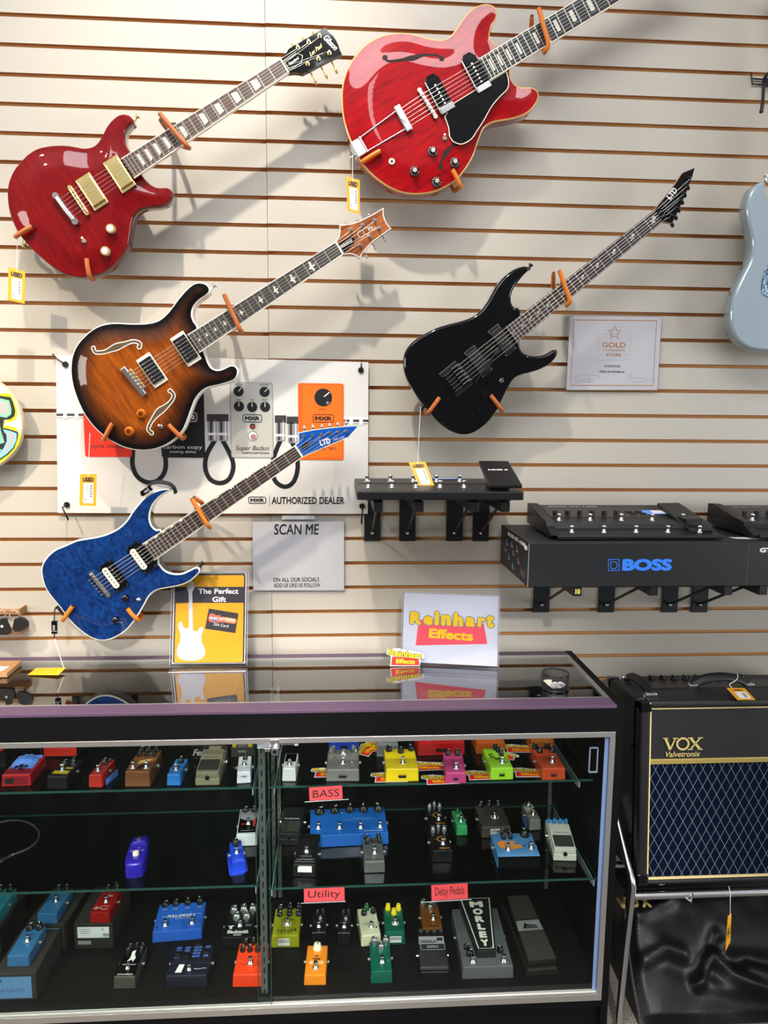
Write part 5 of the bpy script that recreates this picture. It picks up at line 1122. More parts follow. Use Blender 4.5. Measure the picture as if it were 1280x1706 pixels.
def copy_tree(o, parent=None):
    c = o.copy(); COL.objects.link(c)
    if parent: c.parent = parent; c.matrix_parent_inverse = o.matrix_parent_inverse
    for ch in o.children: copy_tree(ch, c)
    return c
fx2 = copy_tree(fx); fx2.location.x += (PY(1196, 855, -0.1)-PY(887.5, 856, -0.1)).x; fx2['label'] = 'black multi-effects pedalboard cut off by the right edge'
p = PZ(1240, 896, ztop+0.002); mb = MB(); mb.flat([(-0.02, -0.006), (0.06, -0.02), (0.05, 0.02), (-0.03, 0.02)], 0.0004, M_PAPER); mb.build('paper_slip', None, 'white paper slip under the pedalboard at the right edge', 'paper', M=T(p.x-0.005, p.y, ztop))

# ------------------------------------------------------------------ things on the counter
ZC = ZT+0.0005
def acrylic(t, w, h, depth, S=None):
    mb = MB(); mb.box((0, h/2, -0.002), (w, h, 0.0024), M_CLRPL); mb.box((0, h/2, 0.0028), (w, h, 0.0024), M_CLRPL)
    for x in (-w/2, w/2): mb.box((x, h/2, 0.0004), (0.0012, h, 0.0075), M_CLREDGE)
    mb.box((0, h, 0.0004), (w, 0.0014, 0.0075), M_CLREDGE); return mb
def perfect_gift():
    a, b = PZ(283.5, 1110, ZC), PZ(411.5, 1109, ZC); c = (a+b)/2; w = (b-a).length; lean = math.radians(13)
    x = (b-a).normalized(); up = Vector((0, math.sin(lean), math.cos(lean))); M = frame((c.x, c.y, ZC+0.003), x, up); t = thing('sign_holder', 'yellow The Perfect Gift sign with white guitar shape in a clear stand on the counter', 'sign', M); S = Sheet(M)
    top = S.L(411, 953)[1]; mb = acrylic(t, w, top, 0.05); mb.build('clear_stand', t)
    I = M.inverted(); e0, e1 = I @ PZ(280, 1120.5, ZC), I @ PZ(409.5, 1118, ZC); mb = MB()
    p = [I @ (a+Vector((0, 0, .0005))), I @ (b+Vector((0, 0, .0005))), I @ PZ(409.5, 1118, ZC+.0005), I @ PZ(280, 1120.5, ZC+.0005)]; mb.add(p+[q+I.to_3x3() @ Vector((0, 0, 0.0025)) for q in p], [(0, 1, 2, 3), (7, 6, 5, 4), (0, 4, 5, 1), (1, 5, 6, 2), (2, 6, 7, 3), (3, 7, 4, 0)], M_CLRPL); mb.tube([p[3], p[2]], 0.0014, M_CLREDGE, 6); mb.build('stand_foot', t)
    mb = MB(); k = 1/8; C = lambda pts: S.Ls(pts, k, 270, 940); sw = w-0.010; mb.prism([(-sw/2, 0.004), (sw/2, 0.004), (sw/2, top-0.003), (-sw/2, top-0.003)], -0.0004, 0.0003, M_PAPER, smooth=False)
    z = 0.0006; YEL = mat('sign_yellow', '#e2a305', 0.5); DK = mat('sign_charcoal', '#2f2c31', 0.5)
    fr = rrect(sw-0.006, top-0.010, 0.006, 4, 0, top/2+0.0005); mb.flat(fr, z, DK); mb.flat(rrect(sw-0.0145, top-0.0165, 0.003, 3, 0, top/2-0.001), z+.0002, YEL)
    y0, y1 = S.L(350, 940+515/8)[1], S.L(350, 940+302/8)[1]; mb.flat(rrect(sw-0.008, y1-y0, 0.0005, 1, 0, (y0+y1)/2), z+.0004, DK)
    gt = [(350,290),(330,320),(350,360),(358,400),(358,840),(320,855),(285,835),(270,790),(262,755),(230,775),(215,830),(235,890),(248,960),(240,1030),(215,1090),(195,1150),(205,1220),(250,1265),(320,1283),(390,1285),(460,1280),(530,1260),(575,1210),(578,1150),(555,1090),(530,1030),(525,960),(545,900),(555,850),(525,830),(500,850),(475,890),(440,895),(415,870),(410,700),(405,370),(435,310),(420,240),(385,215)]
    mb.flat(C(gt), z+.0006, mat('sign_white', '#cbcad0', 0.5)); S.text(mb, 'The Perfect', 330.5, 397.5, 985, 9, M_WHITE, z+.0006, bold=0.0016); S.text(mb, 'Gift', 354, 377, 998.5, 9, M_WHITE, z+.0006, bold=0.0016)
    mb.flat(C([(625, 590), (1022, 655), (978, 918), (575, 858)]), z+.0006, DK)
    mb.flat(spline(C([(620, 720), (640, 660), (690, 660), (720, 680), (780, 678), (800, 710), (980, 725), (978, 790), (820, 775), (720, 775), (640, 765)]), 0.004), z+.0008, mat('logo_coral', '#ee6a52', 0.5)); mb.flat(C([(690, 690), (735, 720), (735, 760), (665, 755)]), z+.001, mat('logo_blue', '#3b5aa8', 0.5)); mb.flat(C([(800, 700), (900, 712), (980, 740), (970, 790), (860, 760)]), z+.0009, mat('logo_amber', '#f0a04a', 0.5))
    S.text(mb, 'MUSIC GO ROUND', 349.5, 393, 1031.5, 4.2, M_WHITE, z+.0012, rot=-0.11, bold=0.0012); S.text(mb, 'Gift Card', 356, 381, 1041.3, 4.6, M_WHITE, z+.001, rot=-0.15)
    mb.build('printed_sheet', t)
perfect_gift()
M_RYEL = mat('logo_yellow', '#ecc200', 0.5); M_RRED = mat('logo_red', '#e8200c', 0.5); M_RPINK = mat('logo_pink_red', '#ee4d5c', 0.5); M_ROUT = mat('logo_outline', '#6a7f96', 0.5)
def reinhart_big():
    a, b = PZ(668, 1105.5, ZC), PZ(830.5, 1114, ZC); c = (a+b)/2; w = (b-a).length; lean = math.radians(11); x = (b-a).normalized(); n = Vector((x.y, -x.x, 0)); up = Vector((0, 0, math.cos(lean)))-n*math.sin(lean); M = frame((c.x, c.y, ZC+0.003), x, up)
    t = thing('sign_holder', 'large white sign with yellow letters over a red banner in a clear stand', 'sign', M); S = Sheet(M); top = S.L(750, 989)[1]; acrylic(t, w, top, .05).build('clear_stand', t)
    mb = MB(); mb.box((0, 0.0005, 0.035), (w, 0.0025, 0.07), M_CLRPL, 0, RX(0) @ RX(lean)); mb.build('stand_foot', t); k = 1/5.818; C = lambda pts: S.Ls(pts, k, 630, 970); X = lambda v: 630+v*k; Yp = lambda v: 970+v*k
    mb = MB(); mb.prism([(-w/2+0.003, 0.003), (w/2-0.003, 0.003), (w/2-0.003, top-0.002), (-w/2+0.003, top-0.002)], -0.0004, 0.0003, mat('cool_paper', '#cfd2dc', 0.55), smooth=False); z = 0.0006
    mb.flat(C([(395, 360), (1025, 400), (1060, 598), (365, 612)]), z, M_RPINK)
    lets = 'Reinhart'; spans = [(308, 425), (437, 535), (545, 598), (608, 712), (728, 830), (845, 945), (962, 1045), (1045, 1130)]; tops = [283, 325, 278, 315, 292, 335, 340, 312]; bots = [410, 415, 418, 422, 430, 432, 436, 443]
    for c_, (u0, u1), v0, v1 in zip(lets, spans, tops, bots):
        S.text(mb, c_, X(u0-6), X(u1+6), Yp((v0+v1)/2), (v1-v0+14)*k, M_ROUT, z+.0002, bold=0.0062); S.text(mb, c_, X(u0+3), X(u1-3), Yp((v0+v1)/2), (v1-v0)*k, M_RYEL, z+.0006, bold=0.0036)
    S.text(mb, 'Effects', X(492), X(925), Yp(508), 95*k, M_RYEL, z+.0004, rot=-0.03, bold=0.0024); mb.build('printed_sheet', t)
reinhart_big()
def sticker_mesh(w=0.105):
    """die-cut sticker lying in its own xy plane, reading along +x"""
    mb = MB(); s = w/62.0; P = lambda pts: [(x*s, y*s) for x, y in pts]
    mb.prism(P([(-27, -15.5), (25, -16), (27, -4), (33, -2), (33, 4), (25, 8), (-5, 13), (-12, 15.5), (-31, 14), (-33, 5), (-25, 1)]), 0, 0.0006, M_PAPER, smooth=False)
    mb.flat(P([(-23, 1), (23, -3), (25, -14.5), (-25.5, -14)]), 0.0009, M_RRED)
    mb.text('Reinhart', 0.05, M_INK, T(0, 5*s, 0) @ RZ(-0.13), z=0.0011, fit=(60*s, 12.5*s), bold=0.0045); mb.text('Reinhart', 0.05, M_RYEL, T(0, 5*s, 0) @ RZ(-0.13), z=0.0014, fit=(58*s, 11*s), bold=0.0018)
    mb.text('Effects', 0.05, M_RYEL, T(0, -7.5*s, 0) @ RZ(-0.05), z=0.0012, fit=(33*s, 8*s), bold=0.0018); return mb
stick = sticker_mesh(); a = PZ(675, 1107, ZC); stick.build('logo_sticker', None, 'small red and yellow logo sticker propped against the large white sign', 'sticker', M=frame((a.x, a.y-0.010, ZC+0.0265), (1, 0.0, 0), (0, 0.20, 0.98)))
# wire mesh cup with picks
q = PZ(925, 1146, ZC); t = thing('mesh_cup', 'small round black wire mesh cup of guitar picks at the right end of the counter', 'cup', T(q.x, q.y, ZC)); R, Hc = 0.036, 0.042; mb = MB()
for z, r in ((0.001, 0.0014), (Hc, 0.0018)): mb.tube([(R*math.cos(2*PI*i/40), R*math.sin(2*PI*i/40), z) for i in range(40)], r, M_GLOSSBLK, 8, closed=True)
mb.build('rim', t); mb = MB()
for i in range(52): a = 2*PI*i/52; mb.tube([(R*math.cos(a), R*math.sin(a), 0.001), (R*math.cos(a+.3), R*math.sin(a+.3), Hc)], 0.0003, M_BLACK, 4, caps=False); mb.tube([(R*math.cos(a), R*math.sin(a), 0.001), (R*math.cos(a-.3), R*math.sin(a-.3), Hc)], 0.0003, M_BLACK, 4, caps=False)
mb.build('wire_mesh', t); mb = MB(); mb.lathe([(0.0001, 0.0005), (R, 0.0005), (R, 0.0015), (0.0001, 0.0015)], M_BLACK, None, 28, False); mb.build('base', t)
random.seed(11); pk = [(0.0, 0.013), (-0.004, 0.004), (-0.3, 0)]
pick_pts = spline([(0, -0.014), (0.009, 0.001), (0.0115, 0.010), (0, 0.0125), (-0.0115, 0.010), (-0.009, 0.001)], 0.003)
labs = ['cream guitar pick on the left inside the wire mesh cup']+['white guitar pick heaped at the front of the wire mesh cup']*7
for i, lb in enumerate(labs):
    mb = MB(); mb.prism(pick_pts, -0.0004, 0.0004, M_CREAM if i == 0 else mat('pick_white', '#d9d9da', 0.35)); x, y = (-0.017, 0.006) if i == 0 else (-0.008+0.006*(i % 4), -0.010-0.004*(i//4))
    mb.build('guitar_pick', None, lb, 'pick', 'picks in the wire cup', M=T(q.x+x, q.y+y, ZC+(0.004+0.0022*i if i else 0.013)) @ RZ(i*1.3) @ RX(0.1 if i else 0.3))
# yellow tag lying on the counter, tied to the strap above it
px_tag('yellow price tag lying face up on the counter, tied to the strap end of the blue guitar', [(59, 1114), (110, 1113), (97, 1125.5), (46, 1125)], 0, None) if 0 else None
p = [PZ(60, 1113.5, ZC+.002), PZ(110, 1112.5, ZC+0.010), PZ(97, 1125, ZC+.004), PZ(46, 1124.5, ZC+.001)]; c = sum(p, Vector())/4; M = T(c.x, c.y, ZC); t = thing('price_tag', 'yellow price tag lying on the counter below the blue guitar\'s strap', 'price tag', M, 'yellow used price tags'); I = M.inverted(); lp_ = [I @ v for v in p]
mb = MB(); mb.add([tuple(v) for v in lp_]+[tuple(v+Vector((0, 0, 0.0008))) for v in lp_], [(0, 1, 2, 3), (7, 6, 5, 4), (0, 4, 5, 1), (1, 5, 6, 2), (2, 6, 7, 3), (3, 7, 4, 0)], M_TAG)
bil = lambda u, v: tuple(((lp_[3]*(1-u)+lp_[2]*u)*(1-v)+(lp_[0]*(1-u)+lp_[1]*u)*v)+Vector((0, 0, 0.0012)))
for k in range(8):
    u = 0.25+0.07*k; A, B, C_ = bil(u, .25), bil(u+.05, .75), bil(u+.06, .35); mb.tube([A, B, C_], 0.0005, mat('faded_print', '#7a5a1c', 0.7), 5)
mb.build('tag_card', t); mb = MB(); st0, st1 = I @ PY(90.5, 1063, -0.10), lp_[1]+Vector((-0.006, -0.002, 0.001)); mb.tube([st0, (st0+st1)/2, st1], 0.0008, M_STRING, 6); mb.build('tag_cord', t)
# nylon straps with side-release buckles on the blue guitar
M_WEB = mat('nylon_webbing', '#101114', 0.8, bump=0.4, bscale=400)
def strap(label, pts, buckle, w=0.012):
    t = thing('guitar_strap', label, 'strap', T(*pts[0])); I = t.matrix_world.inverted(); mb = MB(); mb.tube(spline3(pts, 5), w/2, M_WEB, 8, flat=0.22); o = mb.build('webbing', t); o.matrix_local = I
    mb = MB(); a, b = buckle; d = (b-a); M = frame((a+b)/2, d, (0, -0.2, 1) if abs(d.z) < d.length*0.7 else (1, 0, 0)); L = d.length; mb.box((0, 0, 0), (L, 0.016, 0.008), M_GLOSSBLK, 0.002, M); mb.box((0, 0, 0.0045), (L*0.35, 0.006, 0.002), M_PRGREY, 0.0005, M); mb.box((L*0.25, 0, 0.004), (0.002, 0.016, 0.003), M_PRGREY, 0, M); o = mb.build('buckle', t); o.matrix_local = I
U = lambda x, y, Y=-0.124: PY(x, y, Y)
strap('black strap with a buckle wrapped over the blue guitar\'s upper horn', [U(235, 825), U(245, 815), U(252, 806, -.126), U(265, 803, -.13), U(282, 806, -.13), U(290, 813, -.128), U(293, 822, -.12)], (U(236, 823, -.127), U(252, 812, -.129)))
strap('black strap end with a buckle dangling from the blue guitar\'s left hook', [U(108, 1025, -.105), U(97, 1012, -.10), U(91.5, 1016, -.10), U(90.5, 1032, -.10), U(90.5, 1063, -.10)], (U(90.8, 1034, -.103), U(90.8, 1056, -.103)))
# small wooden rack with leather pick pouches at the left edge
YK = -0.06; t = thing('key_rack', 'small wooden rack on the wall at the left edge above the counter', 'rack', T(PY(10, 1040, -.03).x, -0.03, PY(10, 1055, -.03).z)); I = t.matrix_world.inverted(); M_WOODL = mat('light_wood', '#98714a', 0.55, vary=0.2, vscale=30)
def wb(name, x0, y0, x1, y1, Y, th): mb = MB(); a, b = PY(x0, y1, Y), PY(x1, y0, Y); mb.box(((a.x+b.x)/2, Y+th/2, (a.z+b.z)/2), (b.x-a.x, th, b.z-a.z), M_WOODL, 0.001); o = mb.build(name, t); o.matrix_local = I
wb('back_rail', -40, 1016.5, 31, 1024.5, -0.018, 0.018); wb('end_peg', 30.5, 1014, 33.5, 1026, -0.045, 0.045); wb('front_rail', -40, 1052, 35, 1057.5, -0.05, 0.05); wb('end_peg', 33, 1048, 36, 1053, -0.05, 0.05)
M_LEA = mat('black_leather', '#141414', 0.45, bump=0.5, bscale=350)
def pouch(label, pts, ring, logo=None, Y=-0.058):
    c = PY(*pts[0], Y); M = wallframe(c); t = thing('pick_pouch', label, 'key fob', M, 'leather pick pouches'); S = Sheet(M); mb = MB(); mb.prism(S.Ls(pts), -0.004, 0.003, M_LEA, r=0.0015, smooth=False)
    if logo: mb.flat(S.disc(*logo, 2.2), 0.0034, M_WHITE)
    mb.build('leather_case', t); mb = MB(); k = S.mpp(*ring[:2]); cc = S.L(*ring[:2]); mb.tube([(cc[0]+ring[2]*k*math.cos(a*PI/12), cc[1]+ring[2]*k*math.sin(a*PI/12), 0.002*math.sin(a)) for a in range(24)], 0.0009, M_CHROME, 6, closed=True); mb.build('key_ring', t)
pouch('rounded black leather pick pouch with a white logo at the left edge', [(-14, 1036), (0, 1036), (1, 1030), (11, 1030), (13, 1037), (18.5, 1047), (18, 1054), (14, 1057.5), (-14, 1057.5)], (3, 1023, 6), (4, 1043))
pouch('angular black leather pick pouch hanging second from the left edge', [(24, 1031), (32, 1027.5), (42, 1030), (48, 1036.5), (47.5, 1044), (36, 1051), (26, 1052), (20.5, 1048)], (23.5, 1024, 7))
# small wooden board lying on the counter at the left edge
p = [PZ(-50, 1129, ZC), PZ(12, 1129, ZC), PZ(36.5, 1108, ZC), PZ(-25, 1108, ZC)]; c = sum(p, Vector())/4; t = thing('wooden_pedal', 'light wooden block with a pale sticker on the counter at the left edge', 'wooden block', T(c.x, c.y, ZC)); I = t.matrix_world.inverted(); q = [I @ v for v in p]; mb = MB(); mb.hexa([tuple(v) for v in q]+[(v.x, v.y, 0.014) for v in q], M_WOODL, 0.0015); mb.build('block', t)
mb = MB(); bl_ = lambda u, v: (q[0]*(1-u)+q[1]*u)*(1-v)+(q[3]*(1-u)+q[2]*u)*v; mb.flat([tuple(bl_(*k)[:2]) for k in ((.45, .12), (.8, .12), (.86, .5), (.5, .5))], 0.0143, M_PAPER); mb.build('sticker', t, 'pale rectangular sticker')
# ------------------------------------------------------------------ amplifier on a chrome stand
M_TOLEX = mat('black_tolex', '#0c0c0d', 0.5, bump=0.5, bscale=420)
M_PIPE = mat('cream_piping', '#d9c389', 0.5)
def grille_mat():
    m = bpy.data.materials.new('diamond_grille'); m.use_nodes = True; nt = m.node_tree; b = nt.nodes['Principled BSDF']; N = nt.nodes.new; L = nt.links.new
    tc = N('ShaderNodeTexCoord'); sp = N('ShaderNodeSeparateXYZ'); L(tc.outputs['Object'], sp.inputs[0]); outs = []
    def math_(op, a, bb):
        n = N('ShaderNodeMath'); n.operation = op
        for i, v in enumerate((a, bb)):
            if isinstance(v, (int, float)): n.inputs[i].default_value = v
            elif v is not None: L(v, n.inputs[i])
        return n.outputs[0]
    x = math_('DIVIDE', sp.outputs['X'], 0.0275); z = math_('DIVIDE', sp.outputs['Z'], 0.0500)
    for op in ('ADD', 'SUBTRACT'):
        f = math_('FRACT', math_(op, x, z), None); outs.append(math_('LESS_THAN', math_('ABSOLUTE', math_('SUBTRACT', f, 0.5), None), 0.030))
    ln = math_('MAXIMUM', outs[0], outs[1]); mx = N('ShaderNodeMix'); mx.data_type = 'RGBA'; mx.inputs['A'].default_value = lin('#060a20'); mx.inputs['B'].default_value = lin('#5c7776'); L(ln, mx.inputs['Factor']); L(mx.outputs['Result'], b.inputs['Base Color']); b.inputs['Roughness'].default_value = 0.9; b.inputs['Specular IOR Level'].default_value = 0.08
    n = N('ShaderNodeTexNoise'); n.inputs['Scale'].default_value = 700; L(tc.outputs['Object'], n.inputs['Vector']); bp = N('ShaderNodeBump'); bp.inputs['Strength'].default_value = 0.4; bp.inputs['Distance'].default_value = 0.001; L(n.outputs['Fac'], bp.inputs['Height']); L(bp.outputs['Normal'], b.inputs['Normal']); return m
def amp():
    A = PY(1062, 1476, -0.36); tilt = math.radians(5); Wd, Dp, Ht = 0.60, 0.26, 0.525
    M = frame((A.x+Wd/2, -0.36+0.13, A.z-0.01), (1, 0, 0), (0, math.cos(tilt), -math.sin(tilt))); M = frame(A+Vector((Wd/2, 0, 0)), (1, 0, 0), (0, math.cos(tilt), -math.sin(tilt)))
    t = thing('guitar_amplifier', 'black combo guitar amplifier with dark blue diamond grille and gold lettering on a chrome stand', 'amplifier', M); S = Sheet(M @ frame((0, 0.012, 0), (1, 0, 0), (0, 0, 1)))
    zi0, zi1 = 0.0125, S.L(1140, 1178)[1]
    mb = MB(); bx2 = lambda x0, x1, y0, y1, z0, z1, m, bv=0.0: mb.box(((x0+x1)/2, (y0+y1)/2, (z0+z1)/2), (x1-x0, y1-y0, z1-z0), m, bv, None, 3)
    bx2(-Wd/2, Wd/2, 0.02, Dp, 0, Ht, M_TOLEX, 0.012)
    for x0, x1, z0, z1 in ((-Wd/2, -Wd/2+0.030, 0, Ht), (Wd/2-0.030, Wd/2, 0, Ht), (-Wd/2, Wd/2, 0, max(0.008, zi0)), (-Wd/2, Wd/2, zi1, Ht)): bx2(x0, x1, 0, 0.05, z0, z1, M_TOLEX, 0.008)
    mb.build('cabinet', t)
    xi, zb0, zb1 = Wd/2-0.030, S.L(1140, 1272)[1], S.L(1140, 1263.5)[1]
    mb = MB(); bx2(-xi, xi, 0.012, 0.03, zb1, zi1, mat('black_baffle', '#0d0d10', 0.6, bump=0.5, bscale=300)); mb.build('upper_panel', t)
    mb = MB(); bx2(-xi, xi, 0.014, 0.03, zi0, zb0, grille_mat()); mb.build('speaker_grille', t)
    mb = MB(); w = 0.0042; zz = 0.011
    for x0, x1, z0, z1 in ((-xi, xi, zi1-w, zi1), (-xi, -xi+w, zi0, zi1), (xi-w, xi, zi0, zi1), (-xi, xi, zi0, zi0+w)): bx2(x0, x1, 0.006, 0.016, z0, z1, M_PIPE, 0.0012)
    mb.build('piping', t); mb = MB(); bx2(-xi+w, xi-w, 0.008, 0.018, zb0, zb1, mat('gold_trim', '#b9a25a', 0.35, 0.5), 0.002); mb.build('gold_strip', t)
    mb = MB(); a, b = S.L(1106.5, 1239), S.L(1167.5, 1238); Ml = frame((0, 0.0095, 0), (1, 0, 0), (0, 0, 1)); GL = mat('gold_letters', '#dcc77e', 0.35, 0.4); c = ((a[0]+b[0])/2, (a[1]+b[1])/2); h = S.mpp(1130, 1238)*20; wl = b[0]-a[0]; hs = h/2
    # serifed capitals V O X built from strokes
    for (u, pts) in ((-0.34, [(-.5, .5), (0, -.5)]), (-0.34, [(0, -.5), (.5, .5)]), (0.34, [(-.5, .5), (.5, -.5)]), (0.34, [(.5, .5), (-.5, -.5)])):
        P = [(c[0]+u*wl+p[0]*wl*0.27, c[1]+p[1]*h*0.95) for p in pts]; thick = 0.0072 if pts[0][0] < 0 and pts[0][1] > 0 else 0.0042; mb.stroke(P, thick, GL, 0.0012, Ml)
    for u, ends in ((-0.34, [(-.5, .5), (.5, .5)]), (0.34, [(-.5, .5), (.5, .5), (-.5, -.5), (.5, -.5)])):
        for e in ends: x = c[0]+u*wl+e[0]*wl*0.27; y = c[1]+e[1]*h*0.95; mb.stroke([(x-0.0075, y), (x+0.0075, y)], 0.003, GL, 0.0012, Ml)
    ring = [(c[0]+wl*0.155*math.cos(k*PI/14), c[1]+h*0.46*math.sin(k*PI/14)) for k in range(28)]; mb.stroke(ring, 0.0058, GL, 0.0013, Ml, True)
    a2, b2 = S.L(1108.5, 1256), S.L(1166, 1255); k = S.mpp(1130, 1255); mb.text('Valvetronix', 0.05, GL, Ml @ T((a2[0]+b2[0])/2, (a2[1]+b2[1])/2, 0.001), fit=(b2[0]-a2[0], 9*k), shear=0.25, bold=0.0008); mb.build('name_badge', t, 'gold lettering')
    for sx in (-1, 1):
        for y, z in ((0.0, Ht), (Dp, Ht), (0.0, 0), (Dp, 0)): mb = MB(); mb.box((sx*(Wd/2-0.016), y+(0.016 if y == 0 else -0.016), z+(-0.016 if z else 0.016)), (0.037, 0.037, 0.037), M_GLOSSBLK, 0.010, None, 3); mb.build('corner_cap', t)
    def handle(p0, p1, rise, wid):
        mb = MB(); p0, p1 = Vector(p0), Vector(p1); P = [p0+Vector((0, 0, .006)), p0*.8+p1*.2+Vector((0, 0, rise*.8)), (p0+p1)/2+Vector((0, 0, rise)), p0*.2+p1*.8+Vector((0, 0, rise*.8)), p1+Vector((0, 0, .006))]; mb.tube(spline3(P, 5), wid/2, M_TOLEX, 12, flat=0.38 if abs(p1.x-p0.x) > 0.1 else 0.38); o = mb.build('carry_handle', t)
        d = (p1-p0).normalized()
        for p in (p0, p1): e = MB(); e.box(p+Vector((0, 0, 0.005)), (0.030, 0.018, 0.010), M_CHROME, 0.003); e.cyl(p+Vector((0.02*d.y, 0.02*d.x, 0)), p+Vector((0.02*d.y, 0.02*d.x, 0.005)), 0.006, M_CHROME); e.build('handle_cap', o)
    handle((-Wd/2+0.050, Dp-0.035, Ht), (-Wd/2+0.050, 0.050, Ht), 0.022, 0.028); handle((-0.085, Dp*0.5, Ht), (0.085, Dp*0.5, Ht), 0.030, 0.028); handle((Wd/2-0.050, Dp-0.035, Ht), (Wd/2-0.050, 0.050, Ht), 0.022, 0.028)
    mb = MB(); mb.box((0, Dp*0.60, Ht+0.0005), (Wd*0.72, 0.075, 0.003), mat('control_panel_black', '#101011', 0.35), 0.001); mb.build('control_panel', t)
    for i in range(9): mb = MB(); x = -0.175+i*0.036; mb.cyl((x, Dp-0.045, Ht), (x, Dp-0.045, Ht+0.014), 0.010, M_HAT, 0.0085, 16); mb.box((x, Dp-0.048, Ht+0.0145), (0.0015, 0.009, 0.001), M_WHITE); mb.build('control_knob', t)
    for x, y in ((-0.012, 0.05), (-0.012, Dp-0.05)):
        for z in (0.12, 0.38): mb = MB(); mb.lathe([(0.007, 0), (0.005, 0.003)], M_GLOSSBLK, T(-Wd/2, y, z) @ RY(-PI/2), 12); mb.build('side_screw', t)
    for x in (-0.22, 0.22): mb = MB(); mb.cyl((x, 0.03, -0.010), (x, 0.03, 0.001), 0.014, M_NICKEL, n=16); mb.build('foot', t)
    return t, M, Wd, Dp, Ht
AMP, AMPM, AW, AD, AH = amp()
def stand():
    bl, br_ = PY(1057, 1491, -0.372), None; zc = AMPM.translation.z-0.012-0.0112; x0 = PY(1055, 1488, -0.385).x; x1 = x0+0.66; yb = -0.372
    t = thing('amplifier_stand', 'chrome tubular tilting amplifier stand under the combo amplifier', 'stand', T((x0+x1)/2, -0.25, 0)); I = t.matrix_world.inverted()
    def part(name, pts, r): mb = MB(); mb.tube(spline3(pts, 6), r, M_CHROME, 14); o = mb.build(name, t); o.matrix_local = I
    part('front_bar', [(x0, yb+0.004, zc-0.002), ((x0+x1)/2, yb+0.004, zc-0.002), (x1, yb+0.004, zc-0.002)], 0.0105)
    for sx, x in ((0, x0), (1, x1)):
        f = 0.012*(1 if sx else -1); q = PZ(1030, 1709, 0.012) if not sx else Vector((x1+0.02, -0.42, 0.012))
        part('side_leg', [(q.x, q.y, 0.004), ((q.x+x)/2, (q.y+yb)/2, zc*0.5), (x, yb-0.006, zc), (x, yb-0.004, zc+0.045), (x, yb+0.03, zc+0.075), (x, yb+0.12, zc+0.155), (x, yb+0.17, zc+0.20)], 0.0098)
        mb = MB(); mb.tube([(x, yb+0.16, zc+0.19), (x, -0.10, 0.20), (x, -0.06, 0.006)], 0.0095, M_CHROME, 12); o = mb.build('rear_leg', t); o.matrix_local = I
    q = PY(1152, 1486, yb-0.010); mb = MB(); mb.tube([(q.x-0.012, yb-0.008, zc-0.004), (q.x, yb-0.014, zc-0.012), (q.x+0.002, yb-0.013, zc+0.012)], 0.0035, M_CHROME, 8); o = mb.build('retaining_pin', t); o.matrix_local = I
    part('rear_bar', [(x0, yb+0.17, zc-0.018), (x1, yb+0.17, zc-0.018)], 0.0095)
stand()
from mathutils import noise
def segd(x, y, p, q):
    dx, dy = q[0]-p[0], q[1]-p[1]; t = max(0, min(1, ((x-p[0])*dx+(y-p[1])*dy)/(dx*dx+dy*dy+1e-9)))
    return math.hypot(x-p[0]-t*dx, y-p[1]-t*dy)
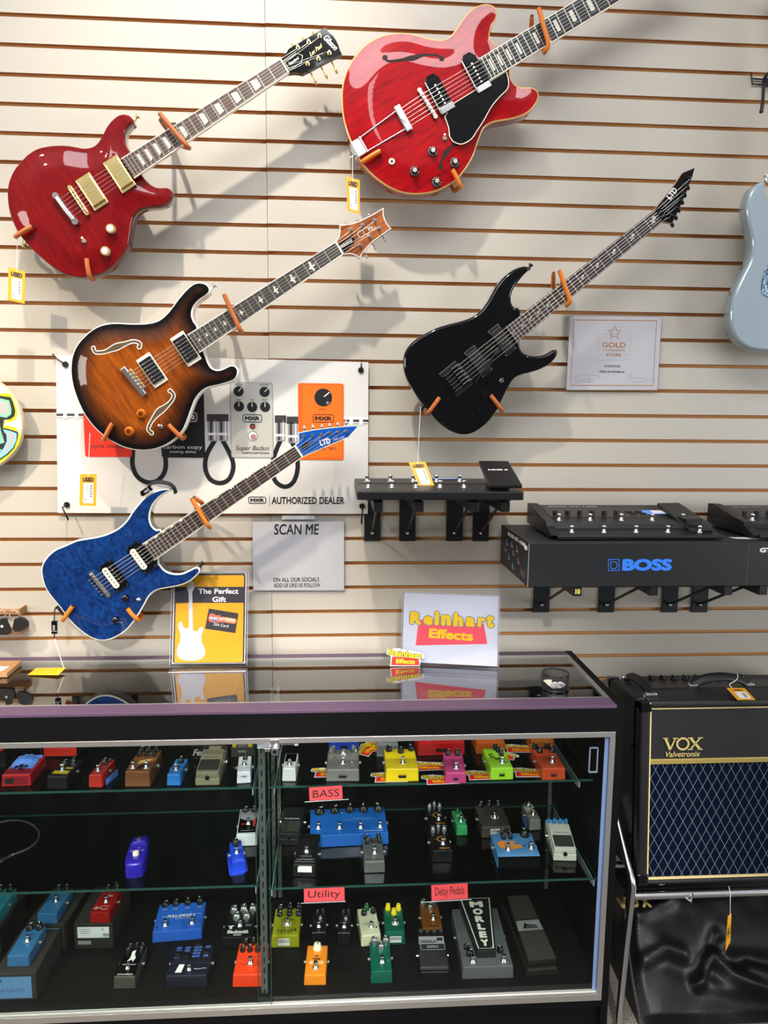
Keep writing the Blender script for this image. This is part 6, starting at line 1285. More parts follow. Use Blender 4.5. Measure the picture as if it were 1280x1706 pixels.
def gig_cover():
    m = bpy.data.materials.new('black_vinyl'); m.use_nodes = True; nt = m.node_tree; b = nt.nodes['Principled BSDF']; N = nt.nodes.new; L = nt.links.new; b.inputs['Base Color'].default_value = lin('#0a0a0b'); b.inputs['Roughness'].default_value = 0.42; b.inputs['Specular IOR Level'].default_value = 0.28
    tc = N('ShaderNodeTexCoord'); vo = N('ShaderNodeTexVoronoi'); vo.inputs['Scale'].default_value = 260; L(tc.outputs['Object'], vo.inputs['Vector']); bp = N('ShaderNodeBump'); bp.inputs['Strength'].default_value = 0.35; bp.inputs['Distance'].default_value = 0.001; L(vo.outputs['Distance'], bp.inputs['Height']); L(bp.outputs['Normal'], b.inputs['Normal'])
    bot0, top0 = Vector((0.846, -0.425, 0.004)), PY(1020, 1482, -0.17); Wd = 0.66; ex = Vector((1, 0, 0)); up = Vector((0, top0.y-bot0.y, top0.z-bot0.z)); Hn = up.length
    M = frame((0.84, bot0.y, 0.004), ex, up); S = Sheet(M); mb = MB(); nu, nv = 90, 60
    R = [([(1070, 1602), (1100, 1582), (1132, 1592)], 0.016, 12), ([(1180, 1588), (1165, 1628), (1156, 1642)], 0.024, 8), ([(1188, 1598), (1215, 1625), (1266, 1650)], 0.028, 11), ([(1245, 1612), (1285, 1632)], 0.020, 10), ([(1015, 1515), (1050, 1528), (1110, 1500)], 0.012, 12), ([(1160, 1640), (1210, 1648), (1262, 1650)], 0.012, 12), ([(1190, 1560), (1180, 1590)], -0.020, 12), ([(1215, 1600), (1240, 1600), (1285, 1605)], -0.022, 14), ([(1110, 1605), (1130, 1615)], -0.010, 16)]
    RL = [([S.L(*p) for p in pts], a, w*0.0018) for pts, a, w in R]
    def disp(x, y):
        e = min(1, max(0, min(x, Wd-x)/0.03))*min(1, max(0, min(y+0.002, Hn-y)/0.03)); d = 0.014*noise.noise(Vector((x*5, y*5, 0.3)))+0.006*noise.noise(Vector((x*14, y*11, 2.0)))
        for pts, a, w in RL:
            k = min(segd(x, y, p, q) for p, q in zip(pts, pts[1:])); d += a*math.exp(-(k/w)**2)
        return d*e+0.02*e
    z_back = -0.10; grid = {}
    vs, fs = [], []
    for j in range(nv+1):
        for i in range(nu+1): x, y = Wd*i/nu, Hn*j/nv; vs.append((x+0.04*(j/nv)**2*(1 if i == 0 else 1)*max(0, 1-x/0.2), y, disp(x, y)))
    for j in range(nv):
        for i in range(nu): a = j*(nu+1)+i; fs.append((a, a+1, a+nu+2, a+nu+1))
    # skirts: left, right and top run back to the wall side
    I = M.inverted(); base = len(vs)
    rim = [k*(nu+1) for k in range(nv, -1, -1)]; 
    def back(v):
        w = M @ Vector(v); return I @ Vector((w.x+(0.012 if v[0] < 0.1 else 0), -0.045, max(0.004, w.z*0.97)))
    loop = [j*(nu+1) for j in range(nv+1)]+[nv*(nu+1)+i for i in range(1, nu+1)]+[j*(nu+1)+nu for j in range(nv-1, -1, -1)]
    bidx = []
    for k in loop:
        c = back(vs[k]); mid = (Vector(vs[k])+c)/2+Vector((0, 0, 0)); bidx.append(len(vs)); vs.append(tuple(mid)); vs.append(tuple(c))
    for a, b2, p, q in zip(loop, loop[1:], bidx, bidx[1:]): fs.append((a, p, q, b2)); fs.append((p, p+1, q+1, q))
    mb.add(vs, fs, m, True); t = thing('amplifier_cover', 'crumpled black vinyl amplifier cover with gold lettering under the chrome stand', 'cover', M); mb.build('vinyl_shell', t)
    S2 = Sheet(M @ T(0, 0, 0.028)); lb = MB(); GL = mat('gold_letters')
    for ch, u0, u1 in (('V', 1030, 1046), ('O', 1048, 1064), ('X', 1066, 1083)): S2.text(lb, ch, u0, u1, 1504 if ch == 'V' else 1503, 20, GL, 0, bold=0.003)
    # lay the letters on the crumpled front
    lb.v = [Vector((v.x, v.y, disp(v.x, v.y)+0.0045)) for v in lb.v]; lb.build('letter_print', t, 'gold letters')
gig_cover()
# price tags on amplifier and stand
c = [AMPM @ Vector((x, y, AH+z)) for x, y, z in ((0, 0, 0),)]
def amp_tag():
    q = [PY(1210.5, 1146, -0.255), PY(1241, 1146, -0.255), PY(1259, 1167.5, -0.347), PY(1229, 1166, -0.347)]
    c = sum(q, Vector())/4; x = q[1]-q[0]; y = q[0]-q[3]; M = frame(c, x, y); I = M.inverted(); p = [I @ v for v in q]; t = thing('price_tag', 'yellow USED price tag lying on the combo amplifier\'s top edge', 'price tag', M, 'yellow used price tags')
    b = lambda u, v: tuple(((p[3]*(1-u)+p[2]*u)*(1-v)+(p[0]*(1-u)+p[1]*u)*v)[:2]); mb = MB(); mb.prism([p_[:2] for p_ in (p[3], p[2], p[1], p[0])], 0, 0.0008, M_TAG, smooth=False)
    qd = lambda u0, v0, u1, v1: [b(u0, v0), b(u1, v0), b(u1, v1), b(u0, v1)]; mb.flat(qd(.22, .1, .85, .66), 0.001, M_WHITE); cc = b(.5, .8); mb.text('USED', .03, M_INK, T(cc[0], cc[1], 0.0011), fit=(0.030, 0.009), bold=.002)
    for k in range(9): mb.flat(qd(.55, .2+k*.04, .72, .22+k*.04), 0.0012, M_INK)
    mb.build('tag_card', t); mb = MB(); h0 = I @ PY(1228, 1124, -0.22); mb.tube(spline3([(p[0]*0.7+p[1]*0.3)+Vector((0, 0, .001)), I @ PY(1216, 1140, -0.25), I @ PY(1227, 1133, -0.24), I @ PY(1230, 1126, -0.225), h0], 5), 0.0009, M_STRING, 6); mb.build('tag_cord', t)
amp_tag()
px_tag('yellow price tag hanging edge-on from the chrome amplifier stand', [(1213, 1526), (1219, 1522), (1217, 1569), (1209, 1585)], -0.385, [V3(1217, 1528, -.386), V3(1217, 1505, -.39), V3(1217.5, 1490, -.386), V3(1215, 1477, -.365)], text=None, hole=False)
# ------------------------------------------------------------------ effects pedals inside the case
M_KB = mat('pedal_knob_black', '#0c0c0d', 0.35, coat=0.4); M_KS = mat('pedal_knob_silver', '#b5b5b2', 0.3, 0.9); M_KY = mat('pedal_knob_yellow', '#f2cf1c', 0.4); M_KC = mat('pedal_knob_cream', '#eadfc0', 0.4); M_KBL = mat('pedal_knob_blue', '#1d86d0', 0.4); M_KG = mat('pedal_knob_green', '#2c7a45', 0.15, coat=1.0, trans=0.5)
M_SOCK = mat('dull_nickel', '#8e8b86', 0.5, 0.8)
M_LABEL = mat('barcode_white', '#e6e4df', 0.6)
def paint(name, c, rough=0.35, metal=0.0, coat=0.4): return mat('paint_'+name, c, rough, metal, coat)
def place(L, R, z):
    a, b = PZ(*L, z), PZ(*R, z); x = (b-a); w = x.length; x.normalize(); y = Vector((-x.y, x.x, 0)); return a, b, x, y, w
def stomp(parent, M, s=1.0, name='footswitch'):
    mb = MB(); mb.lathe([(0.0078*s, 0), (0.0078*s, 0.0018*s), (0.0058*s, 0.0026*s), (0.0056*s, 0.007*s), (0.0042*s, 0.0075*s), (0.0042*s, 0.012*s), (0.0056*s, 0.0125*s), (0.0056*s, 0.0165*s), (0.0046*s, 0.018*s)], M_CHROME, M, 14); mb.build(name, parent)
def dial(parent, M, r, h, m, pointer=True):
    mb = MB(); mb.lathe([(r, 0), (r, h*0.35), (r*0.82, h*0.5), (r*0.76, h), (r*0.6, h*1.04)], m, M, 16)
    if pointer: mb.box((0, r*0.35, h*1.05), (r*0.22, r*0.7, h*0.06), M_WHITE if m is not M_KC else M_INK, 0, M)
    mb.build('control_knob', parent)
def pedal(label, L, R, z, dep, hf, hb, paint_m, knobs=(), sw=(), leds=(), art=(), front=(), jacks=True, taper=0.0015, bev=0.0028, top=None, group=None, name='effects_pedal', cat='effects pedal'):
    a, b, x, y, w = place(L, R, z); c = (a+b)/2+y*(dep/2); M = frame((c.x, c.y, z+0.0006), x, y); t = thing(name, label, cat, M, group)
    tp = taper; mb = MB(); mb.hexa([(-w/2, -dep/2, 0), (w/2, -dep/2, 0), (w/2, dep/2, 0), (-w/2, dep/2, 0), (-w/2+tp, -dep/2+tp, hf), (w/2-tp, -dep/2+tp, hf), (w/2-tp, dep/2-tp, hb), (-w/2+tp, dep/2-tp, hb)], paint_m, bev); eo = mb.build('enclosure', t)
    sl = (hb-hf)/dep; Mt = frame((0, -dep/2, hf+0.0001), (1, 0, 0), (0, 1, sl)); Mf = frame((0, -dep/2-0.0004, 0), (1, 0, 0), (0, tp/hf*0.3, 1)); P = lambda u, v: (u*w/2, v*dep)
    if top:
        mb = MB(); mb.prism(rrect(w*top[1], dep*top[2], 0.002, 3, 0, dep*(top[3] if len(top) > 3 else 0.5)), 0, 0.0006, top[0], Mt, smooth=False); mb.build('face_plate', t)
    z0 = 0.0004+(0.0006 if top else 0)
    for u, v, r, h, m in knobs: dial(t, Mt @ T(*P(u, v), 0) @ RZ(u*1.3-0.4), r, h, m)
    for q in sw: stomp(t, Mt @ T(*P(q[0], q[1]), 0), q[2] if len(q) > 2 else 1.0)
    for u, v, m in leds: mb = MB(); mb.lathe([(0.0026, 0), (0.0026, 0.0014), (0.0014, 0.0028)], m, Mt @ T(*P(u, v), 0), 10); mb.build('indicator_light', t)
    for arts, Mm, hh, nm in ((art, Mt, dep, 'top_print'), (front, Mf, hf, 'front_label')):
        if not arts: continue
        mb = MB()
        for k, e in enumerate(arts):
            zz = z0+0.00012*k; pt = lambda u, v: (u*w/2, v*hh)
            if e[0] == 't': mb.text(e[1], 0.05, e[6], Mm @ T(*pt(e[2], e[3]), zz) @ RZ(e[8] if len(e) > 8 else 0), fit=(e[4]*w/2, e[5]*hh), shear=e[7] if len(e) > 7 else 0, bold=e[9] if len(e) > 9 else 0.0008)
            elif e[0] == 'p': mb.flat([pt(*q) for q in e[1]], zz, e[2], Mm)
            elif e[0] == 's': mb.stroke(spline([pt(*q) for q in e[1]], 0.003, False) if len(e[1]) > 2 else [pt(*q) for q in e[1]], e[2], e[3], zz, Mm)
            elif e[0] == 'd': c_ = pt(e[1], e[2]); mb.flat(disc(e[3], 18, *c_), zz, e[4], Mm)
            elif e[0] == 'o': c_ = pt(e[1], e[2]); mb.stroke(disc(e[3], 20, *c_), e[4], e[5], zz, Mm, True)
            elif e[0] == 'b':
                c_ = pt(e[1], e[2]); mb.flat(rrect(e[3], e[4], 0.0008, 2, *c_), zz, M_LABEL, Mm)
                for i in range(16): mb.flat(rrect(0.0008 if i % 3 else 0.0014, e[4]*0.5, 0.0001, 1, c_[0]-e[3]*0.42+i*e[3]*0.056, c_[1]+e[4]*0.12), zz+0.00006, M_INK, Mm)
        mb.build(nm, t)
    if jacks:
        for sx in (1, -1):
            mb = MB(); mb.cyl((sx*(w/2-0.001), dep*0.10, min(hf, hb)*0.55), (sx*(w/2+0.005), dep*0.10, min(hf, hb)*0.55), 0.0048, M_SOCK, n=12); mb.build('jack_socket', t)
    return t, M, Mt, w
def scrib(u0, u1, v, n, m, w=0.0007, amp=0.02):
    random.seed(int(abs(u0*1000+v*977))); return ('s', [(u0+(u1-u0)*i/n, v+random.uniform(-amp, amp)) for i in range(n+1)], w, m)
G_ = M_PRGREY
TT, ML_, MR_, DK_ = ZTOP, ZMIDL, ZMIDR, ZDECK
LED = mat('led_dark', '#3a0a0a', 0.2, coat=1.0)
# ---- top shelf, left bay
t, M, Mt, w = pedal('red pedal half covered with crumpled blue tape on the top shelf', (2.6, 1311.4), (51.6, 1309.7), TT, 0.11, 0.032, 0.032, paint('red_a', '#c3202c'), art=[('p', [(-.8, .05), (.8, .05), (.8, .2), (-.8, .2)], mat('print_darkred', '#8c1420', 0.5))], front=[('p', [(-.85, .15), (.8, .15), (.8, .8), (-.85, .8)], mat('print_darkred')), ('p', [(-.7, .25), (-.15, .25), (-.15, .7), (-.7, .7)], M_INK)], jacks=False)
mb = MB(); n = 14; vs = []
for j in range(n+1):
    for i in range(n+1): x, y = (i/n-.5)*w*0.82, 0.028+0.075*j/n; vs.append((x+0.006*noise.noise(Vector((i*.6, j*.6, 1))), y, 0.001+0.016*math.sin(PI*i/n)*math.sin(PI*j/n)+0.006*abs(noise.noise(Vector((i*.8, j*.7, 4))))))
mb.add(vs, [(j*(n+1)+i, j*(n+1)+i+1, (j+1)*(n+1)+i+1, (j+1)*(n+1)+i) for j in range(n) for i in range(n)], M_TAPEBLUE, False, Mt); mb.build('tape_wrap', t, 'crumpled blue masking tape')
mb = MB(); random.seed(5); mb.tube(spline3([(0.004*i-0.012+0.004*math.sin(i*2.1), 0.02+0.010*math.cos(i*1.7), 0.008+0.006*abs(math.sin(i*1.3))) for i in range(9)], 5), 0.0018, M_BLACK, 6, Mt); mb.build('tied_cable', t, 'black cable bundle')
pedal('black pedal with a yellow label strip and three knobs on the top shelf', (78.2, 1315), (112.6, 1315.7), TT, 0.10, 0.034, 0.034, paint('black_a', '#121214'), [(-.35, .68, .0075, .011, M_KB), (.3, .82, .008, .011, M_KB), (.62, .62, .0075, .011, M_KB)], [(.0, .34)], (), [('p', [(-.75, .16), (.75, .16), (.75, .32), (-.75, .32)], mat('print_yellow', '#e0bb1a', 0.5)), ('p', [(.1, .42), (.8, .42), (.8, .5), (.1, .5)], mat('print_yellow')), scrib(-.6, .4, .24, 6, M_INK)])
pedal('small red pedal with blue tape on its side on the top shelf', (147.5, 1312.3), (170.5, 1312.8), TT, 0.09, 0.034, 0.034, paint('red_b', '#b82c1e'), [(.1, .66, .0085, .015, M_KB), (.6, .82, .004, .008, M_KB)], [(-.1, .28, .9)], (), [scrib(-.6, .6, .48, 6, M_WHITE)])
q = PZ(175, 1309, TT); mb = MB(); mb.box((0, 0.03, 0.008), (0.001, 0.055, 0.016), M_TAPEBLUE, 0, RZ(-0.25)); mb.build('tape_strip', None, 'strip of blue tape standing beside the small red pedal', 'tape', M=T(q.x+0.002, q.y, TT+0.0004))
pedal('copper brown two-switch pedal with six black knobs on the top shelf', (208, 1311.6), (250.4, 1311.6), TT, 0.115, 0.042, 0.046, paint('brown', '#83502f', 0.4, 0.2), [(u, v, .0068, .014, M_KB) for v in (.72, .92) for u in (-.6, 0, .6)], [(-.5, .18), (.55, .18)], (), [('p', [(-.9, .3), (.9, .62), (.9, .5), (.2, .3), (.9, .1), (-.1, .1), (-.9, .12)], mat('print_copper', '#c7683a', 0.4, 0.3)), ('p', [(-.6, .3), (.3, .42), (.7, .58), (-.2, .5)], mat('print_straw', '#d9bf6f', 0.4)), ('p', [(-.3, .1), (.3, .1), (.25, .36), (-.1, .28)], M_INK)])
pedal('small bright blue pedal with one black knob on the top shelf', (277.8, 1309.6), (301, 1309.6), TT, 0.09, 0.031, 0.031, paint('sky', '#2a78c4'), [(.15, .74, .0085, .015, M_KB)], [(0, .30, .9)], (), [scrib(-.6, .6, .5, 6, M_WHITE, .0005)])
def treadle(label, L, R, z, col, nk, km, text, dark='#2f3029', h=0.05, dep=0.128, txtm=M_INK, mcol=None):
    a, b, x, y, w = place(L, R, z); c = (a+b)/2+y*(dep/2); M = frame((c.x, c.y, z+0.0006), x, y); t = thing('effects_pedal', label, 'effects pedal', M); m = mcol or paint(col, col)
    mb = MB(); mb.hexa([(-w/2, -dep/2, 0), (w/2, -dep/2, 0), (w/2, dep/2, 0), (-w/2, dep/2, 0), (-w/2, -dep/2, 0.020), (w/2, -dep/2, 0.020), (w/2, dep/2, h), (-w/2, dep/2, h)], m, 0.003); mb.build('base', t)
    sl = 0.22; y0, y1 = -dep/2+0.001, dep*0.10; mb = MB(); z0, z1 = 0.024, h*0.86
    mb.hexa([(-w/2+.002, y0, 0.021), (w/2-.002, y0, 0.021), (w/2-.002, y1+0.02, 0.03), (-w/2+.002, y1+0.02, 0.03), (-w/2+.002, y0, z0+0.012), (w/2-.002, y0, z0+0.012), (w/2-.002, y1+0.02, z1+0.012), (-w/2+.002, y1+0.02, z1+0.012)], m, 0.0025); o = mb.build('treadle', t)
    s_ = (z1-z0)/(y1+0.02-y0); Mt = frame((0, y0, z0+0.0122), (1, 0, 0), (0, 1, s_)); mb = MB(); mb.prism(rrect(w*0.82, 0.042, 0.002, 2, 0, 0.030), 0, 0.0016, mat('tread_rubber', dark, 0.7, bump=0.6, bscale=500), Mt, smooth=False); mb.build('rubber_pad', o)
    mb = MB(); mb.text(text, 0.05, txtm, Mt @ T(0, 0.062, 0.0006), fit=(w*0.66, 0.006)); mb.build('name_print', o)
    mb = MB(); mb.cyl((0, y0-0.004, 0.022), (0, y0+0.002, 0.022), 0.0058, M_BLACK, n=14); mb.build('thumb_screw', t)
    for i in range(nk): dial(t, T((i-(nk-1)/2)*w*0.78/max(1, nk-1 if nk > 1 else 1), dep/2-0.016, h) @ RZ(i), 0.0062 if nk > 2 else 0.008, 0.011, km, False)
    for sx in (1, -1): mb = MB(); mb.cyl((sx*(w/2-.001), dep*0.2, 0.02), (sx*(w/2+.006), dep*0.2, 0.02), 0.0058, M_CHROME, n=12); mb.build('jack_socket', t)
    return t
treadle('grey-green pedal with a dark rubber tread pad on the top shelf', (325.3, 1309.6), (366, 1309), TT, '#7d7a61', 2, M_KB, 'Acoustic Simulator')
pedal('small white pedal with a purple outline print on the top shelf', (394.6, 1306.5), (418.4, 1305), TT, 0.088, 0.032, 0.034, paint('white_a', '#d8d8de'), [(.05, .78, .007, .012, M_KB)], [(.0, .42, .9)], (), [scrib(-.8, .2, .6, 9, mat('print_violet', '#7a5fa0', .5)), scrib(-.8, .8, .2, 9, mat('print_violet')), scrib(.3, .8, .7, 5, mat('print_violet'))], [('t', 'IN BASS', 0, .62, .8, .16, mat('print_navy', '#35427a', .5))])
def carton_small(label, TL, BR, Y, dep, col, texts, name='cardboard_box', cat='box', z=None):
    a, b = PY(TL[0], TL[1], Y), PY(BR[0], BR[1], Y); z = z or TT; w, h = b.x-a.x, max(0.02, a.z-z); t = thing(name, label, cat, T((a.x+b.x)/2, Y+dep/2, z+0.0004)); mb = MB(); mb.box((0, 0, h/2), (w, dep, h), col, 0.001); mb.build('carton', t); S = wallframe((0, -dep/2-0.0005, 0)); mb = MB()
    for txt, u, v, fw, fh, m, *sh in texts: mb.text(txt, 0.05, m, S @ T(u*w/2, v*h, 0), fit=(fw*w/2, fh*h), shear=sh[0] if sh else 0, bold=0.001)
    if texts: mb.build('name_print', t)
    return t, w, h
t, w, h = carton_small('red and black pedal box standing at the back left of the top shelf', (72, 1242), (129, 1270), -0.21, 0.10, M_BOX, [])
S = wallframe((0, -0.0505, 0)); mb = MB(); mb.flat([(-w/2+.001, h*0.12), (w/2-.001, h*0.12), (w/2-.001, h-.001), (-w/2+.001, h-.001)], 0.0002, mat('box_red', '#e02c1c', .5), S); mb.text('dyna comp', .05, M_INK, S @ T(0, h*.55, .0004), fit=(w*.66, h*.13)); mb.text('mini', .05, M_INK, S @ T(0, h*.34, .0004), fit=(w*.26, h*.12)); mb.text('MXR', .05, M_INK, S @ T(-w*.38, h*.88, .0004), fit=(w*.16, h*.09), bold=.002); mb.build('front_label', t, 'red label')
t, w, h = carton_small('black box with white script lettering behind the grey-green pedal', (318, 1242), (356, 1264), -0.24, 0.09, M_BOX, [('Fen', -.3, .5, 1.1, .45, M_WHITE, 0.4)]); mb = MB(); mb.prism(rrect(w*.92, .07, .001, 1), h, h+.0006, M_PAPER); mb.stroke([(-.02, -.01), (-.005, .02), (.01, 0), (.022, .02)], .002, M_INK, h+.0008); mb.build('picture_label', t, 'white picture on the lid')
t, w, h = carton_small('small grey tuner with two yellow caps behind the small white pedal', (385, 1246), (422, 1263), -0.23, 0.07, paint('gunmetal', '#55564f', .4, .5), [('KORG', 0, .6, .7, .22, M_WHITE)], 'tuner_pedal', 'tuner')
for sx in (-1, 1): mb = MB(); mb.box((sx*w*.36, -0.012, h+.004), (w*.18, .04, .010), mat('cap_yellow', '#f0c414', .4), .0015); mb.build('end_cap', t, 'yellow cap')
mb = MB(); mb.box((0, -.01, h+.003), (w*.42, .036, .007), M_CHROME, .002); mb.build('display_bar', t)
t, w, h = carton_small('dark box with a red corner at the left end of the top shelf', (-40, 1238), (10, 1275), -0.26, 0.12, M_BOX, []); mb = MB(); mb.flat([(w/2-.03, h*.55), (w/2-.004, h*.7), (w/2-.004, h*.95), (w/2-.03, h*.95)], .0004, mat('box_red'), wallframe((0, -.0605, 0))); mb.build('corner_print', t, 'red corner print')
mb = MB(); c = PZ(50, 1272, TT); random.seed(9)
mb.tube(spline3([c+Vector((0.035*math.cos(i*1.25)-.005*i, 0.02*math.sin(i*1.25)+.005, 0.003+0.055*(i % 3 == 1)+.002*i)) for i in range(12)], 6), .0017, M_BLACK, 6, T(-c.x, -c.y, -TT)); mb.build('loose_cable', None, 'tangled black cable behind the blue-taped red pedal', 'cable', M=T(c.x, c.y, TT))
# ---- top shelf, right bay
pedal('small white pedal with a black screen at the left end of the right bay', (469.9, 1302.5), (493.2, 1302.5), TT, 0.082, 0.037, 0.040, paint('white_b', '#d6d4d0'), (), [(0, .22, .9)], top=(M_GLOSSBLK, .80, .50, .68))
def rein(label, L, R, dep, hf, col, knobs, sw, art, jk=True, rough=.35): return pedal(label, L, R, TT, dep, hf, hf+.003, paint(label.split()[0]+label.split()[1], col, rough), knobs, sw, [(.55, .33, M_NICKEL)], art, [('p', [(-.22, .30), (.22, .30), (.25, .52), (-.25, .52)], M_INK), scrib(-.28, .28, .62, 5, M_INK, .0006, .04)], jk)
rein('blue pedal with a black bird print at the back of the top shelf', (547.7, 1252.5), (598.5, 1252.5), .112, .034, '#1d49c8', [(-.62, .86, .008, .013, M_KB), (0, .80, .008, .013, M_KB), (.62, .86, .008, .013, M_KB)], [(0, .36)], [scrib(-.7, -.1, .50, 7, M_INK), ('s', [(.2, .3), (.4, .55), (.55, .42), (.75, .5), (.9, .3), (.5, .26)], .0016, M_INK)])
rein('grey pedal with three chrome knobs and a line drawing on the top shelf', (543.2, 1303), (598.8, 1302.4), .112, .034, '#77736f', [(-.68, .88, .0105, .014, M_KS), (0, .70, .0105, .014, M_KS), (.68, .88, .0105, .014, M_KS)], [(0, .30)], [('s', [(-.75, .2), (-.8, .32), (-.62, .5), (-.5, .62), (-.42, .5), (-.3, .36), (-.35, .2), (-.75, .18)], .001, M_INK), ('s', [(-.65, .3), (-.4, .33)], .001, M_INK), scrib(.2, .9, .36, 8, M_INK)])
rein('plain grey pedal with a black tree print at the back of the top shelf', (627.9, 1261.8), (664.5, 1261), .112, .036, '#8a8a8b', [(-.4, .86, .007, .013, M_KB), (.4, .86, .007, .013, M_KB)], [(.05, .30)], [('s', [(-.1, .45), (0, .62), (.15, .7), (.3, .6)], .003, M_INK), ('s', [(0, .35), (.02, .6)], .002, M_INK)])
rein('bright yellow pedal with three black knobs on the top shelf', (642.7, 1303.4), (698, 1302.4), .112, .036, '#f0cf14', [(-.68, .90, .009, .014, M_KB), (.06, .80, .009, .014, M_KB), (.72, .92, .009, .014, M_KB)], [(.08, .28)], [scrib(-.4, .5, .46, 8, M_INK), scrib(-.4, 0, .32, 5, M_INK)])
rein('wide red two-switch pedal at the back of the top shelf', (696, 1260), (775, 1257.5), .112, .038, '#d3141a', [(-.7, .88, .008, .013, M_KB), (0, .88, .008, .013, M_KB), (.7, .88, .008, .013, M_KB)], [(-.5, .24), (.68, .24)], [scrib(-.4, .55, .26, 12, M_INK), ('d', -.05, .14, .002, M_NICKEL)])
rein('pink pedal with two black knobs on the top shelf', (741.8, 1305.5), (777, 1306), .112, .030, '#c63f7c', [(-.5, .86, .008, .015, M_KB), (.45, .86, .008, .015, M_KB)], [(.1, .22)], [('s', [(-.2, .5), (0, .62), (.1, .4), (.25, .55)], .0014, M_INK), scrib(-.5, .7, .34, 8, M_INK)])
rein('orange pedal with a black word print behind the lime pedal', (793.8, 1257), (842.5, 1256), .112, .034, '#d8641a', [(-.6, .88, .008, .013, M_KB), (.6, .88, .008, .013, M_KB)], [(.1, .30)], [('o', -.35, .45, .006, .001, M_INK), ('o', -.05, .45, .006, .001, M_INK), ('o', .3, .5, .006, .001, M_INK)])
rein('lime green pedal with black splatter print on the top shelf', (817, 1300.5), (855.8, 1299.5), .112, .034, '#9bd22a', [(.12, .92, .0075, .014, M_KB), (.30, .80, .0075, .014, M_KB), (.42, .64, .0075, .014, M_KB)], [(.2, .26)], [('s', [(-.7, .7), (-.5, .55), (-.3, .5), (-.1, .42), (.2, .36), (.5, .3)], .003, M_INK), ('s', [(-.6, .5), (-.4, .72), (-.2, .4), (.1, .5), (.4, .22), (.7, .34)], .0022, M_INK), ('d', -.4, .8, .0015, M_INK), ('d', .0, .9, .0015, M_INK)])
rein('amber orange pedal at the back right of the top shelf', (884.5, 1255), (924.5, 1255), .112, .036, '#c9691a', [(-.5, .88, .008, .013, M_KB), (.5, .88, .008, .013, M_KB)], [(.2, .30)], [scrib(-.4, .5, .55, 9, M_INK, .0014), ('s', [(-.3, .5), (.1, .62), (.4, .5)], .002, M_INK)])
rein('dark orange-red pedal with four black knobs at the front right of the top shelf', (903, 1301), (942.5, 1300), .118, .034, '#b8401a', [(-.66, .94, .0085, .014, M_KB), (-.42, .76, .0085, .014, M_KB), (.42, .94, .0085, .014, M_KB), (.68, .76, .0085, .014, M_KB)], [(.15, .28)], [scrib(-.5, .6, .5, 9, M_INK), ('s', [(-.4, .35), (0, .42), (.5, .38)], .0012, M_INK)])
# stickers lying on the shelf
def put_sticker(label, px, py, rot, i=[0]):
    q = PZ(px, py, TT); o = bpy.data.objects.new('logo_sticker', stick_me); COL.objects.link(o); i[0] += 1; o.matrix_world = T(q.x, q.y, TT+0.0004+0.00002*i[0]) @ RZ(rot); tag(o, label, 'sticker', 'small red and yellow logo stickers')
stick_me = [o for o in bpy.data.objects if o.name.startswith('logo_sticker')][0].data
for lb, x, y, r in (('red and yellow sticker lying turned on edge beside the blue pedal', 610, 1247, 1.15), ('red and yellow sticker between the blue and the plain grey back pedals', 632, 1245, .0), ('red and yellow sticker poking out left of the grey line-drawing pedal', 552, 1287, .0), ('red and yellow sticker poking out left of the yellow pedal', 652, 1295, .0), ('red and yellow sticker between the yellow and the pink pedals', 714, 1276, .05), ('red and yellow sticker lying under the front of the pink pedal', 737, 1298.5, .05), ('red and yellow sticker between the pink and the lime pedals', 806, 1291, .05), ('red and yellow sticker peeking out behind the lime pedal', 832, 1257, -.3), ('red and yellow sticker lying between the two back orange pedals', 868, 1247, -.02), ('red and yellow sticker poking out left of the dark orange-red pedal', 884, 1287, -.02)): put_sticker(lb, x, y, r)
# ---- middle shelf, left bay
pedal('white pedal with a black and red picture top above the small blue pedal', (393.2, 1411), (429, 1409.3), ML_, 0.118, 0.034, 0.048, paint('white_c', '#cfd3d4'), [(-.4, .90, .0095, .013, M_KB), (.45, .90, .0095, .013, M_KB)], [(.05, .42)], (), [('p', [(-.8, .62), (-.3, .55), (.4, .52), (.8, .62), (.8, .9), (-.8, .9)], G_), scrib(-.6, .0, .40, 7, mat('box_red'), .0022), ('p', [(.5, .3), (.62, .3), (.75, .6), (.45, .55)], mat('box_red')), scrib(-.6, .6, .16, 9, M_WHITE)], top=(M_GLOSSBLK, .86, .86, .52))
t, M, Mt, w = pedal('small royal blue pedal with a flared base at the front of the middle shelf', (386.5, 1456), (409.5, 1452), ML_, 0.092, 0.033, 0.036, paint('royal', '#1a3fc4'), [(-.05, .82, .0095, .016, M_KB), (.62, .9, .004, .006, M_KB)], [(-.05, .42, .95)], (), [scrib(.1, .8, .62, 5, M_WHITE), scrib(-.5, .6, .06, 6, M_WHITE, .0005, .005)])
mb = MB(); mb.prism([(-.022, -.056), (.010, -.058), (.024, -.044), (.026, .046), (-.024, .046), (-.026, -.05)], 0, .003, paint('royal', '#1a3fc4'), smooth=False); mb.build('base_plate', t)
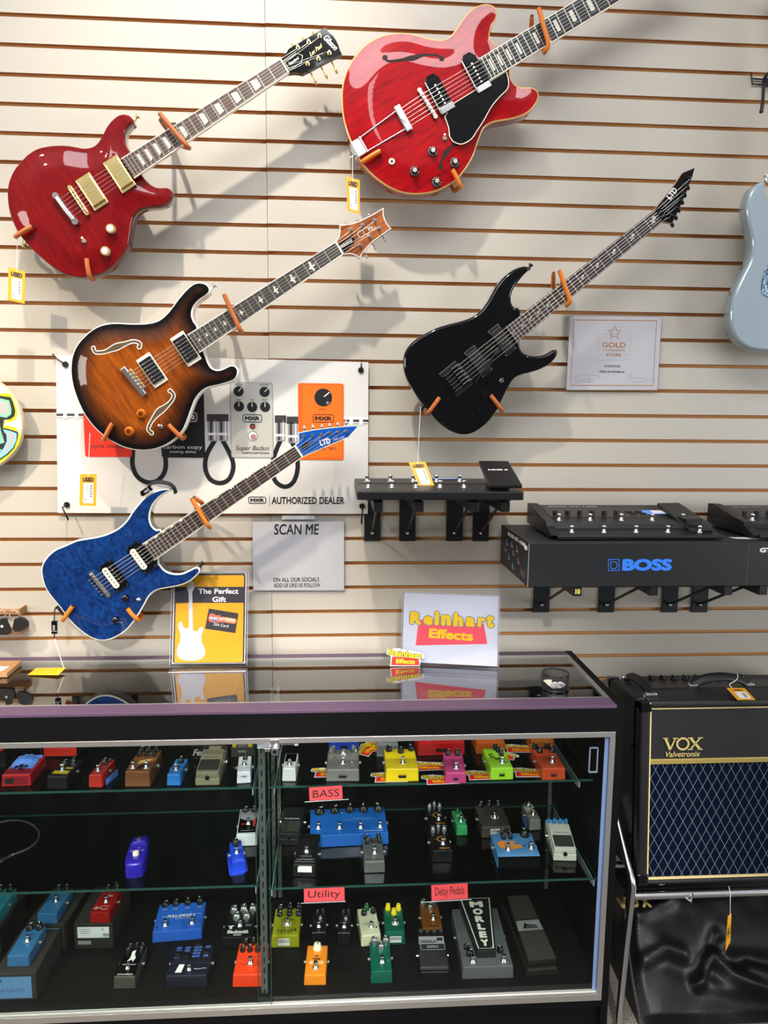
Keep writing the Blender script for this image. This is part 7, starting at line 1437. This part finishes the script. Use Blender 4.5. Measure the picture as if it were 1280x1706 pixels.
def purple():
    a, b, x, y, w = place((206, 1465), (240.5, 1461.5), ML_); w *= 1.0; dep = .128; c = (a+b)/2+y*(dep/2); M = frame((c.x, c.y, ML_+.0006), x, y); t = thing('effects_pedal', 'rounded deep purple-blue pedal standing alone on the middle shelf', 'effects pedal', M); m = paint('violet', '#2b1fa0', .25, 0, .8); mb = MB()
    ol = spline([(-.026, -.06), (0, -.064), (.026, -.06), (.034, -.03), (.034, .02), (.030, .058), (.010, .062), (-.010, .058), (-.030, .052), (-.034, .01), (-.034, -.03)], .006); k = w/.068
    mb.prism([(x_*k, y_) for x_, y_ in ol], 0, .040, m, r=.006); mb.build('enclosure', t); mb = MB(); mb.lathe([(.0085, 0), (.008, .008), (.006, .010)], M_CREAM, T(.0, -.022, .040), 16); mb.build('footswitch', t, 'cream button')
    mb = MB(); mb.hexa([(-.026*k, .016, .0395), (.028*k, .022, .0395), (.028*k, .056, .0395), (-.026*k, .050, .0395), (-.022*k, .022, .050), (.024*k, .028, .050), (.024*k, .052, .050), (-.022*k, .046, .050)], m, .003); mb.build('knob_cover', t); mb = MB()
    mb.stroke([(-.022, .016), (0, .010), (.024, .020)], .0035, M_CHROME, .0402); mb.text('Daddy O', .05, M_WHITE, T(0, -.004, .0402), fit=(.036, .008), shear=.4); mb.build('top_print', t); mb = MB(); mb.cyl((0, .034, .05), (0, .034, .054), .006, M_KS); mb.build('control_knob', t)
purple()
mb = MB(); P = [PZ(x, y, ML_+.004) for x, y in ((-30, 1372), (-8, 1371.5), (15, 1367), (35, 1367.5), (52, 1373), (63, 1383), (65, 1392), (60, 1403), (48, 1413), (32, 1420), (20, 1424))]; c = P[5]; I = T(-c.x, -c.y, -ML_); t = thing('patch_cable', 'coiled black cable with a silver plug at the left end of the middle shelf', 'cable', T(c.x, c.y, ML_)); mb.tube(spline3(P, 5), .0028, mat('cable_grey', '#4a4643', .5), 8, I); mb.build('cord', t)
mb = MB(); a, b = PZ(22, 1423, ML_+.008), PZ(-14, 1441, ML_+.008); mb.tube([a, a*.6+b*.4, a*.55+b*.45, b], [.0045, .0045, .007, .007], M_CHROME, 12, I); mb.build('plug', t)
# ---- middle shelf, right bay
treadle('dark grey pedal with a ribbed tread pad at the left of the right bay', (463.4, 1409), (501, 1409.5), MR_, '#1c1c1d', 0, M_KB, 'Ibanez', '#101011', .048, .125, M_WHITE)
pedal('wide bright blue four-switch pedal with five black knobs on the middle shelf', (516, 1413.6), (648, 1407), MR_, 0.128, 0.037, 0.046, paint('azure', '#1a5fb4', .3, 0, .6), [(-.74, .84, .0145, .018, M_KB), (-.34, .86, .0135, .018, M_KB), (.06, .88, .0135, .018, M_KB), (.42, .86, .0135, .018, M_KB), (.82, .86, .0145, .018, M_KB)], [(-.78, .28, 1.05), (-.24, .24, 1.05), (.30, .22, 1.05), (.80, .22, 1.05)], [(-.15, .80, M_NICKEL)], [('t', 'electronic', .62, .10, .5, .05, mat('print_pale', '#9fb4c8', .5)), scrib(-.1, .6, .55, 14, mat('print_pale'), .001, .03)])
t, M, Mt, w = pedal('black equalizer pedal with six sliders and a white sticker on the middle shelf', (487.5, 1461), (526.5, 1462), MR_, 0.125, 0.034, 0.050, paint('black_b', '#101011'), (), [(0, .42)], (), [('o', 0, .42, .011, .0022, M_CHROME), scrib(-.7, .7, .18, 10, M_WHITE), ('t', '6 BAND EQ', 0, .27, 1.0, .04, G_), ('p', [(-.85, .10), (.85, .10), (.85, .108), (-.85, .108)], G_)], [('p', [(-.55, .42), (.65, .42), (.65, .95), (-.4, .95), (-.55, .8)], M_LABEL)])
for i in range(6): mb = MB(); mb.box(((i-2.5)*w*.145, .125*.82, .0008), (.0028, .028, .001), M_SLOT, 0, Mt); mb.box(((i-2.5)*w*.145, .125*(.80+.04*math.sin(i*1.7)), .005), (.0048, .008, .009), M_KB, .001, Mt); mb.build('slider', t)
pedal('silver pedal with five black knobs and script lettering in front of the wide blue pedal', (606.5, 1455.5), (642, 1454), MR_, 0.112, 0.033, 0.036, paint('silver', '#8d8d8c', .3, .7, 0), [(-.6, .92, .0065, .014, M_KB), (.62, .95, .0065, .014, M_KB), (-.55, .74, .0065, .013, M_KB), (.05, .78, .0065, .013, M_KB), (.65, .76, .0065, .013, M_KB)], [(.08, .34)], (), [('t', 'Super Badass', 0, .10, 1.6, .07, M_INK, .35)])
OG = mat('print_orange_ring', '#d88a1e', .5)
for lb, L, R in (('rear one of two black pedals with an orange ring print on the middle shelf', (715, 1394), (745.5, 1393)), ('front one of two black pedals with an orange ring print on the middle shelf', (720, 1437), (754, 1436))):
    pedal(lb, L, R, MR_, 0.108, 0.034, 0.036, paint('black_c', '#0e0e0f'), [(-.55, .82, .007, .016, M_KS), (.05, .93, .007, .016, M_KS), (.62, .84, .007, .016, M_KS)], [(.2, .30)], (), [('o', .15, .50, .0115, .0032, OG), ('s', [(-.6, .5), (-.2, .5)], .0012, OG), ('t', 'WALRUS', .25, .10, 1.0, .06, OG)])
pedal('tiny mint green pedal in the middle of the right bay', (760.5, 1393), (779.5, 1392), MR_, 0.088, 0.031, 0.031, paint('mint', '#35a866'), [(.1, .86, .0065, .010, M_KG)], [(.1, .30, .95)], (), [('p', [(-.4, .55), (.6, .55), (.6, .66), (-.4, .66)], M_WHITE)])
pedal('taupe brown pedal with three dark knobs and a barcode label on the middle shelf', (802.5, 1397), (851, 1395.5), MR_, 0.115, 0.035, 0.040, paint('taupe', '#5f544c', .35, .5), [(-.62, .92, .010, .014, M_KB), (.02, .94, .010, .014, M_KB), (.68, .92, .010, .014, M_KB)], [(.12, .42, 1.05)], (), [scrib(-.6, .8, .17, 12, M_INK, .0012), ('o', .12, .42, .0105, .002, M_LABEL)], [('b', -.05, .55, .030, .019)])
pedal('small pale grey pedal leaning on blue tape at the back of the middle shelf', (882, 1384.5), (901.8, 1383.5), MR_, 0.088, 0.034, 0.036, paint('grey_b', '#8f8d88', .35, .4), [(.0, .80, .008, .014, M_KS), (-.55, .9, .004, .007, M_KB)], [(.1, .34, .95)], (), [('p', [(-.8, .5), (.8, .5), (.8, .95), (-.8, .95)], mat('print_sand', '#b8ae8e', .5))])
q = PZ(880, 1383, MR_); mb = MB(); mb.box((0, .03, .010), (.001, .06, .02), M_TAPEBLUE); mb.build('tape_strip', None, 'blue tape along the left side of the small pale grey pedal', 'tape', M=T(q.x-.0035, q.y+.004, MR_+.0004))
t, M, Mt, w = pedal('wide slate blue pedal with an orange creature print and black front on the middle shelf', (828.8, 1447), (900.8, 1445.5), MR_, 0.108, 0.036, 0.038, paint('slate', '#4f83b4'), [(-.45, .93, .007, .014, M_KB), (-.1, .95, .007, .014, M_KB), (-.45, .74, .007, .014, M_KB), (-.12, .75, .007, .014, M_KB), (.62, .86, .0135, .018, M_KB)], [(-.42, .26, 1.05), (.68, .30, 1.05)], [(.4, .4, LED)], [('p', [(-.85, .55), (-.75, .36), (-.4, .22), (.0, .30), (.3, .34), (.28, .44), (-.1, .50), (.1, .62), (-.3, .60), (-.6, .64)], mat('print_fox', '#e08a3c', .5)), scrib(-.1, .3, .07, 6, mat('print_fox'), .001, .01)])
mb = MB(); mb.box((0, -.0545, .018), (w*.97, .003, .032), M_GLOSSBLK, .0008); mb.build('front_plate', t, 'black front')
treadle('cream white pedal with four blue knobs at the right end of the middle shelf', (922, 1434.5), (961, 1435.5), MR_, '#cfccbc', 4, M_KBL, 'Tera Echo', '#26241f', .050, .128, M_INK)
# ---- bottom deck, left bay
def mxr_box(label, L, R, h, dep, band=None, sticker=None):
    a, b, x, y, w = place(L, R, DK_); c = (a+b)/2+y*(dep/2); M = frame((c.x, c.y, DK_+.0004), x, y); t = thing('cardboard_box', label, 'box', M); mb = MB(); mb.box((0, 0, h/2), (w, dep, h), mat('charcoal_carton', '#24211f', .7, vary=.15, vscale=40), .0015); mb.build('carton', t); S = wallframe((0, -dep/2-.0005, 0)); mb = MB()
    if band: mb.flat([(-w/2, h*.08), (w/2-.012, h*.08), (w/2-.012, h*.88), (-w/2, h*.88)], 0, mat('band_blue', '#5580a8', .6), S); mb.text('blue box fuzz', .05, mat('print_navy'), S @ T(-.012, h*.40, .0002), fit=(w*.66, h*.16)); mb.text('MXR', .05, M_INK, S @ T(-w*.36, h*.74, .0002), fit=(w*.12, h*.09), bold=.002); mb.build('front_label', t, 'blue front label')
    if sticker:
        mb.flat(rrect(w*.82, h*.44, .002, 3, 0, h*.66), 0, M_LABEL, S)
        for i in range(10): mb.flat(rrect(.0012, h*.13, .0001, 1, w*.26+i*.0022, h*.55), .0002, M_INK, S)
        for i in range(3): mb.flat(rrect(w*(.3-.05*i), h*.025, .0001, 1, -w*.22, h*(.78-.08*i)), .0002, G_, S)
        mb.text('CE', .05, M_INK, S @ T(w*.24, h*.78, .0002), fit=(w*.08, h*.08)); mb.flat(rrect(w*.34, h*.15, .001, 2, -w*.24, h*.25), 0, G_, S); mb.build('front_label', t, 'white barcode sticker')
    return t
H1 = .078; zb1 = DK_+H1+.0006
MB2 = [(-.35, .88, .0105, .016, M_KB), (.5, .90, .0105, .016, M_KB)]
BF = mat('print_navy')
mxr_box('dark carton with a blue label under the rear blue pedal', (46, 1581), (108.8, 1583), H1, .165, True)
pedal('steel blue pedal with two black knobs on the rear dark carton', (61.5, 1539.7), (95.6, 1540), zb1, .112, .032, .034, paint('steelblue', '#2f628f'), MB2, [(.1, .48)], (), [('t', 'MXR', .2, .70, .6, .06, BF), scrib(-.4, .3, .22, 6, BF)])
mxr_box('dark carton with a blue lettered label at the front left corner', (-8, 1668), (62, 1665.5), H1, .165, True)
pedal('steel blue pedal with two black knobs on the front left carton', (11.6, 1612), (49, 1611), zb1, .112, .032, .034, paint('steelblue', '#2f628f'), MB2, [(.1, .48)], (), [('t', 'MXR', .2, .70, .6, .06, BF), scrib(-.4, .3, .22, 6, BF)])
mxr_box('dark carton with a white barcode sticker under the red pedal', (124.7, 1581), (189, 1580), H1, .165, None, True)
pedal('glossy dark red pedal standing on the barcode carton', (149.6, 1538.4), (183.4, 1538.8), zb1, .112, .033, .035, paint('wine', '#9c1616', .25, .1, .8), [(-.45, .86, .009, .015, M_KB), (.3, .95, .009, .015, M_KB), (.62, .84, .009, .015, M_KB)], [(.05, .42)], (), [('t', 'MXR', .15, .64, .5, .06, M_WHITE), ('s', [(-.8, .14), (-.5, .22), (-.6, .12), (-.2, .2), (0, .13), (.6, .14)], .0014, M_CREAM), scrib(-.2, .7, .24, 8, M_CREAM, .0006, .008)])
mxr_box('dark carton at the left edge of the bottom deck', (-62, 1590), (2, 1589), H1, .165)
pedal('teal pedal standing on the carton at the left edge', (-42, 1546), (-4, 1546), zb1, .118, .036, .040, paint('teal', '#2d7f8c'), [(.55, .90, .0105, .016, M_KB), (-.4, .9, .0105, .016, M_KB)], [(0, .4)], (), [scrib(-.4, .6, .6, 7, M_INK)])
pedal('narrow dark grey pedal with a white figure print at the front of the bottom deck', (189, 1648.4), (226, 1648), DK_, .112, .035, .038, paint('bronze', '#57534b', .4, .4), [(-.55, .93, .0055, .012, M_KB), (.05, .95, .0055, .012, M_KB), (.62, .95, .0055, .012, M_KB), (-.62, .78, .0055, .012, M_KB), (.66, .80, .0055, .012, M_KB)], [(.0, .28, .95)], (), [('p', [(-.2, .50), (-.4, .42), (-.15, .60), (-.2, .80), (.1, .86), (.15, .70), (.35, .6), (.2, .46), (.1, .54)], M_WHITE), ('t', 'Dirty Little Secret', .0, .38, 1.2, .05, M_WHITE), ('t', 'CATALINBREAD', 0, .08, 1.4, .04, M_WHITE)], top=(M_GLOSSBLK, .92, .90, .50))
pedal('wide bright blue two-switch pedal with white lettering on the bottom deck', (253.7, 1571.9), (337, 1565.3), DK_, .116, .034, .040, paint('cobalt', '#2a63c8', .35), [(-.72, .95, .0115, .013, M_KB), (-.28, .95, .0105, .014, M_KB), (.22, .96, .0105, .014, M_KB), (.74, .95, .0115, .017, M_KB)], [(-.52, .22, 1.1), (.56, .22, 1.1)], [(-.85, .16, LED), (.88, .24, LED), (-.02, .96, M_NICKEL)], [('t', 'FULL-DRIVE 2', .05, .52, 1.15, .095, M_WHITE, .2, 0, .0022), ('t', 'By Fulltone 2001', .12, .42, .6, .045, M_WHITE, .2), ('s', [(-.75, .53), (-.55, .5)], .0014, M_WHITE), ('s', [(.68, .56), (.85, .53)], .0014, M_WHITE)]+[('t', w_, u, .78, .2, .03, M_WHITE) for w_, u in (('VOLUME', -.7), ('TONE', -.28), ('OVERDRIVE', .24), ('BOOST', .74))])
pedal('black pedal with five silver knobs and white gothic lettering on the bottom deck', (369, 1583), (420.6, 1582), DK_, .112, .038, .044, paint('black_d', '#0b0b0c'), [(-.55, .93, .0115, .017, M_KS), (.1, .96, .0115, .017, M_KS), (.72, .97, .0115, .017, M_KS), (-.28, .68, .0115, .017, M_KS), (.40, .70, .0115, .017, M_KS)], [(.05, .42, 1.1)], (), [('t', 'Blacksmith', .0, .20, 1.35, .12, M_WHITE, 0, 0, .0016), ('t', 'SERIES', .0, .09, .5, .04, M_WHITE), ('p', [(-.75, .40), (-.3, .42), (-.45, .36), (-.42, .30), (-.6, .30), (-.58, .36)], M_WHITE), ('t', 'FUZZ', .62, .42, .4, .06, G_, .3)])
t, M, Mt, w = pedal('dark navy synthesizer pedal with blue keys and sliders at the front of the bottom deck', (276, 1648), (346, 1646.5), DK_, .108, .036, .040, paint('midnight', '#111523', .4), (), [(.05, .22, .95)], (), [('p', [(-.95, .04), (.95, .04), (.95, .44), (-.95, .44)], mat('print_indigo', '#1a2140', .5)), ('p', [(-.93, .06), (.93, .06), (.93, .42), (-.93, .42)], paint('midnight', '#111523')), ('p', [(-.6, .12), (-.3, .12), (-.24, .38), (-.5, .38)], M_WHITE), scrib(.25, .85, .24, 9, M_WHITE, .0012, .02)]+[('p', [(u, v), (u+.10, v), (u+.10, v+.07), (u, v+.07)], mat('key_blue', '#4a63b0', .45)) for u in (-.85, -.72, -.42, -.29, .02, .15, .28, .58, .71) for v in (.58, .68, .78, .88)])
for u, v in ((-.68, .66), (-.28, .60), (.18, 1.0), (.70, .72)): mb = MB(); mb.box((u*w/2, v*.108, .006), (w*.16, .014, .010), M_KB, .0015, Mt); mb.build('slider', t)
pedal('bright orange pedal with seven black knobs behind the slotted upright', (387.4, 1645.6), (440, 1645), DK_, .112, .036, .044, paint('tangerine', '#e03a10', .4), [(-.55, .94, .0075, .016, M_KB), (-.05, .97, .0075, .016, M_KB), (.45, .97, .0075, .016, M_KB), (-.66, .74, .0075, .016, M_KB), (-.18, .74, .0075, .016, M_KB), (.32, .74, .0075, .016, M_KB), (.8, .74, .0075, .016, M_KB)], [(.0, .36, 1.1)], [(-.72, .46, M_NICKEL)], [('s', [(-.7, .36), (-.3, .30), (.0, .40), (.3, .28), (.5, .44), (.55, .25), (.8, .42)], .0014, M_INK), scrib(.35, .75, .10, 6, M_INK, .001, .01)])
# ---- bottom deck, right bay
t, M, Mt, w = pedal('yellow-green pedal with six black knobs on the bottom deck', (452, 1580), (499, 1579), DK_, .112, .038, .044, paint('olive', '#9c9a16', .35, .2), [(-.62, .94, .009, .015, M_KB), (.12, .97, .009, .015, M_KB), (.78, .97, .009, .015, M_KB), (-.6, .74, .009, .012, M_KB), (.12, .74, .009, .012, M_KB), (.8, .74, .009, .012, M_KB)], [(.05, .40, 1.05)], (), [('t', c, u, v, .17, .10, M_INK, 0, r_, .0016) for c, u, v, r_ in (('A', -.55, .20, .1), ('c', -.30, .16, -.1), ('T', -.06, .15, .0), ('O', .18, .15, .0), ('N', .42, .17, -.1), ('E', .68, .20, .1))]+[('t', 'Audio', .1, .57, .8, .06, M_INK), ('o', .05, .40, .010, .002, M_LABEL)], [('b', -.1, .50, .034, .022)])
for lb, L, R in (('tiny black pedal beside the yellow-green pedal on the bottom deck', (518.8, 1574.3), (544, 1573)), ('tiny black pedal second from the yellow-green pedal on the bottom deck', (561.5, 1574.5), (584.6, 1574.3))):
    pedal(lb, L, R, DK_, .09, .036, .038, paint('black_e', '#101012', .3), [(-.2, .84, .006, .014, M_KB), (.55, .88, .006, .014, M_KB), (.2, .62, .006, .010, M_KS)], [(.0, .30, .95)], (), [scrib(-.7, .7, .5, 6, G_), ('p', [(-.9, .01), (.9, .01), (.9, .03), (-.9, .03)], G_)])
pedal('cream white pedal with a green knob and two black knobs on the bottom deck', (601.9, 1578.3), (635.4, 1574.8), DK_, .116, .034, .038, paint('bone', '#d4cfae', .35), [(.0, .94, .0095, .015, M_KG), (-.35, .76, .009, .013, M_KB), (.62, .80, .0085, .013, M_KB)], [(.15, .28)], [(.65, .26, LED)], [('s', [(-.6, .44), (.75, .44), (.72, .37), (-.6, .37), (-.6, .44)], .0008, M_INK), ('t', 'Timmy', .05, .405, .9, .04, M_INK, .3)])
pedal('dark green pedal with three yellow knobs on the bottom deck', (641, 1575.3), (675.6, 1574.3), DK_, .112, .036, .039, paint('forest', '#0f6a52', .3, .3), [(-.5, .92, .0085, .017, M_KY), (.55, .90, .0085, .017, M_KY), (.05, .74, .0085, .016, M_KY)], [(.1, .38, 1.05)], (), [('o', .1, .38, .009, .0022, M_LABEL), ('t', 'DRIVE', .1, .20, 1.2, .08, mat('print_darkgreen', '#0a4a3a', .5)), ('s', [(-.8, .06), (.8, .06)], .0012, mat('print_mint', '#5fb8a0', .5))], [('b', .05, .52, .034, .02)])
pedal('small orange pedal with a cream knob at the front of the bottom deck', (506.4, 1642.7), (543.6, 1642.3), DK_, .110, .030, .034, paint('marigold', '#e8821a', .35), [(.0, .88, .0125, .015, M_KC)], [(.0, .24, 1.1)], [(.0, .62, LED)], [('t', 'TIME', .0, .52, .7, .07, M_INK, 0, 0, .002), ('p', [(-.6, .36), (.65, .36), (.65, .46), (-.6, .46)], mat('print_peach', '#f4cf9a', .5)), scrib(-.5, .5, .41, 7, OG, .0016, .01)])
pedal('teal green pedal with three chrome knobs at the front of the bottom deck', (617.7, 1640), (654.3, 1638.5), DK_, .112, .036, .040, paint('jade', '#0c6452', .3, .3), [(-.5, .94, .0095, .016, M_KS), (.6, .95, .0095, .016, M_KS), (.1, .74, .0095, .016, M_KS)], [(.1, .30, 1.05)], [(.65, .34, M_NICKEL)], [('t', 'DISTORTION', .0, .54, 1.4, .06, mat('print_darkgreen')), ('t', 'analog', .1, .12, 1.0, .05, mat('print_darkgreen'))])
pedal('copper brown pedal with three chrome knobs behind the black digital pedal', (703.8, 1566), (738, 1565), DK_, .112, .036, .038, paint('copper', '#a3622a', .3, .5), [(-.6, .92, .010, .016, M_KS), (.55, .96, .010, .016, M_KS), (.1, .74, .010, .016, M_KS)], [(.2, .34)], (), [scrib(-.4, .5, .48, 8, M_INK, .001), ('t', 'ANALOG', .1, .08, 1.0, .05, M_INK)])
def digital():
    a, b, x, y, w = place((701.5, 1634), (747, 1633), DK_); dep = .128; c = (a+b)/2+y*(dep/2); M = frame((c.x, c.y, DK_+.0006), x, y); t = thing('effects_pedal', 'black delay pedal with four silver-topped knobs and a wide tread, below copper pedal', 'effects pedal', M); m = mat('black_plastic'); mb = MB(); mb.hexa([(-w/2, -dep/2, 0), (w/2, -dep/2, 0), (w/2, dep/2, 0), (-w/2, dep/2, 0), (-w/2, -dep/2, .024), (w/2, -dep/2, .024), (w/2, dep/2, .050), (-w/2, dep/2, .050)], m, .003); mb.build('base', t)
    mb = MB(); mb.hexa([(-w/2-.003, -dep/2, .026), (w/2+.003, -dep/2, .026), (w/2+.001, dep*.05, .040), (-w/2-.001, dep*.05, .040), (-w/2-.003, -dep/2+.002, .036), (w/2+.003, -dep/2+.002, .036), (w/2+.001, dep*.05, .056), (-w/2-.001, dep*.05, .056)], mat('tread_black', '#151515', .5, bump=.5, bscale=300), .004); o = mb.build('treadle', t); Mt = frame((0, 0, .0555), (1, 0, 0), (0, 1, .25)); mb = MB(); mb.stroke(rrect(w*.9, .018, .004, 3, 0, -.006), .0014, G_, .0012, Mt, True); mb.text('DIGITECH', .05, G_, Mt @ T(0, -.006, .0012), fit=(w*.42, .008), bold=.002); mb.build('name_print', o)
    mb = MB(); Mp = frame((0, dep*.22, .0476), (1, 0, 0), (0, 1, .2)); mb.flat(rrect(w*.96, .026, .002, 2), 0, G_, Mp); mb.text('DIGIDELAY', .05, M_INK, Mp @ T(-.008, -.004, .0003), fit=(w*.66, .010), bold=.002); mb.flat(rrect(w*.22, .010, .001, 1, w*.32, .003), .0003, M_INK, Mp); mb.build('control_panel', t)
    for i in range(4):
        mb = MB(); Mk = T((i-1.5)*w*.26, dep*.40, .048); mb.lathe([(.0075, 0), (.0075, .010), (.006, .013)], M_KB, Mk, 14); mb.lathe([(.0055, .013), (.0055, .0145)], M_KS, Mk, 14); mb.build('control_knob', t)
    for sx in (1, -1): mb = MB(); mb.cyl((sx*w/2, .0, .022), (sx*(w/2+.008), .0, .022), .006, M_CHROME, n=12); mb.build('jack_socket', t)
digital()
def morley():
    t, M, Mt, w = pedal('grey metal wah pedal with a black treadle lettered in white on the bottom deck', (770.5, 1632.5), (855.8, 1630), DK_, .225, .036, .046, paint('gunsteel', '#77787a', .38, .5, 0), [(-.70, .30, .008, .013, M_KB), (-.62, .20, .010, .015, M_KB), (.62, .24, .0095, .014, M_KB)], [(-.56, .085, 1.1), (.66, .085, 1.1)], (), [scrib(-.95, -.8, .6, 4, M_INK), ('t', 'WAH', .82, .62, .12, .02, M_INK), ('t', 'VOLUME', -.88, .94, .2, .02, M_INK)], bev=.002); L = .225
    an = .055; Mr = Mt @ T(0, .030, .015) @ RX(an); b0, b1, l0 = .026, .050, .20; mb = MB(); mb.hexa([(-b0, 0, -.014), (b0, 0, -.014), (b1, l0, -.014), (-b1, l0, -.014), (-b0, 0, .010), (b0, 0, .010), (b1, l0, .010), (-b1, l0, .010)], mat('tread_rubber2', '#0d0d0f', .5), .002, Mr); o = mb.build('treadle', t); mb = MB(); k = lambda v, s=0: (b0+(b1-b0)*v/l0)-s
    W_ = mat('glow_white', '#d4d6c4', .5); mb.stroke([(-k(.008, .006), .008), (k(.008, .006), .008), (k(l0-.006, .006), l0-.006), (-k(l0-.006, .006), l0-.006)], .003, W_, .0104, Mr, True)
    for i, ch in enumerate('MORLEY'): v = l0-.030-.0285*i; fw = (.040, .030, .026, .022, .022, .022)[i]; mb.text(ch, .05, W_, Mr @ T(0, v, .0106), fit=(fw, .0235), bold=.0035)
    mb.stroke(disc(.0026, 12, .019, .013), .0006, W_, .0106, Mr, True); mb.build('name_print', o)
    mb = MB(); mb.box((0, .13, .002), (.05, .12, .022), M_BLACK, .002, Mt); mb.build('treadle_support', t)
morley()
def wah():
    a, b, x, y, w = place((877, 1628), (931, 1625.5), DK_); dep = .255; x = (x+Vector((0, 0.05, 0))).normalized(); y = Vector((-x.y, x.x, 0)); w = .092; c = (a+b)/2+y*(dep/2); M = frame((c.x, c.y, DK_+.0006), x, y); t = thing('wah_pedal', 'worn black wah pedal with a silver name plate, right end of bottom deck', 'effects pedal', M); m = mat('worn_black', '#191614', .5, bump=.3, bscale=200)
    mb = MB(); mb.hexa([(-w/2, -dep/2, 0), (w/2, -dep/2, 0), (w/2+.006, dep/2, 0), (-w/2-.006, dep/2, 0), (-w/2+.003, -dep/2, .022), (w/2-.003, -dep/2, .022), (w/2, dep/2, .034), (-w/2, dep/2, .034)], m, .004); mb.build('base', t); rk = T(0, -dep/2+.006, .040) @ RX(.11); l0 = .235; b0, b1 = .042, .034
    mb = MB(); mb.hexa([(-b0, 0, -.012), (b0, 0, -.012), (b1, l0, -.010), (-b1, l0, -.010), (-b0, 0, .008), (b0, 0, .008), (b1, l0, .008), (-b1, l0, .008)], m, .004, rk); o = mb.build('treadle', t); mb = MB(); TR = mat('tread_worn', '#2b2622', .75, bump=1.0, bscale=260)
    mb.prism([(-b0+.003, .004), (b0-.003, .004), (b0-.006, .095), (-b0+.006, .095)], .008, .0095, TR, rk, smooth=False); mb.build('lower_tread', o); mb = MB(); mb.prism([(-b0+.007, .142), (b0-.007, .142), (b1-.002, l0-.003), (-b1+.002, l0-.003)], .008, .0095, TR, rk, smooth=False); mb.build('upper_tread', o)
    mb = MB(); mb.prism([(-b0+.004, .100), (b0-.006, .100), (b0-.008, .136), (-b0+.007, .136)], .008, .0095, mat('name_plate', '#a9aaa6', .4, .4), rk, smooth=False); mb.flat([(-.022, .106), (.024, .106), (.018, .118), (-.004, .120), (-.012, .128)], .0098, M_INK, rk); mb.text('CRY BABY', .05, G_, rk @ T(.004, .112, .0100), fit=(.03, .005)); mb.stroke([(-b0+.007, .102), (b0-.009, .102), (b0-.011, .134), (-b0+.010, .134)], .0008, M_INK, .0098, rk, True); mb.build('name_plate', o)
    mb = MB(); mb.box((0, 0.01, .034), (.05, .12, .024), M_BLACK, .002); mb.build('treadle_support', t)
wah()
# ---- shelf-edge label holders
def edge_label(label, x0, x1, y0, y1, red, txt, yf, z, tilt=0.0, hand=True):
    a = PY(x0, y0, yf-.003); b = PY(x1, y1, yf-.003); w, h = b.x-a.x, a.z-b.z; zt = z-.0005; M = frame(((a.x+b.x)/2, yf-.003, zt), (1, 0, 0), (0, .10, 1)) @ RZ(tilt); t = thing('shelf_label', label, 'label', M); mb = MB(); mb.prism([(-w/2, -h), (w/2, -h), (w/2, .004), (-w/2, .004)], -.0008, .0008, M_CLRPL, smooth=False); mb.tube([(-w/2, -h, .0006), (w/2, -h, .0006)], .0011, M_CLREDGE, 6)
    mb.build('clear_holder', t); r0, r1 = (red[0]-x0)/(x1-x0)-.5, (red[1]-x0)/(x1-x0)-.5; mb = MB(); mb.flat([(r0*w, -h*.94), (r1*w, -h*.94), (r1*w, -h*.04), (r0*w, -h*.04)], .0012, M_REDCARD); mb.build('red_card', t); mb = MB(); mb.text(txt, .05, M_INK, T((r0+r1)/2*w, -h*.5, .0015), fit=((r1-r0)*w*.80, h*(.50 if 'y' not in txt else .62)), shear=.05); mb.build('handwriting', t)
    q = MB(); q.add([(-w/2, .0045, 0), (w/2, .0045, 0), (w/2, .0045, -.036), (-w/2, .0045, -.036)], [(0, 1, 2, 3), (3, 2, 1, 0)], M_CLRPL); q.build('shelf_tab', t)
edge_label('red BASS label in a clear holder on the top shelf edge', 507, 580, 1308, 1330, (515, 570), 'BASS', YST, ZTOP, .04)
edge_label('red Utility label in a clear holder on the middle shelf edge', 501, 576, 1463.5, 1485, (506.4, 574), 'Utility', YSM, ZMIDR, .01)
edge_label('red Delay Pedals label in a clear holder on the middle shelf edge', 708, 785, 1459, 1484, (718.7, 778.7), 'Delay Pedals', YSM, ZMIDR, .03)
